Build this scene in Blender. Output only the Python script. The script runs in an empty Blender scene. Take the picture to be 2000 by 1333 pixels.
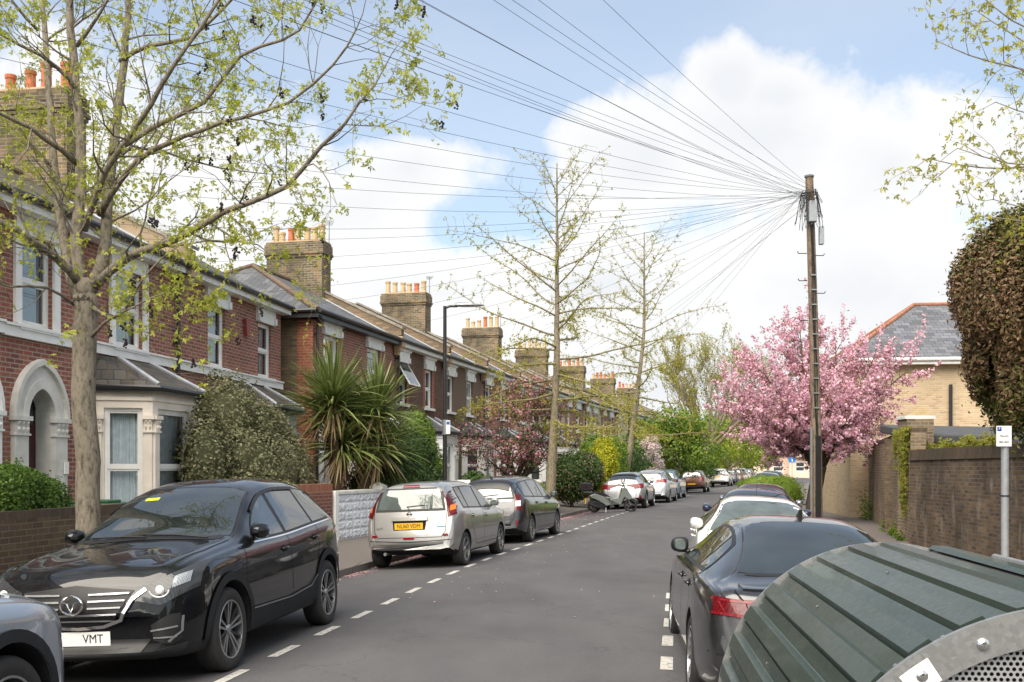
import bpy, bmesh, math, random
import numpy as np
from mathutils import Vector, Matrix, Euler
from mathutils.bvhtree import BVHTree
from mathutils import noise as mnoise

# ------------------------------------------------------------------ camera, world, sun, exposure
FOC = 2050.0; HOR = 912.0; CAMH = 1.72
cam_d = bpy.data.cameras.new("camera"); cam = bpy.data.objects.new("camera", cam_d)
bpy.context.scene.collection.objects.link(cam); bpy.context.scene.camera = cam
cam.location = (0, 0, CAMH); cam.rotation_euler = (math.pi/2, 0, 0)
cam_d.sensor_width = 36; cam_d.lens = FOC/2000*36; cam_d.shift_y = (HOR-666.5)/2000
cam_d.clip_start = 0.1; cam_d.clip_end = 3000

SUN_EL, SUN_AZ = math.radians(50), math.radians(-156)   # azimuth measured from +Y towards +X
scene = bpy.context.scene
world = bpy.data.worlds.new("World"); scene.world = world; world.use_nodes = True
scene.view_settings.view_transform = 'Standard'; scene.view_settings.look = 'None'
scene.view_settings.gamma = 1; scene.view_settings.exposure = 1.3
sun_d = bpy.data.lights.new("sun", 'SUN'); sun = bpy.data.objects.new("sun", sun_d)
scene.collection.objects.link(sun); sun_d.energy = 3.0; sun_d.angle = math.radians(62); sun_d.color = (1, .91, .78)
sdir = Vector((math.sin(SUN_AZ)*math.cos(SUN_EL), math.cos(SUN_AZ)*math.cos(SUN_EL), math.sin(SUN_EL)))
sun.rotation_euler = (-sdir).to_track_quat('-Z', 'Y').to_euler()

def build_world():
    nt = world.node_tree; N = nt.nodes; L = nt.links; N.clear()
    out = N.new('ShaderNodeOutputWorld'); bg = N.new('ShaderNodeBackground'); L.new(bg.outputs[0], out.inputs[0])
    bg.inputs['Strength'].default_value = 0.08
    sky = N.new('ShaderNodeTexSky'); sky.sky_type = 'NISHITA'; sky.sun_disc = False
    sky.sun_elevation = SUN_EL; sky.sun_rotation = SUN_AZ; sky.air_density = 1.0; sky.dust_density = 1.5; sky.ozone_density = 1.2
    def M(op, a, b=None, c=None, clamp=False):
        n = N.new('ShaderNodeMath'); n.operation = op; n.use_clamp = clamp
        for i, x in enumerate((a, b, c)):
            if x is None: continue
            if isinstance(x, (int, float)): n.inputs[i].default_value = x
            else: L.new(x, n.inputs[i])
        return n.outputs[0]
    tc = N.new('ShaderNodeTexCoord'); sp = N.new('ShaderNodeSeparateXYZ'); L.new(tc.outputs['Generated'], sp.inputs[0])
    yy = M('MAXIMUM', sp.outputs[1], 0.12)
    u = M('DIVIDE', sp.outputs[0], yy); v = M('DIVIDE', sp.outputs[2], yy)
    # wobble of the cloud outlines
    nz = N.new('ShaderNodeTexNoise'); nz.inputs['Scale'].default_value = 9; nz.inputs['Detail'].default_value = 10; nz.inputs['Roughness'].default_value = .6
    L.new(tc.outputs['Generated'], nz.inputs['Vector'])
    nb = N.new('ShaderNodeTexNoise'); nb.inputs['Scale'].default_value = 2.2; nb.inputs['Detail'].default_value = 5; nb.inputs['Roughness'].default_value = .55
    mp = N.new('ShaderNodeMapping'); mp.inputs['Location'].default_value = (3.1, 1.7, .4); mp.inputs['Scale'].default_value = (1, 1, 2.2)
    L.new(tc.outputs['Generated'], mp.inputs['Vector']); L.new(mp.outputs[0], nb.inputs['Vector'])
    blobs = [  # cumulus heaps as directions from the viewer: centre px, py, radii
        (1500, 270, 300, 190), (1430, 170, 120, 110), (1740, 330, 260, 190), (1250, 330, 190, 140), (1950, 330, 260, 150),
        (1650, 560, 640, 190), (800, 330, 170, 90), (620, 400, 260, 130), (330, 420, 420, 260), (850, 570, 380, 95),
        (1150, 560, 330, 110), (60, 300, 330, 260), (1300, 760, 900, 200), (1520, 190, 150, 90), (1880, 230, 160, 70)]
    acc = None
    for (px, py, rx, ry) in blobs:
        cu, cv = (px-1000)/FOC, (HOR-py)/FOC
        a = M('DIVIDE', M('SUBTRACT', u, cu), rx/FOC); b = M('DIVIDE', M('SUBTRACT', v, cv), ry/FOC)
        d = M('SQRT', M('ADD', M('MULTIPLY', a, a), M('MULTIPLY', b, b)))
        s = M('SUBTRACT', 1.0, d)
        acc = s if acc is None else M('SMOOTH_MAX', acc, s, .15)
    # away from the framed part of the sky broken cloud everywhere
    front = M('MULTIPLY', M('LESS_THAN', M('ABSOLUTE', u), 1.1), M('GREATER_THAN', sp.outputs[1], .15))
    gen = M('SUBTRACT', M('MULTIPLY', nb.outputs[0], 3.0), 1.35)
    base = M('ADD', M('MULTIPLY', front, M('SUBTRACT', acc, gen)), gen)
    dens = M('ADD', base, M('MULTIPLY', M('SUBTRACT', nz.outputs[0], .5), 2.3))
    mr = N.new('ShaderNodeMapRange'); mr.interpolation_type = 'SMOOTHSTEP'; mr.inputs['From Min'].default_value = -.34; mr.inputs['From Max'].default_value = .42
    L.new(dens, mr.inputs['Value'])
    veil = M('MULTIPLY_ADD', nb.outputs[0], .5, .03)
    cov = M('MAXIMUM', mr.outputs[0], veil)
    # cloud brightness: bright heads, faintly grey bellies
    sh = N.new('ShaderNodeMapRange'); L.new(M('ADD', dens, M('ADD', M('MULTIPLY', M('SUBTRACT', nb.outputs[0], .5), 2.2), M('MULTIPLY', M('SUBTRACT', nz.outputs[0], .5), -1.2))), sh.inputs['Value'])
    sh.inputs['From Min'].default_value = .25; sh.inputs['From Max'].default_value = 1.1
    cc = N.new('ShaderNodeMix'); cc.data_type = 'RGBA'; L.new(sh.outputs[0], cc.inputs['Factor'])
    cc.inputs['A'].default_value = (5.4, 5.38, 5.3, 1); cc.inputs['B'].default_value = (4.5, 4.62, 4.8, 1)
    mx = N.new('ShaderNodeMix'); mx.data_type = 'RGBA'; L.new(cov, mx.inputs['Factor'])
    tn = N.new('ShaderNodeMix'); tn.data_type = 'RGBA'; tn.blend_type = 'MULTIPLY'; tn.inputs['Factor'].default_value = 1; L.new(sky.outputs[0], tn.inputs['A']); tn.inputs['B'].default_value = (1.0, 1.08, 1.08, 1)
    L.new(tn.outputs['Result'], mx.inputs['A']); L.new(cc.outputs['Result'], mx.inputs['B'])
    L.new(mx.outputs['Result'], bg.inputs['Color'])
build_world()

# ------------------------------------------------------------------ helpers
COL = scene.collection
def U(px, py, Z):
    return Vector(((px-1000)/FOC*Z, Z, CAMH+(HOR-py)/FOC*Z))
def tag(o, label=None, cat=None, group=None, kind=None):
    if label: o['label'] = label
    if cat: o['category'] = cat
    if group: o['group'] = group
    if kind: o['kind'] = kind
    return o
def empty(name, loc=(0, 0, 0), rz=0, parent=None):
    o = bpy.data.objects.new(name, None); COL.objects.link(o); o.location = loc; o.rotation_euler = (0, 0, rz)
    o.empty_display_size = .2
    if parent: o.parent = parent
    return o
def children(o): return [c for c in COL.objects if c.parent == o]
def copy_tree(o, parent=None, kids=None):
    if kids is None:
        kids = {}
        for c in COL.objects:
            if c.parent: kids.setdefault(c.parent.name, []).append(c)
    c = o.copy(); COL.objects.link(c); c.parent = parent
    for ch in kids.get(o.name, []): copy_tree(ch, c, kids)
    return c

class MB:
    """collects shapes into one mesh"""
    def __init__(s): s.v = []; s.f = []; s.m = []
    def face(s, pts, mi=0):
        b = len(s.v); s.v += [tuple(p) for p in pts]; s.f.append(tuple(range(b, b+len(pts)))); s.m.append(mi)
    def faces(s, vs, fs, mi=0):
        b = len(s.v); s.v += [tuple(p) for p in vs]; s.f += [tuple(b+i for i in f) for f in fs]; s.m += [mi]*len(fs)
    def box(s, x0, x1, y0, y1, z0, z1, mi=0, M=None):
        vs = [Vector((x, y, z)) for z in (z0, z1) for x, y in ((x0, y0), (x1, y0), (x1, y1), (x0, y1))]
        if M is not None: vs = [M @ p for p in vs]
        s.faces(vs, [(0, 3, 2, 1), (4, 5, 6, 7), (0, 1, 5, 4), (1, 2, 6, 5), (2, 3, 7, 6), (3, 0, 4, 7)], mi)
    def prism(s, poly, d0, d1, fn, mi=0):
        """poly (a,b) extruded from d0 to d1; fn(a,b,d) -> xyz"""
        n = len(poly); vs = [fn(a, b, d0) for a, b in poly]+[fn(a, b, d1) for a, b in poly]
        s.faces(vs, [tuple(range(n))[::-1], tuple(range(n, 2*n))]+[(i, (i+1) % n, n+(i+1) % n, n+i) for i in range(n)], mi)
    def tube(s, pts, rad, n=8, mi=0, cap=True):
        pts = [Vector(p) for p in pts]
        if isinstance(rad, (int, float)): rad = [rad]*len(pts)
        b = len(s.v); prev = None
        for i, p in enumerate(pts):
            d = (pts[min(i+1, len(pts)-1)]-pts[max(i-1, 0)])
            if d.length < 1e-9: d = Vector((0, 0, 1))
            d.normalize()
            if prev is None:
                a = d.orthogonal().normalized()
            else:
                a = (prev - d*prev.dot(d))
                a = a.normalized() if a.length > 1e-6 else d.orthogonal().normalized()
            prev = a; c = d.cross(a)
            for k in range(n):
                t = 2*math.pi*k/n
                s.v.append(tuple(p+(a*math.cos(t)+c*math.sin(t))*rad[i]))
        for i in range(len(pts)-1):
            for k in range(n):
                s.f.append((b+i*n+k, b+i*n+(k+1) % n, b+(i+1)*n+(k+1) % n, b+(i+1)*n+k)); s.m.append(mi)
        if cap:
            s.f.append(tuple(b+k for k in range(n))[::-1]); s.m.append(mi)
            e = b+(len(pts)-1)*n; s.f.append(tuple(e+k for k in range(n))); s.m.append(mi)
    def lathe(s, prof, o=(0, 0, 0), n=16, axis='z', mi=0):
        """profile (r,h) revolved"""
        b = len(s.v)
        for (r, h) in prof:
            for k in range(n):
                t = 2*math.pi*k/n; c, q = r*math.cos(t), r*math.sin(t)
                if axis == 'z': p = (o[0]+c, o[1]+q, o[2]+h)
                elif axis == 'y': p = (o[0]+c, o[1]+h, o[2]+q)
                else: p = (o[0]+h, o[1]+c, o[2]+q)
                s.v.append(p)
        for i in range(len(prof)-1):
            for k in range(n):
                s.f.append((b+i*n+k, b+i*n+(k+1) % n, b+(i+1)*n+(k+1) % n, b+(i+1)*n+k)); s.m.append(mi)
    def grid(s, rows, mi=0, flip=False):
        b = len(s.v); nr = len(rows); nc = len(rows[0])
        for r in rows: s.v += [tuple(p) for p in r]
        for i in range(nr-1):
            for j in range(nc-1):
                q = (b+i*nc+j, b+i*nc+j+1, b+(i+1)*nc+j+1, b+(i+1)*nc+j)
                s.f.append(q[::-1] if flip else q); s.m.append(mi)
    def build(s, name, mats, parent=None, smooth=False, bevel=0, seg=2, uv=True, merge=False):
        me = bpy.data.meshes.new(name); me.from_pydata(s.v, [], s.f)
        if not isinstance(mats, (list, tuple)): mats = [mats]
        for m in mats: me.materials.append(m)
        me.polygons.foreach_set('material_index', s.m)
        if merge or bevel or not smooth:
            bm = bmesh.new(); bm.from_mesh(me)
            if merge or bevel: bmesh.ops.remove_doubles(bm, verts=bm.verts, dist=1e-4)
            bmesh.ops.recalc_face_normals(bm, faces=bm.faces)
            bm.to_mesh(me); bm.free()
        if uv: box_uv(me)
        if smooth: me.polygons.foreach_set('use_smooth', [True]*len(me.polygons))
        o = bpy.data.objects.new(name, me); COL.objects.link(o)
        if parent: o.parent = parent
        if bevel:
            md = o.modifiers.new('bevel', 'BEVEL'); md.width = bevel; md.segments = seg; md.limit_method = 'ANGLE'; md.angle_limit = math.radians(40)
        return o
def box_uv(me):
    n = len(me.loops)
    if n == 0: return
    vi = np.empty(n, np.int32); me.loops.foreach_get('vertex_index', vi)
    co = np.empty(len(me.vertices)*3, np.float32); me.vertices.foreach_get('co', co); co = co.reshape(-1, 3)[vi]
    nf = len(me.polygons); nr = np.empty(nf*3, np.float32); me.polygons.foreach_get('normal', nr); nr = nr.reshape(-1, 3)
    tot = np.empty(nf, np.int32); me.polygons.foreach_get('loop_total', tot)
    nr = np.repeat(nr, tot, axis=0); a = np.abs(nr)
    hz = a[:, 2] > .72*np.sqrt((nr**2).sum(1)+1e-12)
    # walls: run along the horizontal direction of the face; floors and roofs: plan
    h = np.stack([-nr[:, 1], nr[:, 0]], 1); h /= np.maximum(np.linalg.norm(h, axis=1, keepdims=True), 1e-6)
    # snap to a stable sign
    sg = np.where((h[:, 0]+h[:, 1]*.37) < 0, -1., 1.)[:, None]; h = h*sg
    uu = np.where(hz, co[:, 0], co[:, 0]*h[:, 0]+co[:, 1]*h[:, 1]); vv = np.where(hz, co[:, 1]*1.12, co[:, 2])
    uv = np.stack([uu, vv], 1).astype(np.float32).ravel()
    l = me.uv_layers.new(name='UVMap'); l.data.foreach_set('uv', uv)
def mesh_np(name, verts, quads, mats, parent=None, smooth=False, matidx=None):
    me = bpy.data.meshes.new(name); nv = len(verts); nf = len(quads); k = quads.shape[1]
    me.vertices.add(nv); me.vertices.foreach_set('co', verts.astype(np.float32).ravel())
    me.loops.add(nf*k); me.loops.foreach_set('vertex_index', quads.astype(np.int32).ravel())
    me.polygons.add(nf); me.polygons.foreach_set('loop_start', np.arange(0, nf*k, k, dtype=np.int32))
    me.polygons.foreach_set('loop_total', np.full(nf, k, np.int32))
    if not isinstance(mats, (list, tuple)): mats = [mats]
    for m in mats: me.materials.append(m)
    if matidx is not None: me.polygons.foreach_set('material_index', matidx.astype(np.int32))
    if smooth: me.polygons.foreach_set('use_smooth', np.ones(nf, bool))
    me.update(calc_edges=True)
    o = bpy.data.objects.new(name, me); COL.objects.link(o)
    if parent: o.parent = parent
    return o

# ------------------------------------------------------------------ materials
MATS = {}
class NT:
    def __init__(s, name):
        s.m = bpy.data.materials.new(name); s.m.use_nodes = True; s.t = s.m.node_tree
        s.b = s.t.nodes['Principled BSDF']
    def n(s, typ, **k):
        x = s.t.nodes.new(typ)
        for a, b in k.items():
            if a.startswith('_'): setattr(x, a[1:], b)
            else: x.inputs[a.replace('__', ' ')].default_value = b
        return x
    def l(s, a, b): s.t.links.new(a, b)
    def coord(s, kind='Object'): return s.n('ShaderNodeTexCoord').outputs[kind]
    def noise(s, vec, scale, detail=4, rough=.55, stretch=None):
        if stretch:
            mp = s.n('ShaderNodeMapping'); mp.inputs['Scale'].default_value = stretch; s.l(vec, mp.inputs['Vector']); vec = mp.outputs[0]
        x = s.n('ShaderNodeTexNoise', Scale=scale, Detail=detail, Roughness=rough); s.l(vec, x.inputs['Vector']); return x.outputs['Fac']
    def ramp(s, fac, stops):
        r = s.n('ShaderNodeValToRGB'); e = r.color_ramp.elements
        while len(e) < len(stops): e.new(.5)
        for q, (p, c) in zip(e, stops): q.position = p; q.color = (*c, 1) if len(c) == 3 else c
        s.l(fac, r.inputs[0]); return r.outputs[0]
    def mix(s, f, a, b, mode='MIX'):
        x = s.n('ShaderNodeMix', _data_type='RGBA', _blend_type=mode)
        for sock, val in ((x.inputs['Factor'], f), (x.inputs['A'], a), (x.inputs['B'], b)):
            if isinstance(val, (int, float)): sock.default_value = val
            elif isinstance(val, tuple): sock.default_value = (*val[:3], 1)
            else: s.l(val, sock)
        return x.outputs['Result']
    def math(s, op, a, b=0.0, c=None):
        x = s.n('ShaderNodeMath', _operation=op)
        for i, val in enumerate((a, b, c)):
            if val is None: continue
            if isinstance(val, (int, float)): x.inputs[i].default_value = val
            else: s.l(val, x.inputs[i])
        return x.outputs[0]
    def bump(s, h, strength=.3, dist=.01, prev=None):
        x = s.n('ShaderNodeBump', Strength=strength, Distance=dist); s.l(h, x.inputs['Height'])
        if prev is not None: s.l(prev, x.inputs['Normal'])
        s.l(x.outputs[0], s.b.inputs['Normal']); return x.outputs[0]
    def set(s, col=None, rough=None, metal=None, spec=None, coat=None, ior=None):
        if col is not None:
            if isinstance(col, tuple): s.b.inputs['Base Color'].default_value = (*col[:3], 1)
            else: s.l(col, s.b.inputs['Base Color'])
        for k, v in (('Roughness', rough), ('Metallic', metal), ('Specular IOR Level', spec), ('Coat Weight', coat), ('IOR', ior)):
            if v is None: continue
            if isinstance(v, (int, float)): s.b.inputs[k].default_value = v
            else: s.l(v, s.b.inputs[k])
        return s.m

def flat(name, col, rough=.6, var=.15, scale=6, metal=0, spec=.5, coat=0, bump=0):
    if name in MATS: return MATS[name]
    t = NT(name); c = t.coord(); nz = t.noise(c, scale, 5)
    a = tuple(x*(1-var) for x in col); b = tuple(min(1, x*(1+var)) for x in col)
    t.set(t.ramp(nz, [(.3, a), (.7, b)]), rough, metal, spec, coat)
    if bump: t.bump(t.noise(c, scale*8, 5), bump, .01)
    MATS[name] = t.m; return t.m
def brick(name, cols, mortar=(.3, .27, .22), bw=.225, rh=.075, ms=.009, grime=.5, gcol=(.05, .045, .04), gscale=.7, flem=False, bump=.6, wear=None):
    if name in MATS: return MATS[name]
    t = NT(name); uv = t.coord('UV')
    warp = t.noise(uv, 1.7, 2)
    br = t.n('ShaderNodeTexBrick', _offset=.5, _squash=.5 if flem else 1, _squash_frequency=2)
    br.inputs['Color1'].default_value = (0, 0, 0, 1); br.inputs['Color2'].default_value = (1, 1, 1, 1); br.inputs['Mortar'].default_value = (.5, .5, .5, 1)
    br.inputs['Scale'].default_value = 1; br.inputs['Mortar Size'].default_value = ms; br.inputs['Mortar Smooth'].default_value = .25; br.inputs['Bias'].default_value = 0
    br.inputs['Brick Width'].default_value = bw; br.inputs['Row Height'].default_value = rh
    t.l(uv, br.inputs['Vector'])
    n = len(cols); stops = [((i+.5)/n, c) for i, c in enumerate(cols)]
    tone = t.ramp(br.outputs['Color'], stops)
    nz = t.noise(uv, 9, 5, .65); tone = t.mix(t.math('MULTIPLY', nz, .55), tone, tuple(x*.55 for x in cols[0]), 'MIX')
    col = t.mix(br.outputs['Fac'], tone, mortar)
    g = t.noise(uv, gscale, 6, .62, (1, .55, 1)); gm = t.ramp(g, [(.42, (0, 0, 0)), (.7, (1, 1, 1))])
    col = t.mix(t.math('MULTIPLY', gm, grime), col, gcol)
    if wear:
        w = t.ramp(t.noise(uv, 2.3, 8, .7, (1, .25, 1)), [(.55, (0, 0, 0)), (.68, (1, 1, 1))]); col = t.mix(t.math('MULTIPLY', w, .45), col, wear)
    t.set(col, .88, 0, .25)
    h = t.math('SUBTRACT', t.math('MULTIPLY', nz, .5), br.outputs['Fac'])
    t.bump(h, bump, .012)
    MATS[name] = t.m; return t.m
def slate(name, col=(.085, .09, .1), moss=0.0, rw=.3, rh=.22):
    if name in MATS: return MATS[name]
    t = NT(name); uv = t.coord('UV')
    br = t.n('ShaderNodeTexBrick', _offset=.5)
    br.inputs['Color1'].default_value = (0, 0, 0, 1); br.inputs['Color2'].default_value = (1, 1, 1, 1); br.inputs['Mortar'].default_value = (.5, .5, .5, 1)
    br.inputs['Scale'].default_value = 1; br.inputs['Mortar Size'].default_value = .008; br.inputs['Mortar Smooth'].default_value = .4
    br.inputs['Brick Width'].default_value = rw; br.inputs['Row Height'].default_value = rh; t.l(uv, br.inputs['Vector'])
    a = tuple(x*.7 for x in col); b = tuple(x*1.5 for x in col)
    tone = t.ramp(br.outputs['Color'], [(0, a), (1, b)])
    c = t.mix(br.outputs['Fac'], tone, tuple(x*.35 for x in col))
    st = t.ramp(t.noise(uv, 1.3, 7, .65), [(.45, (0, 0, 0)), (.75, (1, 1, 1))]); c = t.mix(t.math('MULTIPLY', st, .4), c, (.16, .155, .14))
    if moss:
        ms_ = t.ramp(t.noise(uv, 4.5, 8, .7), [(.5, (0, 0, 0)), (.62, (1, 1, 1))]); c = t.mix(t.math('MULTIPLY', ms_, moss), c, (.11, .085, .05))
    t.set(c, .6, 0, .4)
    t.bump(t.math('SUBTRACT', t.math('MULTIPLY', br.outputs['Color'], .5), br.outputs['Fac']), .7, .02)
    MATS[name] = t.m; return t.m
def leafmat(name, c1, c2, trans=.35, scale=3.0, c3=None, rough=.55):
    if name in MATS: return MATS[name]
    t = NT(name); c = t.coord(); g = t.n('ShaderNodeNewGeometry')
    w = t.n('ShaderNodeTexWhiteNoise', _noise_dimensions='1D'); t.l(g.outputs['Random Per Island'], w.inputs['W'])
    f = t.math('ADD', t.math('MULTIPLY', w.outputs['Value'], .6), t.math('MULTIPLY', t.noise(c, scale, 3), .4))
    st = [(.15, c1), (.7, c2)]
    if c3: st = [(.1, c1), (.5, c2), (.85, c3)]
    col = t.ramp(f, st); t.set(col, rough, 0, .3)
    tr = t.n('ShaderNodeBsdfTranslucent'); t.l(col, tr.inputs['Color'])
    mx = t.n('ShaderNodeMixShader', Fac=trans); t.l(t.b.outputs[0], mx.inputs[1]); t.l(tr.outputs[0], mx.inputs[2])
    t.l(mx.outputs[0], t.t.nodes['Material Output'].inputs['Surface'])
    MATS[name] = t.m; return t.m
def barkmat(name, a, b, scale=14):
    if name in MATS: return MATS[name]
    t = NT(name); c = t.coord(); n1 = t.noise(c, scale*1.6, 9, .78, (1, 1, .34)); n2 = t.noise(c, 2.5, 4)
    col = t.mix(t.math('MULTIPLY', n2, .5), t.ramp(n1, [(.38, tuple(x*.7 for x in a)), (.5, b), (.66, tuple(x*1.25 for x in b))]), tuple((x+y)*.5 for x, y in zip(a, (.12, .13, .06))))
    t.set(col, .9, 0, .2); t.bump(n1, 1.0, .05); MATS[name] = t.m; return t.m
def paint(name, col, metal=.0, rough=.28, flake=True):
    if name in MATS: return MATS[name]
    t = NT(name); c = t.coord(); n = t.noise(c, 2.2, 4, .6); d = t.noise(c, 60, 3, .6)
    dust = t.ramp(t.noise(c, 5, 6, .7), [(.45, (0, 0, 0)), (.8, (1, 1, 1))])
    cc = t.mix(t.math('MULTIPLY', dust, .02 if max(col) < .03 else .08), col, (.3, .28, .25))
    t.set(cc, t.math('MULTIPLY_ADD', n, .08, rough-.04), metal, .1 if max(col) < .03 else .5, 1.0)
    t.b.inputs['Coat Roughness'].default_value = .025
    MATS[name] = t.m; return t.m
def glassm(name, col=(.012, .016, .016), ior=1.65, rough=.012):
    if name in MATS: return MATS[name]
    t = NT(name); c = t.coord(); t.set(t.ramp(t.noise(c, 3, 2), [(.3, col), (.7, tuple(x*1.8 for x in col))]), rough, 0, .5, 0, ior)
    MATS[name] = t.m; return t.m
def clearglass(name):
    if name in MATS: return MATS[name]
    t = NT(name); g = t.n('ShaderNodeBsdfGlossy', Roughness=.02); tr = t.n('ShaderNodeBsdfTransparent'); tr.inputs[0].default_value = (.8, .85, .86, 1)
    fr = t.n('ShaderNodeFresnel', IOR=1.7); mx = t.n('ShaderNodeMixShader'); t.l(t.math('MULTIPLY_ADD', fr.outputs[0], 1.0, .06), mx.inputs[0]); t.l(tr.outputs[0], mx.inputs[1]); t.l(g.outputs[0], mx.inputs[2])
    t.l(mx.outputs[0], t.t.nodes['Material Output'].inputs['Surface']); MATS[name] = t.m; return t.m

M_white = flat('white_paint', (.80, .80, .78), .5, .08, 3)
M_cream = flat('cream_paint', (.76, .69, .60), .6, .08, 3)
M_stone = flat('white_stone', (.62, .61, .57), .75, .14, 4, bump=.2)
M_dglass = glassm('window_glass', (.03, .04, .046), 2.3)
M_clear = clearglass('clear_window_glass')
M_curtain = flat('net_curtain', (.74, .78, .82), .9, .12, 9)
M_black = flat('black_paint', (.015, .015, .017), .35, .2)
M_gutter = flat('gutter_black', (.02, .02, .022), .4, .2)
M_lead = flat('lead_flashing', (.38, .40, .44), .5, .15)
M_redbrick = brick('red_brick', [(.28, .10, .07), (.40, .145, .10), (.33, .115, .08), (.44, .18, .12), (.22, .09, .075)], (.38, .29, .24), ms=.012, grime=.3, gcol=(.08, .04, .035))
M_orange = brick('orange_brick', [(.40, .10, .05), (.45, .14, .07), (.35, .09, .05)], (.36, .28, .22), grime=.2)
M_stock = brick('yellow_stock_brick', [(.22, .15, .085), (.34, .24, .13), (.12, .09, .06), (.28, .19, .10), (.18, .12, .08)], (.17, .15, .12), grime=.5)
M_chimbrick = brick('sooty_stock_brick', [(.15, .12, .07), (.26, .19, .10), (.08, .065, .045), (.3, .19, .1)], (.30, .27, .22), grime=.8, gcol=(.035, .032, .025), gscale=1.2)
M_oldwall = brick('weathered_brick', [(.13, .088, .055), (.22, .15, .088), (.085, .06, .045), (.28, .19, .11), (.17, .11, .07)], (.19, .165, .14), bw=.2, ms=.010, flem=False, grime=.8, gcol=(.03, .025, .02), gscale=.8, bump=1.4, wear=(.40, .37, .32))
M_lightwall = brick('pale_wall_brick', [(.25, .17, .10), (.36, .26, .15), (.15, .10, .065), (.31, .21, .12), (.21, .13, .08)], (.30, .27, .22), bw=.2, ms=.011, grime=.6, gscale=.8, bump=1.0)
M_gaultwall = brick('buff_brick', [(.58, .43, .25), (.68, .52, .32), (.46, .32, .18), (.62, .47, .29)], (.50, .43, .34), ms=.012, grime=.3, gcol=(.3, .22, .14))
M_garden = brick('brown_garden_brick', [(.12, .08, .05), (.17, .12, .07), (.09, .06, .05), (.15, .09, .07)], (.17, .14, .10), grime=.6, gcol=(.07, .065, .035), gscale=1.5)
M_soldier = brick('soldier_brick', [(.33, .11, .06), (.42, .15, .08)], (.3, .22, .17), bw=.07, rh=.3, grime=.2)
M_soldierdark = brick('dark_soldier_brick', [(.10, .075, .05), (.15, .105, .07)], (.1, .085, .06), bw=.075, rh=.3, grime=.6)
M_render = flat('pebbledash', (.17, .12, .085), .95, .12, 30, bump=.8)
M_render2 = flat('cream_render', (.5, .42, .33), .9, .1, 8, bump=.3)
M_sand = flat('sandstone_render', (.46, .33, .2), .85, .14, 3, bump=.3)
M_slate = slate('grey_slate', (.085, .088, .095)); M_slate2 = slate('mossy_tile', (.075, .068, .06), .8, .2, .18); M_slateblue = slate('blue_slate', (.105, .11, .125), 0, .3, .25)
M_pot = flat('terracotta_pot', (.42, .13, .06), .8, .2); M_potbuff = flat('buff_pot', (.45, .34, .2), .8, .2)
M_metal = flat('grey_metal', (.35, .36, .37), .4, .15, 5, .8)
# ------------------------------------------------------------------ the street's curve
_Z = np.array([-30, -12, 0, 8.9, 12.3, 17.2, 27.7, 39, 50, 72.6, 94, 125, 200, 320], float)
_X = np.array([-7.1, -4.95, -3.45, -2.30, -1.77, -.97, 1.42, 4.1, 6.95, 13.2, 19.7, 29.5, 53.5, 92], float)
def _pchip():
    h = np.diff(_Z); d = np.diff(_X)/h; m = np.zeros(len(_Z)); m[0] = d[0]; m[-1] = d[-1]
    for i in range(1, len(_Z)-1): m[i] = (h[i]*d[i-1]+h[i-1]*d[i])/(h[i-1]+h[i])
    return m
_Mm = _pchip()
def XL(z):
    i = int(np.clip(np.searchsorted(_Z, z)-1, 0, len(_Z)-2)); h = _Z[i+1]-_Z[i]; t = (z-_Z[i])/h
    return float((2*t**3-3*t**2+1)*_X[i]+(t**3-2*t**2+t)*h*_Mm[i]+(-2*t**3+3*t**2)*_X[i+1]+(t**3-t**2)*h*_Mm[i+1])
def slope(z): return (XL(z+.5)-XL(z-.5))
def P(z, d, h=0.0):
    s = slope(z); n = math.hypot(1, s); return Vector((XL(z)+1.8+d/n, z-d*s/n, h))
def roadz(d): return -.0095*min(abs(d), 4.2)**2
def lat(x, z):
    """lateral offset of a world point from the lane centre"""
    return (x-(XL(z)+1.8))/math.hypot(1, slope(z))
KL, KR = -3.7, 4.15

def strip(name, cols, z0, z1, dz, mat, smooth=True, uv=True):
    """cols: (d, h) list across the street"""
    zs = np.arange(z0, z1+.01, dz); rows = [[P(z, d, h) for d, h in cols] for z in zs]
    b = MB(); b.grid(rows, 0, False); o = b.build(name, mat, smooth=smooth, uv=uv); return tag(o, kind='structure')

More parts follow.
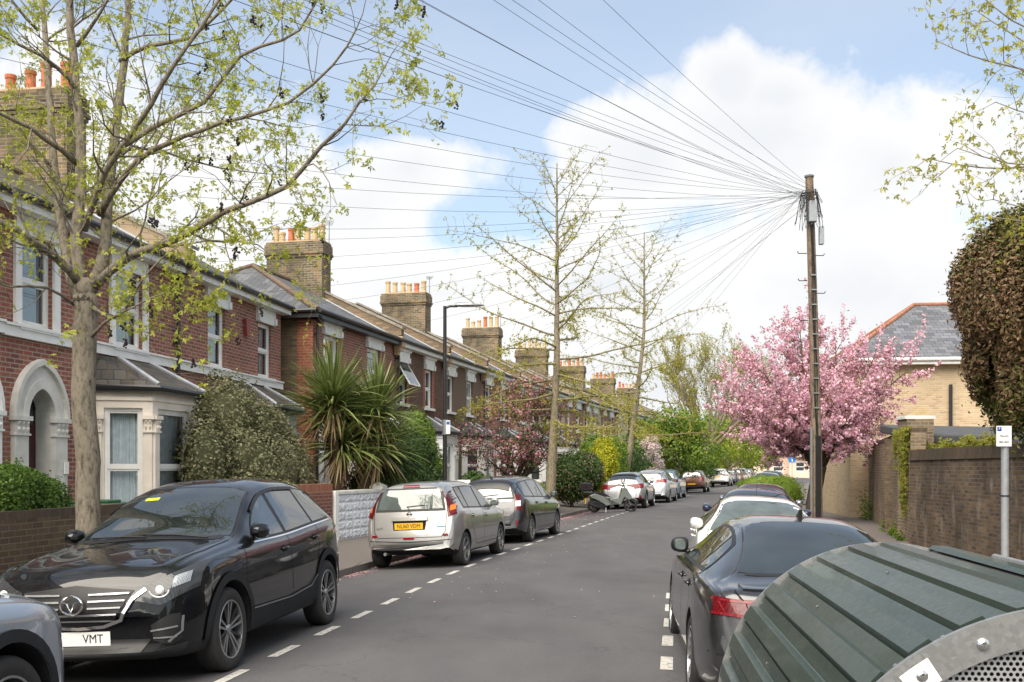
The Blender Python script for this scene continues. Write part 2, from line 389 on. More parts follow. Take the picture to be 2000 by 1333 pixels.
def asphalt():
    t = NT('asphalt'); c = t.coord(); f = t.math('ADD', t.math('MULTIPLY', t.noise(c, 130, 3, .7), .55), t.math('MULTIPLY', t.noise(c, 34, 4, .7), .45)); m = t.noise(c, 1.1, 6, .6, (1, .35, 1)); p = t.noise(c, .35, 3)
    col = t.ramp(f, [(.3, (.045, .044, .047)), (.6, (.092, .090, .093)), (.72, (.17, .166, .163))])
    col = t.mix(t.math('MULTIPLY', t.ramp(m, [(.35, (0, 0, 0)), (.65, (1, 1, 1))]), .5), col, (.118, .114, .113))
    col = t.mix(t.math('MULTIPLY', t.ramp(p, [(.5, (0, 0, 0)), (.6, (1, 1, 1))]), .38), col, (.06, .058, .058))
    # sealed joints and hairline cracks
    v = t.n('ShaderNodeTexVoronoi', _feature='DISTANCE_TO_EDGE', Scale=.38); wv = t.n('ShaderNodeMapping'); t.l(c, wv.inputs['Vector'])
    ad = t.n('ShaderNodeVectorMath', _operation='ADD'); t.l(c, ad.inputs[0])
    nz = t.n('ShaderNodeTexNoise', Scale=2.5, Detail=6); t.l(c, nz.inputs['Vector']); t.l(nz.outputs['Color'], ad.inputs[1]); t.l(ad.outputs[0], v.inputs['Vector'])
    cr = t.ramp(v.outputs['Distance'], [(.0, (1, 1, 1)), (.006, (0, 0, 0))])
    col = t.mix(t.math('MULTIPLY', cr, .45), col, (.03, .03, .03))
    # grit and pale spots
    sp = t.n('ShaderNodeTexVoronoi', Scale=2.6); t.l(c, sp.inputs['Vector']); s2 = t.ramp(sp.outputs['Distance'], [(.0, (1, 1, 1)), (.035, (0, 0, 0))])
    col = t.mix(t.math('MULTIPLY', s2, .5), col, (.3, .29, .27))
    t.set(col, .8, 0, .35); t.bump(f, .45, .006); return t.m
def paving():
    t = NT('pavement_tarmac'); c = t.coord(); f = t.noise(c, 90, 3, .7); m = t.noise(c, .9, 6, .6)
    col = t.ramp(f, [(.3, (.10, .09, .082)), (.7, (.19, .168, .152))]); col = t.mix(t.math('MULTIPLY', m, .4), col, (.155, .136, .124))
    t.set(col, .85, 0, .3); t.bump(f, .4, .005); return t.m
M_asph = asphalt(); M_pave = paving(); M_kerb = brick('granite_kerb', [(.16, .145, .13), (.24, .22, .2), (.19, .17, .155)], (.05, .045, .04), bw=.91, rh=4, ms=.012, grime=.5, gcol=(.08, .07, .06))
M_earth = flat('garden_soil', (.07, .06, .035), .95, .4, 5, bump=.5)
t_ = NT('grass_ground'); c_ = t_.coord(); M_grass = t_.set(t_.ramp(t_.noise(c_, .6, 8, .7), [(.3, (.03, .05, .015)), (.7, (.07, .085, .03))]), .95)
M_mark = NT('road_paint'); c_ = M_mark.coord()
wm_ = M_mark.ramp(M_mark.noise(c_, 22, 8, .75), [(.36, (.12, .115, .11)), (.5, (.52, .50, .46))]); M_mark = M_mark.set(wm_, .7)

g = MB(); g.face([(-900, -300, -.6), (1200, -300, -.6), (1200, 2200, -.6), (-900, 2200, -.6)]); tag(g.build('ground', M_grass), kind='structure')
cols = [(d, roadz(d)) for d in np.linspace(KL, KR, 15)]
strip('road', cols, -22, 190, 1.5, M_asph)
gz = roadz(KL); gzr = roadz(KR)
HL = gz+.12; HR = gzr+.12
strip('kerb_left', [(KL, gz-.05), (KL, HL), (KL-.14, HL+.002), (KL-.14, gz-.05)], -22, 190, 1.5, M_kerb, smooth=False)
strip('kerb_right', [(KR, gzr-.05), (KR, HR), (KR+.14, HR+.002), (KR+.14, gzr-.05)], -22, 190, 1.5, M_kerb, smooth=False)
strip('pavement_left', [(KL-.14, HL), (-4.6, .03), (-5.85, .16)], -22, 190, 1.5, M_pave)
strip('front_gardens_ground', [(-5.84, .15), (-6.5, .2), (-9.5, .26), (-40, .2)], -22, 190, 1.5, M_earth)
strip('pavement_right', [(KR+.14, HR), (6, -.02), (9, .0)], -22, 190, 1.5, M_pave)
strip('ground_right', [(8.95, -.01), (30, -.02)], -22, 190, 1.5, M_earth)
# side road and its pavement at the right
b = MB(); q = [P(49, 4.2), P(56, 4.2), P(62, 45), P(52, 45)]; b.face([(p.x, p.y, .012) for p in q]); tag(b.build('side_road', M_asph), kind='structure')

# parking bay dashes, 60 cm long with 60 cm gaps
def dash_row(name, d, z0, z1, w=.1, per=1.22, ln=.62):
    b = MB(); z = z0
    while z < z1:
        zz = [z, z+ln/2, z+ln]
        rows = [[P(q, d-w/2, roadz(d-w/2)+.004), P(q, d+w/2, roadz(d+w/2)+.004)] for q in zz]
        b.grid(rows); z += per
    return tag(b.build(name, M_mark, smooth=True), kind='structure')
dash_row('road_marking_left', -1.8, 4.5, 130)
dash_row('road_marking_right', 1.79, 3.2, 14.6, .11)
# drifts of fallen blossom in the gutters
rng = np.random.default_rng(5)
def petals(name, label, spots, mat, size=.014):
    V = []; 
    for (z0, z1, d0, d1, n) in spots:
        zs = rng.uniform(z0, z1, n); ds = d0+(d1-d0)*rng.beta(1.2, 3, n)
        for z, d in zip(zs, ds):
            if mnoise.noise(Vector((z*1.3, d*2, 0))) < -.15: continue
            p = P(z, d); h = roadz(d) if d > KL else HL+.01
            a = rng.uniform(0, 6.28); s = size*rng.uniform(.6, 1.5); c, q = math.cos(a)*s, math.sin(a)*s
            V.append([(p.x-c, p.y-q, h+.006), (p.x+q, p.y-c, h+.012), (p.x+c, p.y+q, h+.006), (p.x-q, p.y+c, h+.010)])
    V = np.array(V).reshape(-1, 3); Q = np.arange(len(V)).reshape(-1, 4); o = mesh_np(name, V, Q, mat)
    return tag(o, label, 'fallen petals', kind='stuff')
M_petal = leafmat('fallen_petal', (.55, .25, .27), (.72, .45, .45), .1)
petals('fallen_petals', 'pink fallen petals drifted along the left gutter', [(13, 23, KL+.02, KL+.5, 1500), (20, 44, KL+.02, KL+.7, 3500), (30, 42, KL+.1, -1.2, 1200), (12, 30, -1.8, 2, 120), (24, 40, KL+.02, KL+.3, 1500)], M_petal)

# ------------------------------------------------------------------ building blocks for houses
def frame2(p0, p1):
    """frame of a vertical plane through plan points p0->p1: returns fn(u, out, z)"""
    p0 = Vector((*p0, 0)); p1 = Vector((*p1, 0)); d = (p1-p0).normalized(); n = Vector((d.y, -d.x, 0))  # n = right of travel
    return (lambda u, o, z: p0+d*u+n*o+Vector((0, 0, z))), (p1-p0).length
def panel(b, p0, p1, z0, z1, ops, mi=0, depth=.22):
    """wall plane with rectangular openings (u0,u1,z0,z1[,depth]) and their reveals"""
    F, Wd = frame2(p0, p1)
    us = sorted({0, Wd, *[o[0] for o in ops], *[o[1] for o in ops]}); zs = sorted({z0, z1, *[o[2] for o in ops], *[o[3] for o in ops]})
    us = [u for u in us if -1e-6 <= u <= Wd+1e-6]; zs = [z for z in zs if z0-1e-6 <= z <= z1+1e-6]
    for i in range(len(us)-1):
        for j in range(len(zs)-1):
            cu, cz = (us[i]+us[i+1])/2, (zs[j]+zs[j+1])/2
            if any(o[0] < cu < o[1] and o[2] < cz < o[3] for o in ops): continue
            b.face([F(us[i], 0, zs[j]), F(us[i+1], 0, zs[j]), F(us[i+1], 0, zs[j+1]), F(us[i], 0, zs[j+1])], mi)
    for o in ops:
        u0, u1, a, c = o[:4]; dp = -(o[4] if len(o) > 4 else depth)
        b.face([F(u0, 0, a), F(u0, dp, a), F(u0, dp, c), F(u0, 0, c)], mi); b.face([F(u1, 0, a), F(u1, 0, c), F(u1, dp, c), F(u1, dp, a)], mi)
        b.face([F(u0, 0, c), F(u0, dp, c), F(u1, dp, c), F(u1, 0, c)], mi); b.face([F(u0, 0, a), F(u1, 0, a), F(u1, dp, a), F(u0, dp, a)], mi)
def fbox(b, F, u0, u1, o0, o1, z0, z1, mi=0):
    vs = [F(u, o, z) for z in (z0, z1) for u, o in ((u0, o0), (u1, o0), (u1, o1), (u0, o1))]
    b.faces(vs, [(0, 1, 2, 3), (4, 7, 6, 5), (0, 4, 5, 1), (1, 5, 6, 2), (2, 6, 7, 3), (3, 7, 4, 0)], mi)
def window(parent, p0, p1, u0, u1, z0, z1, rec=.09, kind='sash', fmat=None, glass=None, curtain=None, bars=0):
    F, _ = frame2(p0, p1); b = MB(); t = .055; r0, r1 = -rec-.06, -rec
    fbox(b, F, u0, u1, r0, r1, z0, z0+t); fbox(b, F, u0, u1, r0, r1, z1-t, z1)
    fbox(b, F, u0, u0+t, r0, r1-.001, z0+t, z1-t); fbox(b, F, u1-t, u1, r0, r1-.001, z0+t, z1-t)
    zm = (z0+z1)/2 if kind == 'sash' else z0+(z1-z0)*.45
    fbox(b, F, u0+t, u1-t, r0-.005, r1-.012, zm-.025, zm+.03)
    t2 = .035
    for (a, c, off) in ((z0+t, zm-.025, -.03), (zm+.03, z1-t, -.012)):
        fbox(b, F, u0+t, u1-t, r0+off+.03, r1+off, a, a+t2); fbox(b, F, u0+t, u1-t, r0+off+.03, r1+off, c-t2, c)
        fbox(b, F, u0+t, u0+t+t2, r0+off+.031, r1+off-.001, a+t2, c-t2); fbox(b, F, u1-t-t2, u1-t, r0+off+.031, r1+off-.001, a+t2, c-t2)
    for k in range(bars):
        uu = u0+(u1-u0)*(k+1)/(bars+1); fbox(b, F, uu-.012, uu+.012, r0+.01, r1-.03, z0+t, z1-t)
    w = b.build('window', fmat or M_white, parent)
    g = MB()
    g.face([F(u0+t, r0+.012, z0+t), F(u1-t, r0+.012, z0+t), F(u1-t, r0+.012, z1-t), F(u0+t, r0+.012, z1-t)])
    g.build('pane', glass or M_dglass, w)
    if curtain:
        c = MB(); n = 60; rows = []
        for z in (z0+.01, z1-.01):
            rows.append([F(u0+.01+(u1-u0-.02)*i/n, r0-.10+.022*math.sin(i*1.9)+.01*math.sin(i*.73), z) for i in range(n+1)])
        c.grid(rows); c.build('curtain', curtain, w, smooth=True)
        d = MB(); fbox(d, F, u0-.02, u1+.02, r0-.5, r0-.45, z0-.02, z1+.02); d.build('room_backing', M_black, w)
    return w
def arch_pts(cx, zs, r, pointed, n=14):
    """half outline pairs from left spring to right spring"""
    pts = []
    if not pointed:
        for i in range(n+1):
            a = math.pi*(1-i/n); pts.append((cx+r*math.cos(a), zs+r*math.sin(a)))
    else:
        R = r*1.3; off = R-r
        am = math.acos(off/R)
        for i in range(n//2+1):
            a = math.pi-am*i/(n//2); pts.append((cx+off+R*math.cos(a), zs+R*math.sin(a)))
        for i in range(n//2, -1, -1):
            a = am*i/(n//2); pts.append((cx-off+R*math.cos(a), zs+R*math.sin(a)))
    return pts
def archway(parent, F, cx, zf, zs, rin, rout, mat, proj=.09, pointed=True, name='porch_arch', steps=((0, 1, .09),)):
    b = MB()
    for (k0, k1, pr) in ((0, .35, proj), (.35, .8, proj*.6), (.8, 1, proj*1.25)):
        ri = rin+(rout-rin)*k0; ro = rin+(rout-rin)*k1
        a = arch_pts(cx, zs, ri, pointed); c = arch_pts(cx, zs, ro, pointed)
        for i in range(len(a)-1):
            q = [F(*x) for x in ((a[i][0], pr, a[i][1]), (a[i+1][0], pr, a[i+1][1]), (c[i+1][0], pr, c[i+1][1]), (c[i][0], pr, c[i][1]))]; b.face(q[::-1])
            for e in (a, c): b.face([F(e[i][0], pr, e[i][1]), F(e[i+1][0], pr, e[i+1][1]), F(e[i+1][0], -.25 if e is a else 0, e[i+1][1]), F(e[i][0], -.25 if e is a else 0, e[i][1])])
    o = b.build(name, mat, parent)
    return o
def capital(b, F, u0, u1, z, pr, mi=0):
    fbox(b, F, u0-.04, u1+.04, 0, pr+.05, z+.2, z+.27, mi); fbox(b, F, u0-.02, u1+.02, 0, pr+.03, z-.03, z+.0, mi)
    fbox(b, F, u0, u1, 0, pr+.012, z, z+.2, mi)
    n = max(2, int((u1-u0)/.11))
    for i in range(n):   # carved leaves
        uc = u0+(u1-u0)*(i+.5)/n; w = (u1-u0)/n*.42
        c = F(uc, pr+.03, z+.1)
        for (dz, s) in ((-.04, .8), (.055, 1.05)):
            vs = []; 
            for j in range(6): 
                a = j*math.pi/3; vs.append(F(uc+w*s*math.cos(a), pr+.014, z+.1+dz+.06*math.sin(a)))
            tip = F(uc, pr+.055, z+.115+dz)
            for j in range(6): b.face([vs[j], vs[(j+1) % 6], tip], mi)
def slab(b, pts, th=.06, mi=0):
    pts = [Vector(p) for p in pts]; n = (pts[1]-pts[0]).cross(pts[2]-pts[0]).normalized()
    if n.z < 0: pts = pts[::-1]; n = -n
    lo = [p-n*th for p in pts]; k = len(pts)
    b.faces(pts+lo, [tuple(range(k)), tuple(range(k, 2*k))[::-1]]+[(i, k+i, k+(i+1) % k, (i+1) % k) for i in range(k)], mi)
def chimney(parent, x, y, zbase, ztop, lx=.72, ly=1.95, pots=6, seed=1, mat=None, potcols=None):
    r = random.Random(seed); b = MB()
    b.box(x-lx/2, x+lx/2, y-ly/2, y+ly/2, zbase, ztop-.5)
    e = .0
    for i, (h, ex) in enumerate(((.08, .035), (.08, .07), (.26, .05), (.08, .02))):
        b.box(x-lx/2-ex, x+lx/2+ex, y-ly/2-ex, y+ly/2+ex, ztop-.5+e+.0005*i, ztop-.5+e+h); e += h
    st = b.build('chimney_stack', mat or M_chimbrick, parent)
    m = MB(); m.box(x-lx/2-.0, x+lx/2+.0, y-ly/2, y+ly/2, ztop-.001, ztop+.04); m.build('mortar_bed', M_sand, st)
    for i in range(pots):
        yy = y-ly/2+ly*(i+.5)/pots; h = r.choice([.42, .5, .56, .36, .6]); ra = .115
        p = MB(); p.lathe([(ra*1.05, 0), (ra*1.05, .05), (ra*.95, .07), (ra*.85, h-.1), (ra*1.0, h-.08), (ra*1.05, h-.02), (ra, h), (ra*.75, h), (ra*.7, h-.2)], (x+r.uniform(-.08, .08), yy, ztop+.03), 12)
        p.build('chimney_pot', r.choice(potcols or [M_pot, M_potbuff, M_potbuff]), st, smooth=False)
    return st
def aerial(parent, x, y, z, ang=.4, h=1.6, seed=0):
    b = MB(); b.tube([(x, y, z), (x+.1, y, z+h*.5), (x+.12, y, z+h)], .016, 5)
    c, s = math.cos(ang), math.sin(ang); L = .75
    b.tube([(x+.12-c*L*.4, y-s*L*.4, z+h), (x+.12+c*L*.6, y+s*L*.6, z+h+.03)], .009, 4)
    for k in range(8):
        t = -.35+.9*k/7; q = .16-.008*k; cx, cy = x+.12+c*L*t, y+s*L*t
        b.tube([(cx+s*q, cy-c*q, z+h+.01), (cx-s*q, cy+c*q, z+h+.01)], .005, 3)
    return b.build('tv_aerial', M_metal, parent)

HOUSES = []
def house(label, p0, p1, wall, roof, eave=5.85, ridge=7.65, rdepth=3.3, zg=.2, hip0=False, win=(), door=None, bay=None,
          quoin0=None, side=None, chim=None, parapet=True, trim=None, lint='block', sill_course=False, seed=0, group='brick terrace houses along the left side', bayroof=None, gutter=None, curtain=None, downpipe=None, aer=0, verge=False):
    """p0 near front corner, p1 far front corner (world plan). local x along front, local y into the house"""
    trim = trim or M_white; r = random.Random(seed)
    d = Vector((p1[0]-p0[0], p1[1]-p0[1])); W = d.length; ang = math.atan2(d.y, d.x)
    R = empty('terraced_house', (p0[0], p0[1], 0), ang); tag(R, label, 'house', group)
    A, B_ = (0, 0), (W, 0)   # front plane, street on the right of travel = local -y
    F, _ = frame2(A, B_)
    side = side or wall; D = 2*rdepth
    ops = []
    for w in win: ops.append((w[0], w[1], w[2], w[3], .16))
    if door: ops.append((door['c']-door['r'], door['c']+door['r'], zg+.02, door['zs']+door['r']*1.28, .34))
    if bay: ops.append((bay['u0']+.15, bay['u1']-.15, zg+.6, bay['zt']-.35, .3))
    b = MB(); panel(b, A, B_, -.1, eave, ops); b.build('wall', wall, R)
    b = MB()
    for (xa, s) in ((0, 1), (W, -1)):
        b.face([(xa, 0, -.1), (xa, D, -.1), (xa, D, eave), (xa, 0, eave)])
        if not (hip0 and xa == 0): b.face([(xa, 0, eave), (xa, rdepth, ridge-.05), (xa, D, eave)])
    b.face([(0, D, -.1), (W, D, -.1), (W, D, eave), (0, D, eave)])
    b.build('side_wall', side, R)
    # roof
    ov = .28; sl = (ridge-eave)/rdepth; b = MB(); x0, x1 = (-(ov if (hip0 or verge) else 0)), W+(.12 if verge else 0)
    ze = eave-ov*sl+.06
    if hip0:
        hx = rdepth*.95
        slab(b, [(x0, -ov, ze), (x1, -ov, ze), (x1, rdepth, ridge+.06), (hx, rdepth, ridge+.06)]); slab(b, [(x0, D+ov, ze), (x1, D+ov, ze), (x1, rdepth, ridge+.06), (hx, rdepth, ridge+.06)])
        slab(b, [(x0, -ov, ze), (hx, rdepth, ridge+.06), (x0, D+ov, ze)])
    else:
        slab(b, [(x0, -ov, ze), (x1, -ov, ze), (x1, rdepth, ridge+.06), (x0, rdepth, ridge+.06)]); slab(b, [(x0, D+ov, ze), (x1, D+ov, ze), (x1, rdepth, ridge+.06), (x0, rdepth, ridge+.06)])
    rf = b.build('roof', roof, R)
    b = MB(); b.tube([(hip0 and rdepth*.95 or x0, rdepth, ridge+.08), (x1, rdepth, ridge+.08)], .09, 8)
    if hip0: b.tube([(x0, -ov, ze+.05), (rdepth*.95, rdepth, ridge+.08), (x0, D+ov, ze+.05)], .085, 8)
    b.build('ridge_tiles', flat('ridge_tile', (.13, .09, .06), .8, .3, 8), rf)
    # soffit, fascia and gutter
    b = MB(); b.box(x0, W, -ov+.02, -.001, eave-.24, eave-.18); b.box(x0, W, -ov, -ov+.025, eave-.24, eave-.02)
    if hip0: b.box(x0, -.001, -ov, D, eave-.24, eave-.18); b.box(x0-.02, x0, -ov, D, eave-.24, eave-.02)
    b.build('fascia', M_white if gutter is None else gutter, R)
    b = MB(); b.tube([(x0, -ov-.06, eave-.06), (W, -ov-.06, eave-.07)], .062, 8)
    if hip0: b.tube([(x0-.06, -ov, eave-.06), (x0-.06, D, eave-.07)], .062, 8)
    b.build('gutter', gutter or M_gutter, R)
    if downpipe is not None:
        b = MB(); u = downpipe; b.tube([F(u, .22, eave-.1), F(u, .10, eave-.4), F(u, .08, zg)], .04, 8)
        for z in (1.4, 2.8, 4.2, 5.2): fbox(b, F, u-.06, u+.06, 0, .07, z, z+.05)
        b.build('drainpipe', M_gutter, R)
    if parapet:
        b = MB(); q = [(-.12, .02), (rdepth, (ridge-eave)+.02), (rdepth, (ridge-eave)+.20), (-.30, .28), (-.30, .1)]
        b.prism([(a, c) for a, c in q], W-.13, W+.13, lambda a, c, t: Vector((t, a, eave+c)))
        q2 = [(D+.12, .02), (rdepth, (ridge-eave)+.02), (rdepth, (ridge-eave)+.20), (D+.3, .28)]
        b.prism(q2, W-.13, W+.13, lambda a, c, t: Vector((t, a, eave+c)))
        b.build('parapet', M_stock if r.random() < .75 else flat('dull_render', (.27, .205, .135), .9, .25, 4, bump=.3), R)
        b = MB(); q = [(-.34, .285), (rdepth, (ridge-eave)+.205), (rdepth, (ridge-eave)+.27), (-.36, .35)]
        b.prism(q, W-.17, W+.17, lambda a, c, t: Vector((t, a, eave+c)))
        q = [(D+.34, .285), (rdepth, (ridge-eave)+.205), (rdepth, (ridge-eave)+.27), (D+.36, .35)]
        b.prism(q, W-.17, W+.17, lambda a, c, t: Vector((t, a, eave+c)))
        b.build('coping', flat('dull_coping', (.24, .22, .19), .9, .3, 5), R)
        b = MB(); b.box(W-.14, W+.14, -.34, -.05, eave-.28, eave+.05); b.box(W-.12, W+.12, -.28, -.05, eave-.42, eave-.281); b.box(W-.10, W+.10, -.18, -.05, eave-.54, eave-.421); b.build('corbel', M_sand, R)
        b = MB(); slab(b, [(W-.32, -.2, ze+.02+.12*sl), (W-.13, -.2, ze+.02+.12*sl), (W-.13, rdepth, ridge+.085), (W-.32, rdepth, ridge+.085)], .03); b.build('flashing', M_lead, rf)
    if chim:
        st = chimney(R, W+chim.get('dx', 0), rdepth+chim.get('dy', 0), ridge-1.0, chim.get('top', 9.1), pots=chim.get('pots', 6), seed=seed+3, potcols=chim.get('cols'), ly=chim.get('ly', 1.95))
        for k in range(aer): aerial(R, W+.3, rdepth-.9+.5*k, 8.0+.1*k, .4+k*1.1, 1.8-.3*k)
    # openings
    for w in win:
        cur_ = r.random() < (.75 if seed < 4 else .5) and seed < 18; u0, u1, z0, z1 = w[:4]; bars = w[4] if len(w) > 4 else 0
        window(R, A, B_, u0, u1, z0, z1, .07, bars=bars, glass=M_clear if cur_ else None, curtain=M_curtain if cur_ else None)
        b = MB(); fbox(b, F, u0-.1, u1+.1, 0, .09, z0-.09, z0-.002); b.build('window_sill', trim, R); b = MB()
        if lint == 'block':
            fbox(b, F, u0-.14, u1+.14, 0, .07, z1+.004, min(z1+.36, eave-.25)); fbox(b, F, u0-.2, u1+.2, 0, .12, min(z1+.36, eave-.25)+.002, min(z1+.44, eave-.18))
            for s in (u0-.14, u1+.02): fbox(b, F, s, s+.12, .07, .11, z1+.02, z1+.18)
        elif lint == 'surround':
            fbox(b, F, u0-.14, u1+.14, 0, .05, z1+.003, min(z1+.36, eave-.25))
            fbox(b, F, u0-.16, u0-.002, 0, .05, z0+.002, z1); fbox(b, F, u1+.002, u1+.16, 0, .05, z0+.002, z1)
        b.build('window_head', trim, R)
    if sill_course:
        b = MB(); fbox(b, F, 0, W, 0, .07, sill_course, sill_course+.16); fbox(b, F, 0, W, 0, .10, sill_course+.162, sill_course+.2); b.build('string_course', trim, R)
    if door:
        c, rr, zs = door['c'], door['r'], door['zs']; pw = door.get('pw', .36)
        archway(R, F, c, zg, zs, rr, rr+pw+.03, door.get('mat', trim), pointed=door.get('pointed', True))
        for s in (-1, 1):
            b = MB(); ua, ub = sorted((c+s*rr, c+s*(rr+pw))); fbox(b, F, ua, ub, .001, .08, zg, zs-.30); capital(b, F, ua, ub, zs-.27, .08); b.build('porch_pillar', door.get('mat', trim), R)
        for s_ in (c-rr, c+rr-.012): b = MB(); fbox(b, F, s_, s_+.012, -.265, .0, zg+.03, zs+rr*.9); b.build('porch_lining', door.get('mat', trim), R)
        b = MB(); u0, u1 = c-rr, c+rr; ro = -.27
        fbox(b, F, u0, u1, ro-.05, ro, zg, zg+2.1)
        for (a1, a2, c1, c2) in ((.12, .46, .25, .85), (.54, .88, .25, .85), (.12, .46, 1.05, 1.85), (.54, .88, 1.05, 1.85)):
            fbox(b, F, u0+(u1-u0)*a1, u0+(u1-u0)*a2, ro, ro+.02, zg+c1, zg+c2)
        dd = b.build('door', door.get('col', M_black), R)
        b = MB(); b.lathe([(0, 0), (.03, .0), (.03, .05), (0, .06)], tuple(F(u1-.1, ro, zg+1.0)), 8); b.build('handle', M_metal, dd)
        b = MB(); fbox(b, F, u0, u1, ro-.05, ro-.02, zg+2.1, zs+rr*1.2); b.build('fanlight', M_dglass, dd)
        b = MB(); fbox(b, F, u0-.1, u1+.1, -.6, .35, zg-.15, zg+.0); b.build('doorstep', M_stone, R)
    if bay:
        u0, u1, pr, ins, zt = bay['u0'], bay['u1'], bay['p'], bay['ins'], bay['zt']; bm_ = bay.get('mat', trim)
        pl = [F(u0, 0, 0), F(u0+ins, pr, 0), F(u1-ins, pr, 0), F(u1, 0, 0)]; pl = [(q.x, q.y) for q in pl]
        zb0, zw0, zw1 = zg-.2, bay.get('zw0', zg+.75), bay.get('zw1', zt-.42)
        BW = MB(); caps = MB(); bayobj = None; wins = []
        for i in range(3):
            G, wd = frame2(pl[i], pl[i+1]); mg = .17 if wd < 1.3 else .2; nw = 2 if wd > 1.6 and bay.get('two') else 1
            op = []; seg = (wd-2*mg-(nw-1)*.2)/nw
            for k in range(nw): op.append((mg+k*(seg+.2), mg+k*(seg+.2)+seg, zw0, zw1, .14))
            panel(BW, pl[i], pl[i+1], zb0, zt, op); wins.append((pl[i], pl[i+1], op, G, wd, mg))
        bayobj = BW.build('bay', bm_, R)
        for (pa, pb, op, G, wd, mg) in wins:
            for o in op:
                window(R, pa, pb, o[0], o[1], o[2], o[3], .06, bars=bay.get('bars', 0), kind='casement' if bay.get('case') else 'sash', glass=M_clear if bay.get('curtain') else None, curtain=bay.get('curtain'), fmat=M_white)
                # shaped heads above the lights
                fbox(caps, G, o[0]-.03, o[1]+.03, 0, .035, zw0-.1, zw0-.004)
                a = arch_pts((o[0]+o[1])/2, o[3]-.02, (o[1]-o[0])/2, False, 10)
            for s in (0.0, wd-mg+.02):
                fbox(caps, G, s+.01, s+mg-.03, 0, .045, zw0, zw1-.42); capital(caps, G, s+.01, s+mg-.03, zw1-.40, .045)
            fbox(caps, G, 0, wd, 0, .03, zt-.24, zt-.18); 
        caps.build('bay_moulding', bm_, bayobj)
        b = MB(); o2 = .16; e = [F(u0-.1, 0, 0), F(u0+ins-.08, pr+o2, 0), F(u1-ins+.08, pr+o2, 0), F(u1+.1, 0, 0)]
        tp = [F(u0+.1, 0, 0), F(u0+ins+.25, .12, 0), F(u1-ins-.25, .12, 0), F(u1-.1, 0, 0)]
        zr = zt+bay.get('rise', .55)
        for i in range(3): slab(b, [e[i]+Vector((0, 0, zt+.02)), e[i+1]+Vector((0, 0, zt+.02)), tp[i+1]+Vector((0, 0, zr)), tp[i]+Vector((0, 0, zr))], .05)
        br_ = b.build('bay_roof', bayroof or roof, R)
        b = MB(); b.tube([q+Vector((0, 0, zt-.02)) for q in e], .05, 6); fb = [q+Vector((0, 0, zt-.10)) for q in e]
        for i in range(3): b.face([fb[i], fb[i+1], fb[i+1]+Vector((0, 0, .1)), fb[i]+Vector((0, 0, .1))])
        b.build('bay_gutter', M_gutter, bayobj)
        if bay.get('ridgecaps', True):
            for i in (1, 2): b = MB(); b.tube([e[i]+Vector((0, 0, zt+.04)), tp[i]+Vector((0, 0, zr+.02))], .045, 6); b.build('hip_tiles', M_lead, br_)
    HOUSES.append((R, ang, W)); return R, F, ang

# near pair: straight front on the line x = -10 + .15 z
def fa(z): return (-10+.15*z, z)
def fs(z): return (XL(z)-6.65, z)
M_reddoor = flat('oxblood_door', (.06, .012, .012), .35, .15)
W5 = 5.75
R, F, ang = house('red brick house at the frame edge whose arch joins the oxblood door', fa(10.0), fa(15.7), M_redbrick, M_slate2, zg=.3, sill_course=3.72, seed=1,
      win=[(1.1, 2.2, 3.95, 5.4), (3.9, 4.9, 3.95, 5.4)], door=dict(c=5.0, r=.38, zs=2.55, pw=.3, col=M_black), bay=dict(u0=.6, u1=3.2, p=.8, ins=.4, zt=3.05, mat=M_cream), lint='surround', downpipe=None, parapet=False)
for z0_, z1_, lb_ in ((4.3, 10.0, 'added red brick house out of view at the left, for darker car reflections'), (-1.4, 4.3, 'added red brick house level with the viewer, out of view, for darker car reflections')):  # two unseen houses, added to darken what the cars reflect
    house(lb_, fa(z0_), fa(z1_), M_redbrick, M_slate2, zg=.3, sill_course=3.72, seed=7, win=[(1.1, 2.2, 3.95, 5.4), (3.9, 4.9, 3.95, 5.4)], door=dict(c=5.0, r=.38, zs=2.55, pw=.3, col=M_black), bay=dict(u0=.6, u1=3.2, p=.8, ins=.4, zt=3.05, mat=M_cream), lint='surround', parapet=False)
def uA(px): z = 10/((1000-px)/FOC+.15); return (z-15.7)*1.0112
R, F, ang = house('red brick house with cream bay, net curtains and oxblood arched door', fa(15.7), fa(21.4), M_redbrick, M_slate2, zg=.3, sill_course=3.70, seed=2,
      win=[(uA(38), uA(102), 3.92, 5.32), (uA(222), uA(278), 3.92, 5.32)], door=dict(c=.93, r=.36, zs=2.5, pw=.34, col=M_reddoor, mat=M_stone), bayroof=M_slate2, curtain=True,
      bay=dict(u0=2.55, u1=4.95, p=.9, ins=.38, zt=3.12, zw0=.85, zw1=2.75, mat=M_cream, curtain=M_curtain, case=True), lint='surround', downpipe=5.55, chim=dict(top=9.45, pots=5, cols=[M_pot], ly=2.1), gutter=None)
tag(R, 'red brick house with cream bay, net curtains and oxblood arched door', 'house')
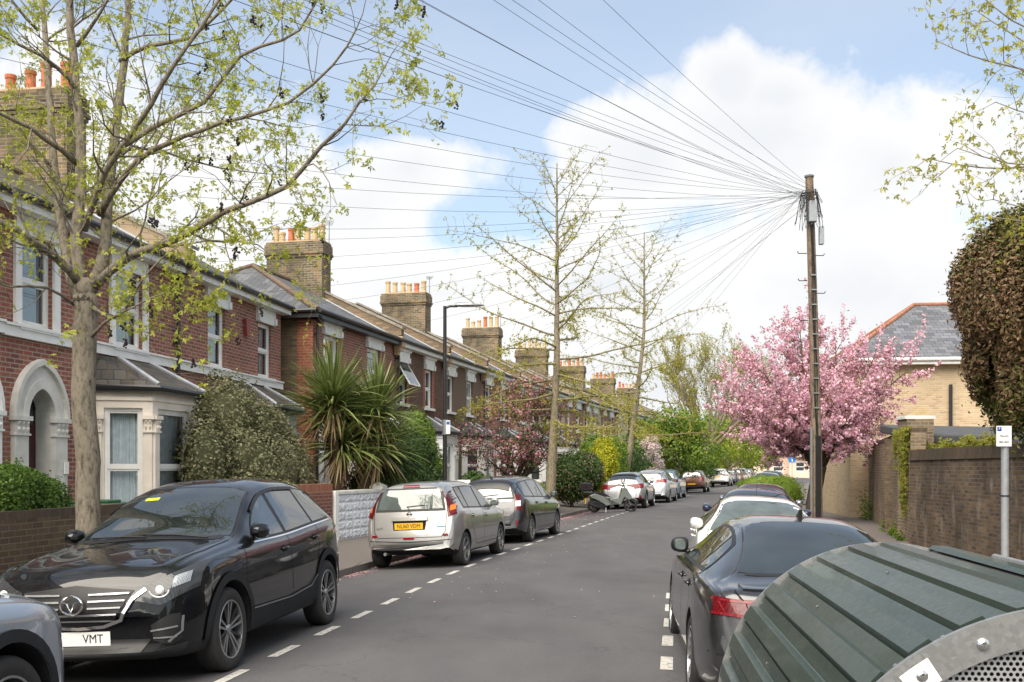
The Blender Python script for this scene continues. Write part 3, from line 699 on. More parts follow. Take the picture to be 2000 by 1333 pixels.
# small wall things of this house
b = MB(); fbox(b, F, 1.50, 1.62, .09, .11, 1.60, 1.80); o = b.build('house_number_plate', M_white, R)
b = MB(); b.lathe([(0, .0), (.07, 0), (.07, .03), (0, .035)], tuple(F(2.0, .05, 1.55)), 10, 'y'); b.build('alarm_box', flat('blue_plastic', (.02, .16, .3), .4), R)
R, F, ang = house('red brick end house behind the grey-green bush, beside the alley', fa(21.4), fa(27.0), M_redbrick, M_slate2, zg=.3, sill_course=3.70, seed=3,
      win=[((10/((1000-406)/FOC+.15)-21.4)*1.011, (10/((1000-440)/FOC+.15)-21.4)*1.011, 3.92, 5.25), ((10/((1000-504)/FOC+.15)-21.4)*1.011, (10/((1000-530)/FOC+.15)-21.4)*1.011, 3.92, 5.25)],
      door=dict(c=.8, r=.36, zs=2.5, pw=.34, col=M_black, mat=M_stone), bay=dict(u0=2.5, u1=4.9, p=.85, ins=.4, zt=3.1, mat=M_white), lint='block', parapet=False, verge=True)
b = MB(); c0 = F(3.35, .05, 5.0); b.prism([(-.13, .18), (.13, .18), (.06, -.2), (-.06, -.2)], 0, .09, lambda a, c, t: F(3.35+a, .005+t, 5.0+c)); b.build('alarm_box', flat('red_alarm_box', (.25, .05, .04), .5), R)

TB = [27.6, 33.8, 38.9, 43.9, 49.3, 54.9, 60.1, 65.2, 70.6, 75.9, 81.2, 86.5, 91.8, 97.1, 102.4]
LB = ['stock brick end house with hipped slate roof, red quoins, behind the spiky palm', 'brown brick house with red window surrounds and a tilted open window', 'pebbledash house with white arched porch beside the black lamp post',
      'house half hidden behind the pink crab apple, fifth chimney pots above', 'pale rendered house right of the pink crab apple', 'pale house with red brick window strips before the leaning ginkgo', 'terrace house seen through the first ginkgo branches',
      'terrace house behind the yellow-green hedge', 'cream terrace house above the tall clipped hedge', 'terrace house behind the second ginkgo trunk', 'terrace house left of the small white blossom tree', 'terrace house behind the bright green trees',
      'distant terrace house with dark roof beside the bare tree', 'farthest terrace house of the left row']
WL = [M_redbrick, brick('brown_brick', [(.13, .07, .05), (.2, .1, .07), (.16, .09, .06)], (.16, .13, .11), grime=.3), M_render, M_redbrick, M_render2, M_render2, M_redbrick, M_render2, M_redbrick, M_render2, M_stock, M_redbrick, M_render2, M_redbrick]
for i in range(len(LB)):
    z0, z1 = TB[i], TB[i+1]; a, c = fs(z0), fs(z1); Wd = math.hypot(c[0]-a[0], c[1]-a[1])
    flipd = i in (2, 4, 6, 8)
    if i == 0: wn = [(.75, 1.75, 3.95, 5.3), (4.0, 5.1, 3.95, 5.3)]
    elif i == 1: wn = [(.35, 1.25, 3.8, 5.15), (3.2, 4.0, 3.8, 5.15)]
    elif i == 2: wn = [(.6, 1.35, 3.8, 5.15, 0), (3.1, 3.95, 3.8, 5.15, 2)]
    else: wn = [(.7, 1.55, 3.85, 5.2), (3.1, 4.2, 3.85, 5.2)]
    kw = dict(door=dict(c=1.0, r=.42, zs=2.3, pw=.3, pointed=False, col=flat('door_%d' % (i % 3), [(.03, .06, .1), (.1, .02, .02), (.03, .05, .03)][i % 3], .4)), bay=dict(u0=2.4, u1=4.6, p=.8, ins=.45, zt=2.95, two=False, rise=.5, mat=M_white))
    R, F, ang = house(LB[i], a, c, WL[i], M_slate, zg=.25, seed=10+i, hip0=(i == 0), win=wn, side=M_stock if i == 0 else None, parapet=True, chim=dict(top=9.05, pots=6 if i else 7) if i in (0, 2, 4, 6, 8, 10, 12) else None,
          aer={0: 2, 2: 1, 4: 1}.get(i, 0), gutter=M_gutter if i == 0 else None, downpipe=.2 if i in (1, 3, 5, 7, 9) else (0.12 if i == 0 else None), bayroof=M_slate, **kw)
    if i == 0:
        b = MB(); G, wd = frame2((0, 1.9), (0, 0)); fbox(b, G, wd-.42, wd+.0, .0, .012, .2, 5.6); fbox(b, F, 0, .42, 0.0, .012, .2, 5.6); b.build('quoins', M_orange, R)
        b = MB(); b.lathe([(.0, 0), (.05, 0), (.05, -.04), (0, -.04)], (0.0, 1.2, 4.95), 10, 'x'); b.build('air_vent', M_black, R)
    if i in (1,):
        for w in wn: 
            for s in (w[0]-.2, w[1]): b = MB(); fbox(b, F, s, s+.2, .0, .006, w[2], w[3]); b.build('brick_surround', M_orange, R)
        # top-hung pane standing open
        b = MB(); b.tube([F(.3, .0, 5.15), F(.3, .45, 4.4)], .03, 4); b.tube([F(1.3, .0, 5.15), F(1.3, .45, 4.4)], .03, 4); b.tube([F(.3, .45, 4.4), F(1.3, .45, 4.4)], .03, 4); sash = b.build('open_sash', M_white, R)
        b = MB(); b.face([F(.3, .01, 5.15), F(1.3, .01, 5.15), F(1.3, .46, 4.4), F(.3, .46, 4.4)]); b.build('pane', M_dglass, sash)
    if i in (4, 5, 7):
        for w in wn:
            for s in (w[0]-.26, w[1]): b = MB(); fbox(b, F, s, s+.26, .0, .008, .4, 5.5); b.build('brick_strip', M_orange, R)

# big yellow brick house at the right behind the wall
def right_house():
    Rr = empty('brick_house', (11.6, 36.0, 0), math.radians(-7)); tag(Rr, 'buff brick house with slate roof behind the right-hand garden wall', 'house')
    b = MB(); panel(b, (0, 0), (11, 0), -.1, 5.35, [(5.0, 6.3, 2.2, 2.95, .15)]); 
    b.face([(0, 0, -.1), (0, 8, -.1), (0, 8, 5.35), (0, 0, 5.35)]); b.face([(11, 0, -.1), (11, 8, -.1), (11, 8, 5.35), (11, 0, 5.35)]); b.face([(0, 8, -.1), (11, 8, -.1), (11, 8, 5.35), (0, 8, 5.35)])
    b.build('wall', M_gaultwall, Rr)
    window(Rr, (0, 0), (11, 0), 5.0, 6.3, 2.2, 2.95, .06)
    b = MB(); o = .35; ze = 5.4; zr = 7.8
    slab(b, [(-o, -o, ze), (11+o, -o, ze), (8, 4, zr), (3.1, 4, zr)]); slab(b, [(-o, 8+o, ze), (11+o, 8+o, ze), (8, 4, zr), (3.1, 4, zr)]); slab(b, [(-o, -o, ze), (3.1, 4, zr), (-o, 8+o, ze)]); slab(b, [(11+o, -o, ze), (8, 4, zr), (11+o, 8+o, ze)])
    rf = b.build('roof', M_slateblue, Rr)
    b = MB(); b.tube([(-o, -o, ze+.03), (3.1, 4, zr+.03), (8, 4, zr+.03), (11+o, -o, ze+.03)], .075, 8); b.tube([(-o, 8+o, ze+.03), (3.1, 4, zr+.03)], .075, 8); b.build('ridge_tiles', flat('weathered_ridge', (.30, .13, .075), .85, .3, 5), rf)
    b = MB(); b.box(-o, 11+o, -o-.03, -o, ze-.22, ze-.02); b.box(-o-.03, -o, -o, 8+o, ze-.22, ze-.02); b.box(-o, 11+o, -o, 0, ze-.22, ze-.19); b.tube([(-o, -o-.08, ze-.06), (11+o, -o-.08, ze-.06)], .06, 8); b.build('gutter', M_white, Rr)
    b = MB(); b.tube([(3.28, -.09, 4.5), (3.28, -.09, .5)], .06, 8); b.tube([(2.55, -.09, 2.72), (3.28, -.09, 2.66)], .045, 8); b.build('soil_pipe', M_gutter, Rr)
right_house()

# pale houses closing the street
M_pinkrend = flat('pink_render', (.72, .55, .45), .8, .1, 2); M_paletile = slate('pale_tile', (.42, .27, .19), 0, .3, .3)
for i, (px, Z, w, h, lab) in enumerate([(1492, 168, 9, 5, 'pale pink gabled house closing the far end of the street, by the leafy trees'), (1535, 172, 8, 4.6, 'pale cream house closing the street beside the blue no-through sign'), (1604, 165, 10, 4.4, 'low pinkish house beyond the side road'), (1665, 150, 9, 4.0, 'pale bungalow glimpsed right of the blossom tree trunk')]):
    c = U(px, 905, Z); Rr = empty('distant_house', (c.x-w/2, Z, 0)); tag(Rr, lab, 'house', 'pale houses at the end of the street')
    b = MB(); panel(b, (0, 0), (w, 0), -.3, h-1.2, [(1, 2.4, 1, 2.4), (w-3, w-1.4, 1, 2.4)]); b.box(0, w, .3, 6, -.3, h-1.2); b.build('wall', M_pinkrend if i % 2 == 0 else M_render2, Rr)
    for (a, c2) in ((1, 2.4), (w-3, w-1.4)): window(Rr, (0, 0), (w, 0), a, c2, 1, 2.4, .06)
    b = MB(); slab(b, [(-.4, -.5, h-1.25), (w+.4, -.5, h-1.25), (w+.4, 3, h+1.4), (-.4, 3, h+1.4)], .1); slab(b, [(-.4, 6.5, h-1.25), (w+.4, 6.5, h-1.25), (w+.4, 3, h+1.4), (-.4, 3, h+1.4)], .1); b.build('roof', M_paletile, Rr)
    b = MB(); b.prism([(w*.3-1.8, h-1.3), (w*.3+1.8, h-1.3), (w*.3, h+1.1)], -.7, 2, lambda a, z, t: Vector((a, t, z))); b.build('gable', M_render2, Rr)
# ------------------------------------------------------------------ cars
M_tyre = flat('tyre_rubber', (.022, .021, .021), .8, .2, 20, bump=.2)
M_alloy = flat('alloy_wheel', (.42, .43, .44), .28, .06, 5, .9)
M_alloydark = flat('dark_alloy', (.05, .05, .052), .3, .1, 5, .7)
M_well = flat('wheel_well_black', (.008, .008, .008), .9, .1)
M_clad = flat('grey_plastic_cladding', (.020, .021, .023), .8, .15, 9, spec=.25)
M_chrome = flat('chrome_trim', (.75, .75, .76), .12, .03, 5, 1.0)
M_carglass = glassm('car_glass', (.010, .014, .014), 2.35)
M_paleglass = glassm('pale_car_glass', (.06, .075, .072), 1.85)
M_rubber = flat('window_rubber', (.012, .012, .013), .5, .1)
M_seam = flat('panel_gap', (.004, .004, .004), .9, .1)
def lens(name, col, rough=.12):
    if name in MATS: return MATS[name]
    t = NT(name); c = t.coord(); w = t.n('ShaderNodeTexWave', Scale=18, Distortion=1.5); t.l(c, w.inputs['Vector'])
    t.set(t.mix(w.outputs['Fac'], col, tuple(min(1, x*1.5+.003) for x in col)), rough+.06, 0, .35, .25); t.bump(w.outputs['Fac'], .12, .003)
    MATS[name] = t.m; return t.m
M_red = lens('red_lens', (.07, .001, .003)); M_redbright = lens('bright_red_lens', (.13, .003, .006)); M_amber = lens('amber_lens', (.6, .16, .02))
M_head = lens('headlamp_lens', (.20, .22, .24), .08); M_headdark = lens('dark_headlamp', (.03, .033, .036), .06); M_clearlens = lens('clear_lens', (.55, .55, .56), .1)
M_yplate = flat('yellow_plate', (.75, .42, .02), .4, .05); M_wplate = flat('white_plate', (.72, .72, .70), .4, .04)
M_text = flat('plate_black', (.012, .012, .012), .5, .05)
M_stickY = flat('yellow_sticker', (.7, .65, .05), .6, .05)

def text_mesh(name, body, size, mat, parent, M, ext=.001, sx=.86, align='CENTER'):
    cu = bpy.data.curves.new(name, 'FONT'); cu.body = body; cu.size = size; cu.extrude = ext; cu.align_x = align; cu.align_y = 'CENTER'; cu.resolution_u = 6
    o = bpy.data.objects.new(name, cu); COL.objects.link(o); dg = bpy.context.evaluated_depsgraph_get()
    me = bpy.data.meshes.new_from_object(o.evaluated_get(dg)); me.name = name; COL.objects.unlink(o); bpy.data.objects.remove(o)
    me.transform(M @ Matrix.Diagonal((sx, 1, 1, 1))); me.materials.clear(); me.materials.append(mat)
    q = bpy.data.objects.new(name, me); COL.objects.link(q); q.parent = parent; return q

def interp(tab, s):
    """monotone-ish cubic through (s, v) pairs"""
    xs = [a for a, _ in tab]; ys = [b for _, b in tab]
    if s <= xs[0]: return ys[0]
    if s >= xs[-1]: return ys[-1]
    i = 0
    while xs[i+1] < s: i += 1
    h = xs[i+1]-xs[i]; t = (s-xs[i])/h; d = (ys[i+1]-ys[i])/h
    def m(j):
        if j <= 0 or j >= len(xs)-1: return d
        a = (ys[j]-ys[j-1])/(xs[j]-xs[j-1]); b = (ys[j+1]-ys[j])/(xs[j+1]-xs[j])
        if a*b <= 0: return 0
        return 2*a*b/(a+b)
    return (2*t**3-3*t**2+1)*ys[i]+(t**3-2*t**2+t)*h*m(i)+(-2*t**3+3*t**2)*ys[i+1]+(t**3-t**2)*h*m(i+1)

class Car:
    """s runs from the front bumper (0) to the rear (L). local x forward, y left, z up, origin on the ground at mid-length"""
    def __init__(c, sp): c.__dict__.update(sp); c.sp = sp
    def X(c, s): return c.L/2-s
    def section(c, s):
        zt, zs, ws, wr, zb = (interp(t, s) for t in (c.top, c.sh, c.wid, c.rail, c.bot))
        zs = min(zs, zt-.02); wr = min(wr, ws-.01)
        gh = max(0, min(1, (zt-zs-.10)/.25)); cr = c.crown if hasattr(c, 'crown') else .05
        zr = zt-.02-(cr+.02)*gh; zr = max(zr, zs+.008)
        zm = zb+(zs-zb)*.52; wm = ws+.0+.028*min(1, (zs-zb)/.5)
        k = [(0, zt), (wr*.35, zt-cr*.10), (wr*.7, zt-cr*.42), (wr*.92, (zr*.7+zt*.3)), (wr+.012*gh, zr-.012), ]
        k += [(wr+(ws-.03-wr)*.35, zr+(zs-zr)*.33), (wr+(ws-.03-wr)*.72, zr+(zs-zr)*.68), (ws-.022, zs+.006), (ws, zs-.03), (ws+.016, zs-.10*min(1, (zs-zb)/.5)), (wm, zm), (ws+.018, zb+(zs-zb)*.27), (ws-.0, zb+.10*min(1, (zs-zb)/.5)), (ws-.035, zb+.02), (ws-.13, zb), (ws*.5, zb), (0, zb)]
        return k
    def build_body(c, parent, mat):
        ss = []; L = c.L
        e = [0, .008, .02, .04, .07, .11, .16, .22, .30, .40]
        ss = e+list(np.arange(.5, L-.45, .07))+[L-x for x in e[::-1]]
        rings = []
        for s in ss:
            k = c.section(s)
            # Catmull-Rom through the half section
            P_ = [Vector((a, b)) for a, b in k]; pts = []
            for i in range(len(P_)-1):
                p0 = P_[i-1] if i else Vector((-P_[1].x, P_[1].y)); p1, p2 = P_[i], P_[i+1]; p3 = P_[i+2] if i+2 < len(P_) else Vector((-P_[-2].x, P_[-2].y))
                l1 = max((p2-p1).length, 1e-5); m1 = (p2-p0)*(l1/max((p1-p0).length+l1, 1e-5)); m2 = (p3-p1)*(l1/max((p3-p2).length+l1, 1e-5))
                for t in (0, .34, .67):
                    h = (2*t**3-3*t**2+1)*p1+(t**3-2*t**2+t)*m1+(-2*t**3+3*t**2)*p2+(t**3-t**2)*m2; pts.append(h)
            pts.append(P_[-1])
            x = c.X(s)
            # plan bow of the nose and tail: the middle stands further out than the corners
            bow = getattr(c, 'bow', .10); fr = max(0, 1-s/.6); bk = max(0, 1-(L-s)/.6)
            full = [(x-bow*fr*(q.x/.9)**2+bow*.8*bk*(q.x/.9)**2, q.x, q.y) for q in pts]
            ring = full+[(a, -b, z) for a, b, z in full[-2:0:-1]]
            rings.append(ring)
        n = len(rings[0]); bm = bmesh.new(); vr = [[bm.verts.new(p) for p in r] for r in rings]
        for i in range(len(rings)-1):
            for j in range(n): bm.faces.new((vr[i][j], vr[i][(j+1) % n], vr[i+1][(j+1) % n], vr[i+1][j]))
        bm.faces.new(vr[0][::-1]); bm.faces.new(vr[-1])
        bmesh.ops.recalc_face_normals(bm, faces=bm.faces)
        me = bpy.data.meshes.new('body'); bm.to_mesh(me); c.bvh = BVHTree.FromBMesh(bm); bm.free()
        me.materials.append(mat); me.materials.append(M_well); me.materials.append(M_clad)
        o = bpy.data.objects.new('body', me); COL.objects.link(o)
        # wheel arches
        cut = MB()
        for s in c.axles:
            for sd in (1, -1): cut.lathe([(0, sd*.46), (c.ra, sd*.46), (c.ra, sd*1.2), (0, sd*1.2)], (c.X(s), 0, c.r*.98), 40, 'y')
        co = cut.build('cutter', M_well, merge=True)
        md = o.modifiers.new('b', 'BOOLEAN'); md.object = co; md.operation = 'DIFFERENCE'; md.solver = 'EXACT'
        dg = bpy.context.evaluated_depsgraph_get(); m2 = bpy.data.meshes.new_from_object(o.evaluated_get(dg)); m2.name = 'body'
        o.modifiers.clear(); o.data = m2; bpy.data.objects.remove(co); 
        m2.materials.clear(); [m2.materials.append(m) for m in (mat, M_well, M_clad)]
        for p in m2.polygons:
            p.use_smooth = True; p.material_index = 0; q = p.center; 
            for s in c.axles:
                dx, dz = q.x-c.X(s), q.z-c.r*.98; rr = math.hypot(dx, dz)
                if rr < c.ra+.002 and (rr < c.ra-.02 or abs(p.normal.y) < .7) and abs(q.y) > .42 and abs((p.normal.x*dx+p.normal.z*dz)) > .7*rr*abs(1) - .0 or (rr < c.ra-.01): p.material_index = 1; p.use_smooth = False
            if q.z < interp(c.bot, c.L/2-q.x)+getattr(c, 'clad', .03) and p.material_index == 0: p.material_index = 2 if getattr(c, 'clad', 0) else (1 if p.normal.z < -.6 else 0)
        try:
            m2.set_sharp_from_angle(angle=math.radians(50))
        except Exception: pass
        o.parent = parent; c.body = o; return o
    def hit(c, ax, a, b, off):
        if ax in ('L', 'R'):
            sg = 1 if ax == 'L' else -1; o = Vector((c.X(a), 3*sg, b)); d = Vector((0, -sg, 0))
        elif ax == 'F': o = Vector((c.L/2+2, a, b)); d = Vector((-1, 0, 0))
        elif ax == 'B': o = Vector((-c.L/2-2, a, b)); d = Vector((1, 0, 0))
        else: o = Vector((c.X(a), b, 3)); d = Vector((0, 0, -1))
        p, n, i, t = c.bvh.ray_cast(o, d)
        if p is None:
            p, n, i, t = c.bvh.find_nearest(o+d*(3 if ax in 'LRT' else c.L/2+2-c.L/2+.15))
        if n.dot(d) > 0: n = -n
        return p+n*off
    def patch(c, ax, top, bot, mat, name, parent, off=.005, n=14, m=6, th=0.0, b=None):
        """surface patch between two curves in the projection plane; th > 0 gives it a raised edge"""
        def rs(cv, t):
            ls = [0]; 
            for i in range(len(cv)-1): ls.append(ls[-1]+math.dist(cv[i], cv[i+1]))
            x = t*ls[-1]
            for i in range(len(cv)-1):
                if x <= ls[i+1]+1e-9 or i == len(cv)-2:
                    k = (x-ls[i])/max(ls[i+1]-ls[i], 1e-9); return (cv[i][0]+(cv[i+1][0]-cv[i][0])*k, cv[i][1]+(cv[i+1][1]-cv[i][1])*k)
        own = b is None; b = b or MB(); rows = []
        for j in range(m+1):
            w = j/m; row = []
            for i in range(n+1):
                p, q = rs(top, i/n), rs(bot, i/n); row.append(c.hit(ax, p[0]*(1-w)+q[0]*w, p[1]*(1-w)+q[1]*w, off))
            rows.append(row)
        b.grid(rows)
        if th:
            edge = rows[0]+[r[-1] for r in rows[1:]]+rows[-1][-2::-1]+[r[0] for r in rows[-2:0:-1]]
            cen = sum((v for r in rows for v in r), Vector())/(len(rows)*len(rows[0])); base = []
            for p in edge:
                q = c.bvh.find_nearest(p); base.append(q[0]-(p-q[0]).normalized()*.004 if q[0] is not None else p)
            k = len(edge)
            for i in range(k): b.face([edge[i], edge[(i+1) % k], base[(i+1) % k], base[i]])
        if own: return b.build(name, mat, parent, smooth=True, uv=False)
    def both(c, top, bot, mat, name, parent, **k):
        c.patch('L', top, bot, mat, name, parent, **k); c.patch('R', top, bot, mat, name, parent, **k)
    def stripe(c, ax, pts, w, mat, name, parent, off=.004, b=None):
        own = b is None; b = b or MB(); pts2 = []
        for i in range(len(pts)-1):
            n = max(2, int(math.dist(pts[i], pts[i+1])/.05))
            for k in range(n): t = k/n; pts2.append((pts[i][0]*(1-t)+pts[i+1][0]*t, pts[i][1]*(1-t)+pts[i+1][1]*t))
        pts2.append(pts[-1]); A, B_ = [], []
        for i, p in enumerate(pts2):
            q0, q1 = pts2[max(0, i-1)], pts2[min(len(pts2)-1, i+1)]; dx, dy = q1[0]-q0[0], q1[1]-q0[1]; l = math.hypot(dx, dy) or 1; nx, ny = -dy/l*w/2, dx/l*w/2
            A.append(c.hit(ax, p[0]+nx, p[1]+ny, off)); B_.append(c.hit(ax, p[0]-nx, p[1]-ny, off))
        b.grid([A, B_])
        if own: return b.build(name, mat, parent, smooth=True, uv=False)
    def zr(c, s):
        k = c.section(s); return k[4][1]
    def zs(c, s): return min(interp(c.sh, s), interp(c.top, s)-.02)

WHEELS = {}
def wheel_meshes(r, w, style):
    key = (round(r, 3), w, style)
    if key in WHEELS: return WHEELS[key]
    t = MB(); ri = r*.70; pr = []
    t.lathe([(ri*.96, -w*.42), (ri, -w*.46), (r*.86, -w*.5), (r*.965, -w*.44), (r, -w*.33), (r, 0), (r, w*.33), (r*.965, w*.44), (r*.86, w*.5), (ri, w*.46), (ri*.96, w*.42)], n=44, axis='y')
    for k in (-.18, 0, .18): pass
    to = t.build('tyre', M_tyre, smooth=True, uv=False)
    # tread blocks give the tyre an uneven shoulder
    m = MB(); m.lathe([(ri*.97, w*.40), (ri*1.0, w*.46), (ri*.99, w*.475), (ri*.94, w*.46), (ri*.93, w*.25), (ri*.9, -w*.4)], n=40, axis='y', mi=0)
    m.lathe([(0, w*.12), (ri*.93, w*.12)], n=30, axis='y', mi=1)       # dark backing (brake side)
    m.lathe([(0, w*.16), (ri*.52, w*.16), (ri*.52, w*.13)], n=24, axis='y', mi=2)   # disc
    n = {'ten': 5, 'five': 5, 'seven': 7, 'multi': 9, 'cap': 7}[style]
    for k in range(n):
        a = 2*math.pi*k/n
        def arm(a0, a1, w0, w1, mi, r0=.14, r1=.955):
            p0 = Vector((math.cos(a0), 0, math.sin(a0)))*ri*r0; p1 = Vector((math.cos(a1), 0, math.sin(a1)))*ri*r1
            d = (p1-p0).normalized(); s = Vector((-d.z, 0, d.x)); y0, y1 = w*.34, w*.44; Y = Vector((0, 1, 0))
            q = [p0-s*w0+Y*y0, p0+s*w0+Y*y0, p1+s*w1+Y*y1, p1-s*w1+Y*y1]; h = [v-Y*w*.14 for v in q]
            m.faces(q+h, [(0, 1, 2, 3), (0, 4, 5, 1), (1, 5, 6, 2), (2, 6, 7, 3), (3, 7, 4, 0)], mi)
        if style == 'ten':
            arm(a, a-.22, ri*.05, ri*.035, 3); arm(a, a+.22, ri*.05, ri*.035, 0)
            arm(a+.63, a+.50, ri*.035, ri*.05, 0, .2)
        elif style == 'five': arm(a, a, ri*.13, ri*.10, 0); 
        elif style == 'multi': arm(a, a-.09, ri*.035, ri*.03, 0); arm(a, a+.16, ri*.035, ri*.03, 0)
        else: arm(a, a, ri*.10, ri*.075, 0)
    m.lathe([(0, w*.40), (ri*.10, w*.40), (ri*.17, w*.36), (ri*.2, w*.2)], n=16, axis='y', mi=0)
    for k in range(5):
        a = 2*math.pi*k/5+.3; m.lathe([(0, w*.385), (ri*.022, w*.385), (ri*.024, w*.3)], (math.cos(a)*ri*.13, 0, math.sin(a)*ri*.13), 6, 'y', 1)
    ro = m.build('rim', [M_alloy, M_well, M_metal, M_alloydark], smooth=False, uv=False)
    WHEELS[key] = (to, ro, [0])
    return WHEELS[key]
def put_wheel(parent, x, y, r, w, style, left, steer=0):
    to, ro, used = wheel_meshes(r, w, style)
    e = empty('wheel', (x, y, r-.008), (0 if left else math.pi)+steer, parent)
    for q in (to, ro):
        c = q if not used[0] else q.copy()
        if used[0]: COL.objects.link(c)
        c.parent = e
    used[0] = 1
    return e
def mirror_(c, parent, mat, s=None, z=None):
    s = s or c.cowl+.32; z = z or c.zs(s)+.10
    for sg in (1, -1):
        p = c.hit('L' if sg > 0 else 'R', s, z-.04, 0); b = MB()
        x, y, zz = p.x+.02, p.y+sg*.085, z+.02
        rows = []
        for i, (k, wd) in enumerate(((-.055, .6), (-.04, .93), (0.0, 1), (.05, .88), (.10, .6), (.12, .25))):
            row = []
            for j in range(12):
                a = 2*math.pi*j/12; ca, sa = math.cos(a), math.sin(a); e = .7
                row.append(Vector((x+k, y+sg*.09*wd*math.copysign(abs(ca)**e, ca), zz+.078*wd*math.copysign(abs(sa)**e, sa)*(1-.12*ca*sg))))
            rows.append(row+[row[0]])
        b.grid(rows); b.face(rows[-1][:-1]); 
        o = b.build('wing_mirror', mat, parent, smooth=True, uv=False)
        g = MB(); g.face([Vector((x-.053, v.y, v.z)) for v in rows[0][:-1]]); g.build('mirror_glass', M_paleglass, o)
        a = MB(); a.tube([Vector((x-.0, y-sg*.05, zz-.04)), Vector((p.x+.0, p.y-.03*sg, z-.07))], [.026, .034], 8); a.build('mirror_arm', M_black, o)
def side_glass(c, parent, panes, gl=None, chrome=False, off=.006):
    gl = gl or M_carglass; lo, hi = .045, .035
    bl = min(p[0] for p in panes); 
    s0 = min(min(p[0], p[2]) for p in panes)-.035; s1 = max(max(p[1], p[3]) for p in panes)+.04
    t0 = min(p[2] for p in panes)-.02; t1 = max(p[3] for p in panes)+.03
    def tp(a, b2, d, n=8): return [(a+(b2-a)*i/n, c.zr(a+(b2-a)*i/n)-d) for i in range(n+1)]
    def bt(a, b2, d, n=8): return [(a+(b2-a)*i/n, c.zs(a+(b2-a)*i/n)+d) for i in range(n+1)]
    for ax in 'LR':
        rub = c.patch(ax, tp(t0, t1, hi-.022), bt(s0, s1, lo-.02), M_rubber, 'window_seal', parent, off=.003, n=40, m=8)
        for (a, b2, ta, tb) in panes:
            c.patch(ax, tp(ta, tb, hi), bt(a, b2, lo), gl, 'side_window', parent, off=off, n=16, m=6)
        if chrome: c.stripe(ax, bt(s0, s1, lo-.03, 20), .014, M_chrome, 'window_trim', parent, off=.006)
def top_glass(c, parent, sa, sb, name, ax='T', inset=.05, gl=None, z=None, wtop=None):
    """windscreen or rear glass, between stations sa (upper) and sb (lower)"""
    gl = gl or M_carglass; n = 10
    if z is None:
        def row(s, ex): return [(s, (interp(c.rail, s)-inset+ex)*(1-2*i/12)) for i in range(13)]
        b = MB(); rows = []
        for k in range(n+1):
            s = sa+(sb-sa)*k/n; rows.append([c.hit('T', p[0], p[1], .004) for p in row(s, 0)])
        # seal
        q = MB(); e = .03; rr = []
        sg = 1 if sb > sa else -1
        for k in range(n+1):
            s = sa-e*sg+(sb-sa+2*e*sg)*k/n; rr.append([c.hit('T', p[0], p[1], .002) for p in row(s, e)])
        q.grid(rr); seal = q.build(name+'_seal', M_rubber, parent, smooth=True, uv=False)
        b.grid(rows); return b.build(name, gl, parent, smooth=True, uv=False)
def plate(c, parent, ax, z, text, col, w=.52, y=0, tilt=0):
    p = c.hit(ax, y, z, 0); sg = 1 if ax == 'F' else -1; h = .111
    pe = max(c.hit(ax, y+dy, z+dz, 0).x*sg for dy in (-w/2, 0, w/2) for dz in (-h/2, h/2)); x = sg*pe
    b = MB(); b.box(-w/2, w/2, -h/2, h/2, 0, .006); R_ = Matrix.Translation((x+sg*.004, y, z)) @ Matrix(((0, 0, sg), (sg, 0, 0), (0, 1, 0))).to_4x4()
    for i in range(len(b.v)): b.v[i] = tuple(R_ @ Vector(b.v[i]))
    o = b.build('number_plate', col, parent)
    if text: text_mesh('lettering', text, .098, M_text, o, R_ @ Matrix.Translation((0, -.002, .0075)), sx=.9)
    return o
def handles(c, parent, sl, mat, z=None):
    for s in sl:
        for ax in 'LR':
            zz = (z or c.zs(s)-.11); b = MB(); sg = 1 if ax == 'L' else -1
            p0, p1, p2 = c.hit(ax, s-.09, zz, .012), c.hit(ax, s, zz+.004, .03), c.hit(ax, s+.09, zz, .012)
            b.tube([p0, p1, p2], [.012, .017, .012], 8); o = b.build('door_handle', mat, parent, smooth=True, uv=False)
            b = MB(); c.patch(ax, [(s-.07, zz+.03), (s+.06, zz+.03)], [(s-.07, zz-.03), (s+.06, zz-.03)], None, '', None, off=.003, n=4, m=2, b=b); b.build('handle_recess', M_seam, o)
def door_seams(c, parent, lines, w=.009):
    b = MB()
    for ax in 'LR':
        for l in lines: c.stripe(ax, l, w, None, '', None, off=.003, b=b)
    b.build('door_gaps', M_seam, parent, smooth=True, uv=False)
def arch_trim(c, parent, wd=.06):
    for s in c.axles:
        for ax in 'LR':
            pts = []
            for i in range(23):
                a = math.radians(-12+204*i/22); pts.append((s-math.cos(a)*(c.ra+wd/2-.003), c.r*.98+math.sin(a)*(c.ra+wd/2-.003)))
            pts = [p for p in pts if p[1] > interp(c.bot, p[0])+.03]
            c.stripe(ax, pts, wd, M_clad, 'arch_trim', parent, off=.014)
def antenna(c, parent, s, h=.05, fin=True):
    p = c.hit('T', s, 0, 0); b = MB()
    if fin: b.prism([(-.09, -.01), (.05, -.01), (.075, .065), (.05, .07)], -.018, .018, lambda a, z, t: Vector((p.x-a, t*(1-z*6), p.z+z)))
    else: b.tube([p, p+Vector((-.10, 0, .32))], [.006, .003], 5); b.lathe([(.022, 0), (.014, .02), (0, .022)], tuple(p), 10)
    b.build('roof_aerial', M_black, parent)
def wiper(c, parent, ax, pts, nm='wiper'):
    b = MB(); b.tube([c.hit(ax, a, d, .018) for a, d in pts], .009, 5); b.build(nm, M_black, parent)

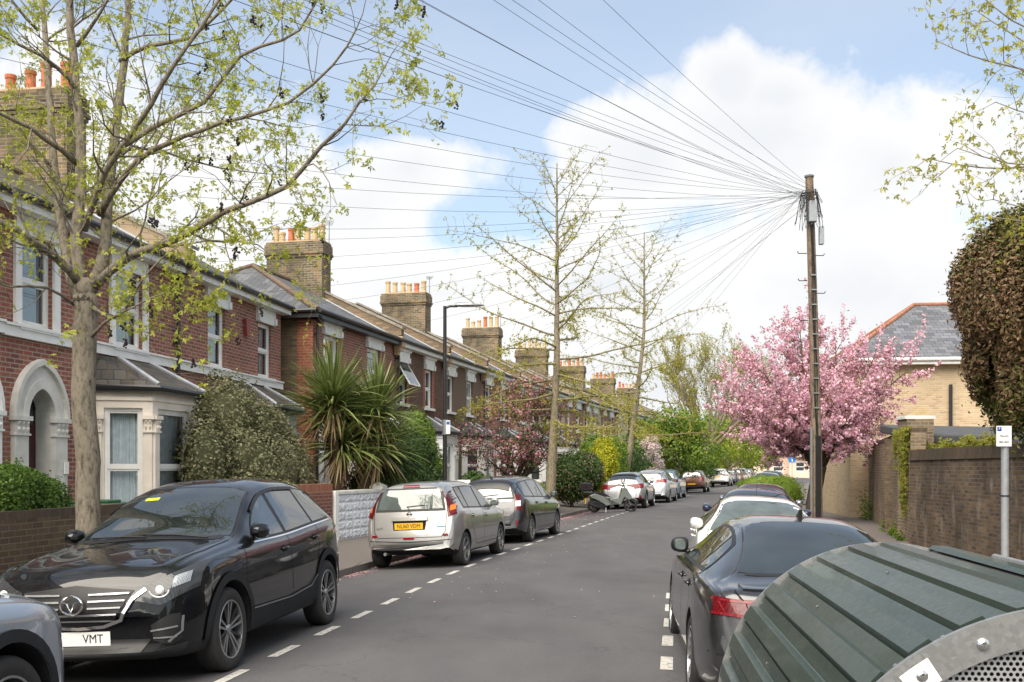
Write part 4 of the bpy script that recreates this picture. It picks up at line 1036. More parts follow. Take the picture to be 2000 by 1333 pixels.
# --- shapes (all lengths in metres, s from the front bumper)
def SUV():
    return dict(L=4.55, r=.362, ra=.425, axles=(.93, 3.63), cowl=1.36, crown=.05, bow=.16, clad=.10,
        top=[(0, .62), (.03, .76), (.09, .88), (.2, .97), (.45, 1.03), (.9, 1.09), (1.3, 1.13), (1.40, 1.15), (1.75, 1.36), (2.1, 1.54), (2.4, 1.63), (2.8, 1.67), (3.3, 1.665), (3.8, 1.62), (4.1, 1.555), (4.2, 1.50), (4.34, 1.26), (4.44, 1.02), (4.5, .85), (4.55, .58)],
        sh=[(0, .58), (.08, .82), (.3, .93), (.7, .985), (1.4, 1.035), (2.4, 1.06), (3.4, 1.12), (4.1, 1.15), (4.35, 1.05), (4.5, .8), (4.55, .55)],
        wid=[(0, .66), (.04, .74), (.14, .81), (.35, .865), (.7, .895), (1.3, .90), (2.4, .905), (3.6, .91), (4.1, .885), (4.35, .83), (4.5, .77), (4.55, .70)],
        rail=[(0, .55), (.2, .70), (.8, .76), (1.36, .78), (1.42, .775), (2.0, .66), (2.4, .60), (3.3, .585), (4.1, .56), (4.3, .64), (4.5, .68), (4.55, .6)],
        bot=[(0, .30), (.2, .24), (.6, .24), (1.5, .24), (3.2, .26), (3.9, .30), (4.4, .36), (4.55, .42)])
def HATCH():   # tall upright supermini MPV
    return dict(clad=.045, L=4.08, r=.302, ra=.355, axles=(.80, 3.40), cowl=.98, crown=.05, bow=.13,  # dark lower band is shade painted along the bumper edge, no cladding there
        top=[(0, .60), (.05, .76), (.15, .86), (.4, .95), (.8, 1.03), (.98, 1.07), (1.4, 1.29), (1.8, 1.46), (2.1, 1.515), (2.6, 1.53), (3.2, 1.52), (3.6, 1.49), (3.78, 1.45), (3.86, 1.30), (3.93, 1.08), (3.97, .95), (4.0, .80), (4.05, .62), (4.08, .45)],
        sh=[(0, .58), (.1, .76), (.5, .88), (1.0, .93), (2.2, .96), (3.2, .99), (3.75, 1.0), (3.95, .92), (4.03, .7), (4.08, .44)],
        wid=[(0, .60), (.06, .70), (.2, .78), (.45, .82), (1, .835), (3.4, .84), (3.75, .825), (3.92, .79), (4.03, .76), (4.08, .70)],
        rail=[(0, .5), (.3, .66), (.98, .73), (1.4, .66), (2.0, .585), (3.2, .575), (3.75, .575), (3.86, .62), (3.96, .72), (4.03, .72), (4.08, .62)],
        bot=[(0, .24), (.2, .20), (3.6, .22), (3.9, .28), (4.08, .34)])
def MPV():     # long estate-like people carrier
    return dict(L=4.62, r=.315, ra=.37, axles=(.93, 3.71), cowl=1.0, crown=.05, bow=.14,
        top=[(0, .55), (.06, .70), (.2, .82), (.6, .95), (1.0, 1.04), (1.5, 1.29), (2.0, 1.50), (2.4, 1.565), (2.9, 1.575), (3.6, 1.54), (4.1, 1.47), (4.28, 1.42), (4.40, 1.20), (4.47, 1.02), (4.52, .9), (4.58, .7), (4.62, .45)],
        sh=[(0, .52), (.1, .70), (.5, .84), (1.0, .92), (2.2, .98), (3.4, 1.02), (4.2, 1.04), (4.45, .95), (4.55, .74), (4.62, .44)],
        wid=[(0, .62), (.06, .72), (.2, .80), (.5, .85), (1, .87), (3.7, .87), (4.2, .85), (4.42, .82), (4.55, .78), (4.62, .70)],
        rail=[(0, .5), (.3, .68), (1.0, .76), (1.6, .68), (2.2, .60), (3.6, .58), (4.25, .56), (4.4, .66), (4.52, .74), (4.62, .6)],
        bot=[(0, .22), (.2, .18), (3.9, .20), (4.4, .28), (4.62, .36)])
def SEDAN():
    return dict(L=4.92, r=.34, ra=.385, axles=(.91, 3.82), cowl=1.38, crown=.045, bow=.16,
        top=[(0, .60), (.06, .72), (.2, .80), (.6, .88), (1.2, .96), (1.38, .985), (1.8, 1.20), (2.2, 1.37), (2.6, 1.44), (3.0, 1.45), (3.4, 1.415), (3.75, 1.31), (4.1, 1.145), (4.3, 1.04), (4.5, 1.005), (4.72, .985), (4.80, .96), (4.86, .80), (4.92, .55)],
        sh=[(0, .56), (.1, .68), (.4, .80), (1.4, .93), (2.6, .96), (3.8, .99), (4.4, .97), (4.74, .93), (4.84, .75), (4.92, .5)],
        wid=[(0, .66), (.06, .76), (.2, .84), (.5, .89), (1, .905), (2.6, .905), (3.9, .915), (4.4, .88), (4.7, .84), (4.86, .79), (4.92, .70)],
        rail=[(0, .5), (.3, .70), (1.38, .78), (2.0, .62), (2.6, .54), (3.2, .53), (3.8, .57), (4.2, .66), (4.4, .78), (4.75, .78), (4.92, .6)],
        bot=[(0, .22), (.2, .17), (3.9, .18), (4.6, .24), (4.92, .34)])
def scale_car(sp, kx=1, ky=1, kz=1, **kw):
    q = dict(sp); q['L'] *= kx; q['cowl'] *= kx; q['axles'] = tuple(a*kx for a in sp['axles'])
    for t, k in (('top', kz), ('sh', kz), ('bot', kz), ('wid', ky), ('rail', ky)): q[t] = [(a*kx, b*k) for a, b in sp[t]]
    q.update(kw); return q

def std_car(sp, name, label, cat, pmat, opts, group):
    """a complete car as one thing"""
    c = Car(sp); R = empty(name); tag(R, label, cat, group); L = c.L; o = opts; c.R = R
    c.build_body(R, pmat)
    for s, st in zip(c.axles, (o.get('steer', 0), 0)):
        for sg in (1, -1): put_wheel(R, c.X(s), sg*(interp(c.wid, s)-.09), c.r, .215, o.get('wheel', 'seven'), sg > 0, st)
    # windscreen
    ws = o['ws']; top_glass(c, R, ws[0], ws[1], 'windscreen', gl=o.get('wsgl') or M_carglass)
    if 'rw' in o:
        if o['rw'][0] == 'T': top_glass(c, R, o['rw'][1], o['rw'][2], 'rear_window', gl=o.get('rwgl'), inset=o.get('rwin', .05))
        else:
            z1, z0, w1, w0 = o['rw'][1:]
            c.patch('B', [(-w1-.05, z1+.02), (w1+.05, z1+.02)], [(-w0-.05, z0-.02), (w0+.05, z0-.02)], M_rubber, 'rear_window_seal', R, off=.004, n=20, m=10)
            c.patch('B', [(-w1, z1-.01), (w1, z1-.01)], [(-w0, z0+.02), (w0, z0+.02)], o.get('rwgl') or M_carglass, 'rear_window', R, off=.007, n=20, m=10)
            # tailgate outline
            b = MB(); zz = o.get('tg', .62)
            pts = [(-w1-.09, z1+.05), (-w0-.07, z0-.02), (-w0-.05, zz+.1), (-w0+.02, zz), (w0-.02, zz), (w0+.05, zz+.1), (w0+.07, z0-.02), (w1+.09, z1+.05)]
            c.stripe('B', pts, .009, None, '', None, off=.003, b=b); b.build('tailgate_gap', M_seam, R, smooth=True, uv=False)
            wiper(c, R, 'B', [(.0, z0+.01), (.05, z0+.06), (-.28, z0+.085)], 'rear_wiper')
    side_glass(c, R, o['panes'], o.get('sgl'), o.get('chrome', False))
    mirror_(c, R, o.get('mirmat') or pmat)
    d = o['doors']  # s of front cut, B-pillar, rear cut
    zb = interp(c.bot, 2)+.13
    door_seams(c, R, [[(d[0], c.zs(d[0])-.02), (d[0]-.03, (c.zs(d[0])+zb)/2), (d[0]+.02, zb)], [(d[1], c.zs(d[1])+.03), (d[1]+.02, zb)], [(d[2], c.zs(d[2])+.02), (d[2]-.02, c.zs(d[2])-.25), (d[2]-.28, zb+.08), (d[2]-.33, zb)], [(d[0]+.02, zb), (d[2]-.33, zb)]])
    handles(c, R, (d[1]-.16, d[2]-.14), o.get('hmat') or pmat)
    # bonnet gap
    b = MB(); hs = [(.16, .0), (.22, .45)]
    for sg in (1, -1): c.stripe('T', [(.28, sg*(interp(c.rail, .3)-.04)), (.8, sg*(interp(c.rail, .8)-.01)), (c.cowl-.06, sg*(interp(c.rail, c.cowl)-.02))], .008, None, '', None, off=.003, b=b)
    b.build('bonnet_gap', M_seam, R, smooth=True, uv=False)
    b = MB(); c.patch('T', [(c.cowl-.05, .68), (c.cowl-.05, -.68)], [(c.cowl+.04, .68), (c.cowl+.04, -.68)], None, '', None, off=.003, n=10, m=2, b=b); b.build('scuttle', M_rubber, R, smooth=True, uv=False)
    if 'ws_wipers' not in o:
        wiper(c, R, 'T', [(c.cowl-.02, .55), (c.cowl+.04, .2), (c.cowl+.07, -.12)]); wiper(c, R, 'T', [(c.cowl-.02, -.05), (c.cowl+.04, -.3), (c.cowl+.07, -.62)])
    # sill and bumpers
    if o.get('front', True):
        hl = o.get('head', (.5, .72)); w = interp(c.wid, .15)
        for sg in (1, -1):
            c.patch('F', [(sg*.44, hl[1]-.02), (sg*(w-.08), hl[1]+.05), (sg*(w+.02), hl[1]+.07)], [(sg*.44, hl[0]+.05), (sg*(w-.1), hl[0]), (sg*(w+.02), hl[0]+.1)], M_head, 'headlight', R, off=.008, th=1)
        c.patch('F', [(-.40, hl[1]-.04), (.40, hl[1]-.04)], [(-.34, hl[0]-.02), (.34, hl[0]-.02)], M_rubber, 'grille', R, off=.006, th=1)
        c.patch('F', [(-.62, .36), (.62, .36)], [(-.55, interp(c.bot, .1)+.04), (.55, interp(c.bot, .1)+.04)], M_rubber, 'lower_grille', R, off=.005)
    if 'aerial' in o: antenna(c, R, o['aerial'][0], fin=o['aerial'][1])
    return c, R

def place(R, c, x, z, sl, facing=1, side=None, roll=None, dz=0):
    """x,z: plan position of the car's centre, sl: heading dx/dz of the street there, facing +1 away from the viewer"""
    d = lat(x, z); a = math.atan2(1, sl) if facing > 0 else math.atan2(-1, -sl)
    rl = (math.atan(2*.0095*d)*.85 if roll is None else roll)
    R.rotation_mode = 'QUATERNION'
    Mz = Matrix.Rotation(a, 4, 'Z'); fwd = Vector((sl, 1, 0)).normalized(); Mr = Matrix.Rotation(rl, 4, fwd)
    R.rotation_quaternion = (Mr @ Mz).to_quaternion()
    R.location = (x, z, roadz(d)+dz)
def by_right_wheels(c, x1, z1, x2, z2, facing=1):
    """centre of a left-row car from the contact points of its street-side wheels (near, far)"""
    sl = (x2-x1)/(z2-z1); n = math.hypot(1, sl); w = interp(c.wid, 2)-.02
    nearS, farS = (c.axles[1], c.axles[0]) if facing > 0 else (c.axles[0], c.axles[1])
    # distance along the heading from the near wheel to the car's centre
    dn = (nearS-c.L/2)*facing
    cx = x1+sl/n*dn - w/n; cz = z1+1/n*dn + w*sl/n
    return cx, cz, sl
LEFTG = 'cars parked along the left kerb'; RIGHTG = 'cars parked along the right kerb'
# ---- black crossover facing the viewer
P_black = paint('black_car_paint', (.0045, .005, .0065), .0, .3); P_silver = paint('silver_car_paint', (.34, .335, .325), .6, .34); P_grey = paint('graphite_car_paint', (.038, .040, .044), .6, .32)
P_bluegrey = paint('blue_grey_car_paint', (.16, .19, .25), .6, .32); P_white = paint('white_car_paint', (.72, .72, .70), 0, .35); P_navy = paint('navy_car_paint', (.012, .02, .05), .2, .3)
P_brown = paint('bronze_car_paint', (.17, .07, .05), .5, .32); P_maroon = paint('maroon_car_paint', (.08, .015, .015), .3, .3); P_ltgrey = paint('light_grey_car_paint', (.36, .38, .41), .6, .34); P_ltblue = paint('pale_blue_car_paint', (.22, .30, .40), .6, .34)
P_ash = paint('slate_grey_car_paint', (.32, .36, .43), .55, .32)
def black_suv():
    sp = SUV(); c, R = std_car(sp, 'parked_car', 'black crossover facing the viewer under the budding street tree', 'car', P_black,
        dict(wheel='ten', ws=(2.22, 1.42), panes=[(1.62, 2.42, 2.12, 2.44), (2.5, 3.28, 2.52, 3.28), (3.34, 3.86, 3.34, 3.72)], doors=(1.32, 2.46, 3.36), front=False, chrome=True,
             rw=('B', 1.47, 1.10, .52, .60), aerial=(3.9, True)), LEFTG)
    arch_trim(c, R, .075)
    # grille with chrome-lined lower edge and six slats
    c.patch('F', [(-.47, .80), (0, .85), (.47, .80)], [(-.30, .54), (0, .52), (.30, .54)], M_rubber, 'grille', R, off=.006, n=20, m=8)
    g = [o for o in COL.objects if o.parent == R and o.name.startswith('grille')][-1]
    b = MB()
    for k in range(5):
        z = .775-.052*k; w = .44-.03*k
        for (y0, y1) in ((-w, -.12), (.12, w)) if k < 3 else ((-w, w),): c.stripe('F', [(y0, z), (y1, z)], .013, None, '', None, off=.022, b=b)
    b.build('grille_slats', M_metal, g)
    b = MB(); c.stripe('F', [(-.56, .80), (-.47, .73), (-.37, .57), (-.22, .52), (0, .505), (.22, .52), (.37, .57), (.47, .73), (.56, .80)], .026, None, '', None, off=.026, b=b); b.build('chrome_wing', M_chrome, g)
    # badge: ring with a bird-like V
    b = MB(); p = c.hit('F', 0, .70, .03); ring = []
    for i in range(25):
        a = 2*math.pi*i/24; ring.append((p.x+.012, .092*math.cos(a), p.z+.074*math.sin(a)))
    b.tube(ring, .0085, 6, cap=False); b.tube([(p.x+.014, -.085, p.z+.025), (p.x+.016, -.03, p.z+.012), (p.x+.018, 0, p.z-.05), (p.x+.016, .03, p.z+.012), (p.x+.014, .085, p.z+.025)], [.004, .009, .011, .009, .004], 6); b.build('badge', M_chrome, g)
    for sg in (1, -1):
        c.patch('F', [(sg*.48, .80), (sg*.7, .895), (sg*.88, .985)], [(sg*.48, .72), (sg*.68, .67), (sg*.88, .79)], M_headdark, 'headlight', R, off=.009, n=14, m=6, th=1)
        h = [o for o in COL.objects if o.parent == R and o.name.startswith('headlight')][-1]
        b = MB(); q = c.hit('F', sg*.66, .785, .02); rg = [(q.x+.004-.02*math.cos(2*math.pi*i/20)*sg, q.y+.062*math.cos(2*math.pi*i/20), q.z+.052*math.sin(2*math.pi*i/20)) for i in range(13)] ; rg = [(q.x-.022*math.cos(math.pi+math.pi*i/12)*sg, q.y+.07*math.cos(math.pi+math.pi*i/12), q.z+.055*math.sin(math.pi+math.pi*i/12)) for i in range(13)]
        b.tube(rg, .007, 5); b.lathe([(0, .01), (.03, .005), (.038, -.01)], tuple(q), 14, 'x'); b.build('lamp_ring', M_clearlens, h)
        b = MB(); c.patch('F', [(sg*.75, .88), (sg*.84, .92)], [(sg*.75, .80), (sg*.84, .84)], None, '', None, off=.013, n=4, m=3, b=b); b.build('lamp_reflector', M_head, h)
        c.patch('F', [(sg*.60, .52), (sg*.74, .60), (sg*.80, .60)], [(sg*.62, .40), (sg*.74, .36), (sg*.80, .40)], M_rubber, 'fog_lamp_recess', R, off=.006, n=8, m=4)
        f = [o for o in COL.objects if o.parent == R and o.name.startswith('fog_lamp_recess')][-1]
        b = MB(); c.stripe('F', [(sg*.60, .475), (sg*.78, .50)], .014, None, '', None, off=.016, b=b); c.stripe('F', [(sg*.62, .42), (sg*.77, .42)], .012, None, '', None, off=.016, b=b); c.stripe('F', [(sg*.81, .58), (sg*.80, .46), (sg*.72, .385)], .014, None, '', None, off=.016, b=b); b.build('fog_lamp_trim', M_metal, f)
    c.patch('F', [(-.60, .415), (.60, .415)], [(-.52, .31), (.52, .31)], M_rubber, 'lower_grille', R, off=.006, n=18, m=4)
    c.patch('F', [(-.82, .36), (-.6, .315), (.6, .315), (.82, .36)], [(-.80, .30), (-.6, .25), (.6, .25), (.80, .30)], M_clad, 'bumper_skirt', R, off=.012, n=22, m=4, th=1)
    for sg in 'LR': c.patch(sg, [(1.36, .47), (2.4, .455), (3.0, .50), (3.22, .60)], [(1.38, .29), (3.15, .29)], M_clad, 'sill_cladding', R, off=.012, n=22, m=4, th=1)
    for sg in 'LR': c.stripe(sg, [(1.40, .475), (2.4, .462), (3.0, .505), (3.2, .60)], .012, M_metal, 'sill_trim', R, off=.02)
    plate(c, R, 'F', .425, 'VMT', M_wplate)
    for o in COL.objects:
        if o.name.startswith('lettering') and o.parent and o.parent.parent == R: 
            for v in o.data.vertices: v.co.y -= -.115
    for sg in (1, -1): c.patch('B', [(sg*.5, 1.08), (sg*.84, 1.12)], [(sg*.5, .98), (sg*.84, .97)], M_red, 'tail_light', R, off=.01, th=1); c.patch('L' if sg > 0 else 'R', [(4.2, 1.12), (4.42, 1.08)], [(4.28, 1.02), (4.44, .98)], M_red, 'tail_light', R, off=.01, n=6, m=4)
    # wind deflectors, mirror camera, permit
    for ax in 'LR': c.stripe(ax, [(1.95+.0*i+ (i*.13), c.zr(1.95+i*.13)-.035) for i in range(12)], .03, M_rubber, 'wind_deflector', R, off=.02)
    b = MB(); p = c.hit('T', 2.14, -.0, -.10); b.box(p.x-.03, p.x+.02, -.11, .11, p.z-.05, p.z+.0); b.build('rear_view_mirror', M_black, R)
    b = MB(); c.patch('T', [(2.02, -.36), (2.02, -.22)], [(1.97, -.36), (1.97, -.22)], None, '', None, off=.0065, n=2, m=2, b=b); b.build('permit_sticker', M_stickY, R)
    cx, cz, sl = by_right_wheels(c, -2.43, 9.07, -2.10, 11.55, -1)
    place(R, c, cx, cz, sl, -1, dz=.0); return c
black_suv()

def silver_hatch():
    sp = HATCH(); c, R = std_car(sp, 'parked_car', 'silver upright hatchback with yellow rear plate, first beyond the black crossover', 'car', P_silver,
        dict(wheel='five', ws=(1.92, 1.03), panes=[(1.42, 2.08, 1.72, 2.1), (2.18, 2.98, 2.18, 2.92), (3.04, 3.30, 3.0, 3.28)], doors=(1.08, 2.14, 3.04), rw=('B', 1.39, 1.02, .52, .60), rwgl=M_paleglass, tg=.55, aerial=(2.0, False)), LEFTG)
    for sg in (1, -1):   # tall wedge lights up the corners
        c.patch('B', [(sg*.61, 1.42), (sg*.665, 1.42)], [(sg*.69, .89), (sg*.815, .93)], M_red, 'tail_light', R, off=.012, n=6, m=14, th=1)
        t = [o for o in COL.objects if o.parent == R and o.name.startswith('tail_light')][-1]
        b = MB(); c.patch('B', [(sg*.70, 1.08), (sg*.755, 1.10)], [(sg*.715, .99), (sg*.785, 1.01)], None, '', None, off=.017, n=4, m=4, b=b); b.build('reverse_lens', M_amber, t)
        b = MB(); c.patch('B', [(sg*.715, .985), (sg*.775, .99)], [(sg*.72, .93), (sg*.79, .95)], None, '', None, off=.017, n=4, m=4, b=b); b.build('indicator_lens', M_redbright, t)
        c.patch('B', [(sg*.60, .60), (sg*.70, .60)], [(sg*.60, .56), (sg*.70, .56)], M_redbright, 'reflector', R, off=.008, n=4, m=2)
    c.patch('B', [(-.14, 1.455), (.14, 1.455)], [(-.16, 1.42), (.16, 1.42)], M_redbright, 'brake_light', R, off=.012, n=8, m=3, th=1)
    c.patch('B', [(-.11, .555), (.11, .555)], [(-.09, .515), (.09, .515)], M_redbright, 'reflector', R, off=.01, n=6, m=2)
    c.patch('B', [(-.33, .90), (.33, .90)], [(-.33, .84), (.33, .84)], P_silver, 'tailgate_grip', R, off=.03, n=8, m=3, th=1)
    c.patch('B', [(-.31, .835), (.31, .835)], [(-.29, .68), (.29, .68)], M_seam, 'plate_recess', R, off=.004, n=8, m=3)
    plate(c, R, 'B', .75, 'NU60 VDM', M_yplate)
    p = c.hit('B', 0, .955, .012); b = MB(); b.tube([(p.x, .042*math.cos(2*math.pi*i/20), p.z+.036*math.sin(2*math.pi*i/20)) for i in range(21)], .006, 6, cap=False); b.box(p.x-.006, p.x+.003, -.055, .055, p.z-.007, p.z+.007); b.build('badge', M_chrome, R)
    p = c.hit('B', .56, .71, .008); text_mesh('model_lettering', 'NOTE', .055, M_chrome, R, Matrix.Translation(p) @ Matrix(((0, 0, -1), (-1, 0, 0), (0, 1, 0))).to_4x4())
    c.patch('B', [(-.64, .735), (-.50, .74)], [(-.64, .715), (-.50, .72)], flat('teal_badge', (.02, .25, .3), .4), 'eco_badge', R, off=.008, n=3, m=2)
    b = MB(); c.stripe('B', [(-.74, .50), (0, .47), (.74, .50)], .012, None, '', None, off=.004, b=b); b.build('bumper_crease', M_seam, R)
    b = MB(); b.tube([(-c.L/2+.02, .45, .27), (-c.L/2+.3, .45, .27)], .03, 8); b.build('exhaust', M_metal, R)
    for ax in 'LR': c.stripe(ax, [(1.15, .40), (3.0, .40)], .02, P_silver, 'door_moulding', R, off=.014)
    cx, cz, sl = by_right_wheels(c, -.83, 18.75, -.23, 21.3, 1); place(R, c, cx, cz, sl, 1); return c
silver_hatch()

def grey_mpv():
    sp = MPV(); c, R = std_car(sp, 'parked_car', 'graphite people carrier parked nose to tail beyond the silver hatchback', 'car', P_grey,
        dict(wheel='multi', ws=(2.2, 1.05), panes=[(1.55, 2.25, 1.85, 2.28), (2.36, 3.2, 2.36, 3.2), (3.28, 4.05, 3.28, 3.95)], doors=(1.15, 2.32, 3.3), rw=('B', 1.36, 1.05, .53, .62), tg=.5, aerial=(3.9, True)), LEFTG)
    c.patch('T', [(4.10, .56), (4.10, -.56)], [(4.36, .53), (4.36, -.53)], M_black, 'tailgate_spoiler', R, off=.025, n=10, m=4, th=1)
    for sg in (1, -1):
        c.patch('B', [(sg*.66, 1.12), (sg*.76, 1.13)], [(sg*.68, .77), (sg*.83, .78)], M_red, 'tail_light', R, off=.012, n=6, m=8, th=1)
        t = [o for o in COL.objects if o.parent == R and o.name.startswith('tail_light')][-1]
        b = MB(); c.patch('B', [(sg*.69, .98), (sg*.79, .98)], [(sg*.69, .86), (sg*.80, .86)], None, '', None, off=.018, n=4, m=4, b=b); b.build('clear_lens', M_clearlens, t)
        c.patch('B', [(sg*.70, .56), (sg*.74, .56)], [(sg*.71, .44), (sg*.75, .44)], M_redbright, 'reflector', R, off=.01, n=3, m=4)
    c.patch('B', [(-.62, 1.02), (.62, 1.02)], [(-.60, .97), (.60, .97)], M_metal, 'tailgate_trim', R, off=.01, n=10, m=3, th=1)
    plate(c, R, 'B', .80, '        7', M_yplate)
    c.patch('B', [(-.62, .34), (.62, .34)], [(-.6, .26), (.6, .26)], M_clad, 'bumper_skirt', R, off=.01, n=10, m=3)
    cx, cz, sl = by_right_wheels(c, .46, 24.6, 1.17, 27.3, 1); place(R, c, cx, cz, sl, 1); return c
grey_mpv()

def tail(c, R, z0, z1, y0, y1, mat=None, drop=0, side=True):
    for sg in (1, -1):
        c.patch('B', [(sg*y0, z1-drop), (sg*y1, z1)], [(sg*y0, z0-drop*.3), (sg*y1, z0)], mat or M_red, 'tail_light', R, off=.012, n=8, m=6, th=1)
        if side: 
            c.patch('L' if sg > 0 else 'R', [(c.L-.42, z1+.01), (c.L-.16, z1)], [(c.L-.30, z0+.04), (c.L-.14, z0)], mat or M_red, 'tail_light', R, off=.01, n=5, m=4)
def simple(spf, name, label, pm, opts, group, tl, pl=None, wheels=None):
    c, R = std_car(spf, name, label, 'car', pm, opts, group)
    tail(c, R, *tl)
    if pl: plate(c, R, 'B', pl[0], None, pl[1])
    c.patch('B', [(-.62, interp(c.bot, c.L)+.06), (.62, interp(c.bot, c.L)+.06)], [(-.6, interp(c.bot, c.L)-.0), (.6, interp(c.bot, c.L)-.0)], M_clad, 'bumper_skirt', R, off=.01, n=10, m=3)
    return c, R
SUVO = dict(wheel='five', ws=(2.22, 1.42), panes=[(1.62, 2.42, 2.12, 2.44), (2.5, 3.28, 2.52, 3.28), (3.34, 3.86, 3.34, 3.72)], doors=(1.32, 2.46, 3.36), rw=('B', 1.47, 1.12, .52, .60), tg=.6)
def sc_opts(o, kx, kz=1, **kw):
    q = dict(o); q['ws'] = tuple(a*kx for a in o['ws']); q['panes'] = [tuple(a*kx for a in p) for p in o['panes']]; q['doors'] = tuple(a*kx for a in o['doors'])
    if o['rw'][0] == 'B': q['rw'] = ('B', o['rw'][1]*kz, o['rw'][2]*kz, o['rw'][3], o['rw'][4])
    else: q['rw'] = ('T', o['rw'][1]*kx, o['rw'][2]*kx)
    q['tg'] = o.get('tg', .6)*kz; q.update(kw); return q
MPVO = dict(wheel='multi', ws=(2.2, 1.05), panes=[(1.55, 2.25, 1.85, 2.28), (2.36, 3.2, 2.36, 3.2), (3.28, 4.05, 3.28, 3.95)], doors=(1.15, 2.32, 3.3), rw=('B', 1.36, 1.07, .53, .62), tg=.5)
HATO = dict(wheel='five', ws=(1.92, 1.03), panes=[(1.42, 2.08, 1.72, 2.1), (2.18, 2.98, 2.18, 2.92), (3.04, 3.30, 3.0, 3.28)], doors=(1.08, 2.14, 3.04), rw=('B', 1.39, 1.04, .52, .60), tg=.55)
SEDO = dict(wheel='ten', ws=(2.28, 1.44), panes=[(1.72, 2.62, 2.14, 2.64), (2.72, 3.5, 2.72, 3.44), (3.55, 3.9, 3.5, 3.66)], doors=(1.36, 2.66, 3.6), rw=('T', 3.42, 4.24), chrome=True)

def left_far(c, R, zn, facing=1, doff=.25):
    """park so that the street-side wheels stand just inside the bay line, rear at depth zn"""
    zc = zn+c.L/2; sl = slope(zc); d = -1.8-doff-interp(c.wid, 2); p = P(zc, d); place(R, c, p.x, p.y, sl, facing)
# silver coupe-crossover with boomerang lights
sp = scale_car(SUV(), .965, .985, .93, ra=.40, r=.345)
sp['top'] = [(a, b) if a < 3.1 else (a, b-.10*min(1, (a-3.1)/.9)*(1 if a < 4.15 else .5)) for a, b in sp['top']]
c, R = simple(sp, 'parked_car', 'silver-grey coupe-like crossover right behind the parked scooter', P_ltgrey, sc_opts(SUVO, .965, .90, rw=('T', 3.72, 4.22), rwin=.03), LEFTG, (.86, 1.04, .50, .86, M_redbright, .10), (.78, M_wplate))
c.patch('T', [(3.62, .58), (3.62, -.58)], [(3.80, .56), (3.80, -.56)], M_black, 'roof_spoiler', R, off=.03, n=10, m=4, th=1)
for sg in (1, -1): c.patch('B', [(sg*.70, .56), (sg*.76, .56)], [(sg*.68, .42), (sg*.78, .42)], M_redbright, 'reflector', R, off=.012, n=3, m=4)
c.patch('B', [(-.8, .47), (.8, .47)], [(-.78, .34), (.78, .34)], M_clad, 'lower_bumper', R, off=.012, n=12, m=3)
arch_trim(c, R, .06); left_far(c, R, 42.9, doff=-.3)
sp = scale_car(MPV(), 1.035, 1.05, 1.04)
c, R = simple(sp, 'parked_car', 'silver people carrier with wrap-round red lamps behind the coupe-like crossover', P_ltgrey, sc_opts(MPVO, 1.035, 1.04), LEFTG, (.98, 1.14, .58, .84, M_redbright), (.86, M_yplate)); left_far(c, R, 49.4, doff=-.55)
sp = scale_car(MPV(), .98, 1.0, 1.04)
c, R = simple(sp, 'parked_car', 'pale blue-grey people carrier squeezed before the bronze car', P_ltblue, sc_opts(MPVO, .98, 1.04), LEFTG, (.9, 1.1, .68, .82), (.8, M_yplate)); left_far(c, R, 56.0, doff=-.35)
sp = scale_car(SUV(), .90, .96, .935, r=.33, ra=.385)
c, R = simple(sp, 'parked_car', 'bronze brown compact car with yellow plate, alone after a gap', P_brown, sc_opts(SUVO, .90, .935), LEFTG, (.80, 1.0, .62, .80, M_redbright, 0, False), (.60, M_yplate)); left_far(c, R, 69.8, doff=-.45)
c.patch('T', [(2.0, .5), (2.0, -.5)], [(3.7, .48), (3.7, -.48)], P_ltgrey, 'roof_panel', R, off=.006, n=8, m=8)
sp = scale_car(SUV(), .96, 1.04, .985)
c, R = simple(sp, 'parked_car', 'white boxy luxury crossover with black roof band past the bare tree', P_white, sc_opts(SUVO, .96, .985), LEFTG, (.96, 1.05, .45, .86, M_redbright), (.90, M_yplate)); left_far(c, R, 92.5, doff=.1)
c.patch('B', [(-.60, 1.07), (.60, 1.07)], [(-.60, 1.00), (.60, 1.00)], M_black, 'tail_band', R, off=.009, n=10, m=3)
FARC = [(HATCH, HATO, P_navy, 'navy blue hatchback next after the white crossover', 102), (HATCH, HATO, P_maroon, 'dark maroon hatchback, a narrow sliver past the navy one', 107.5), (SUV, SUVO, P_white, 'white estate-height car far along the left row', 113), (MPV, MPVO, P_bluegrey, 'blue-grey car, last that shows in the left row', 120)]
for f, op, pm, lab, zn in FARC:
    c, R = simple(f(), 'parked_car', lab, pm, sc_opts(op, 1, 1), LEFTG, (.9, 1.0, .6, .8), (.75, M_yplate)); left_far(c, R, zn)

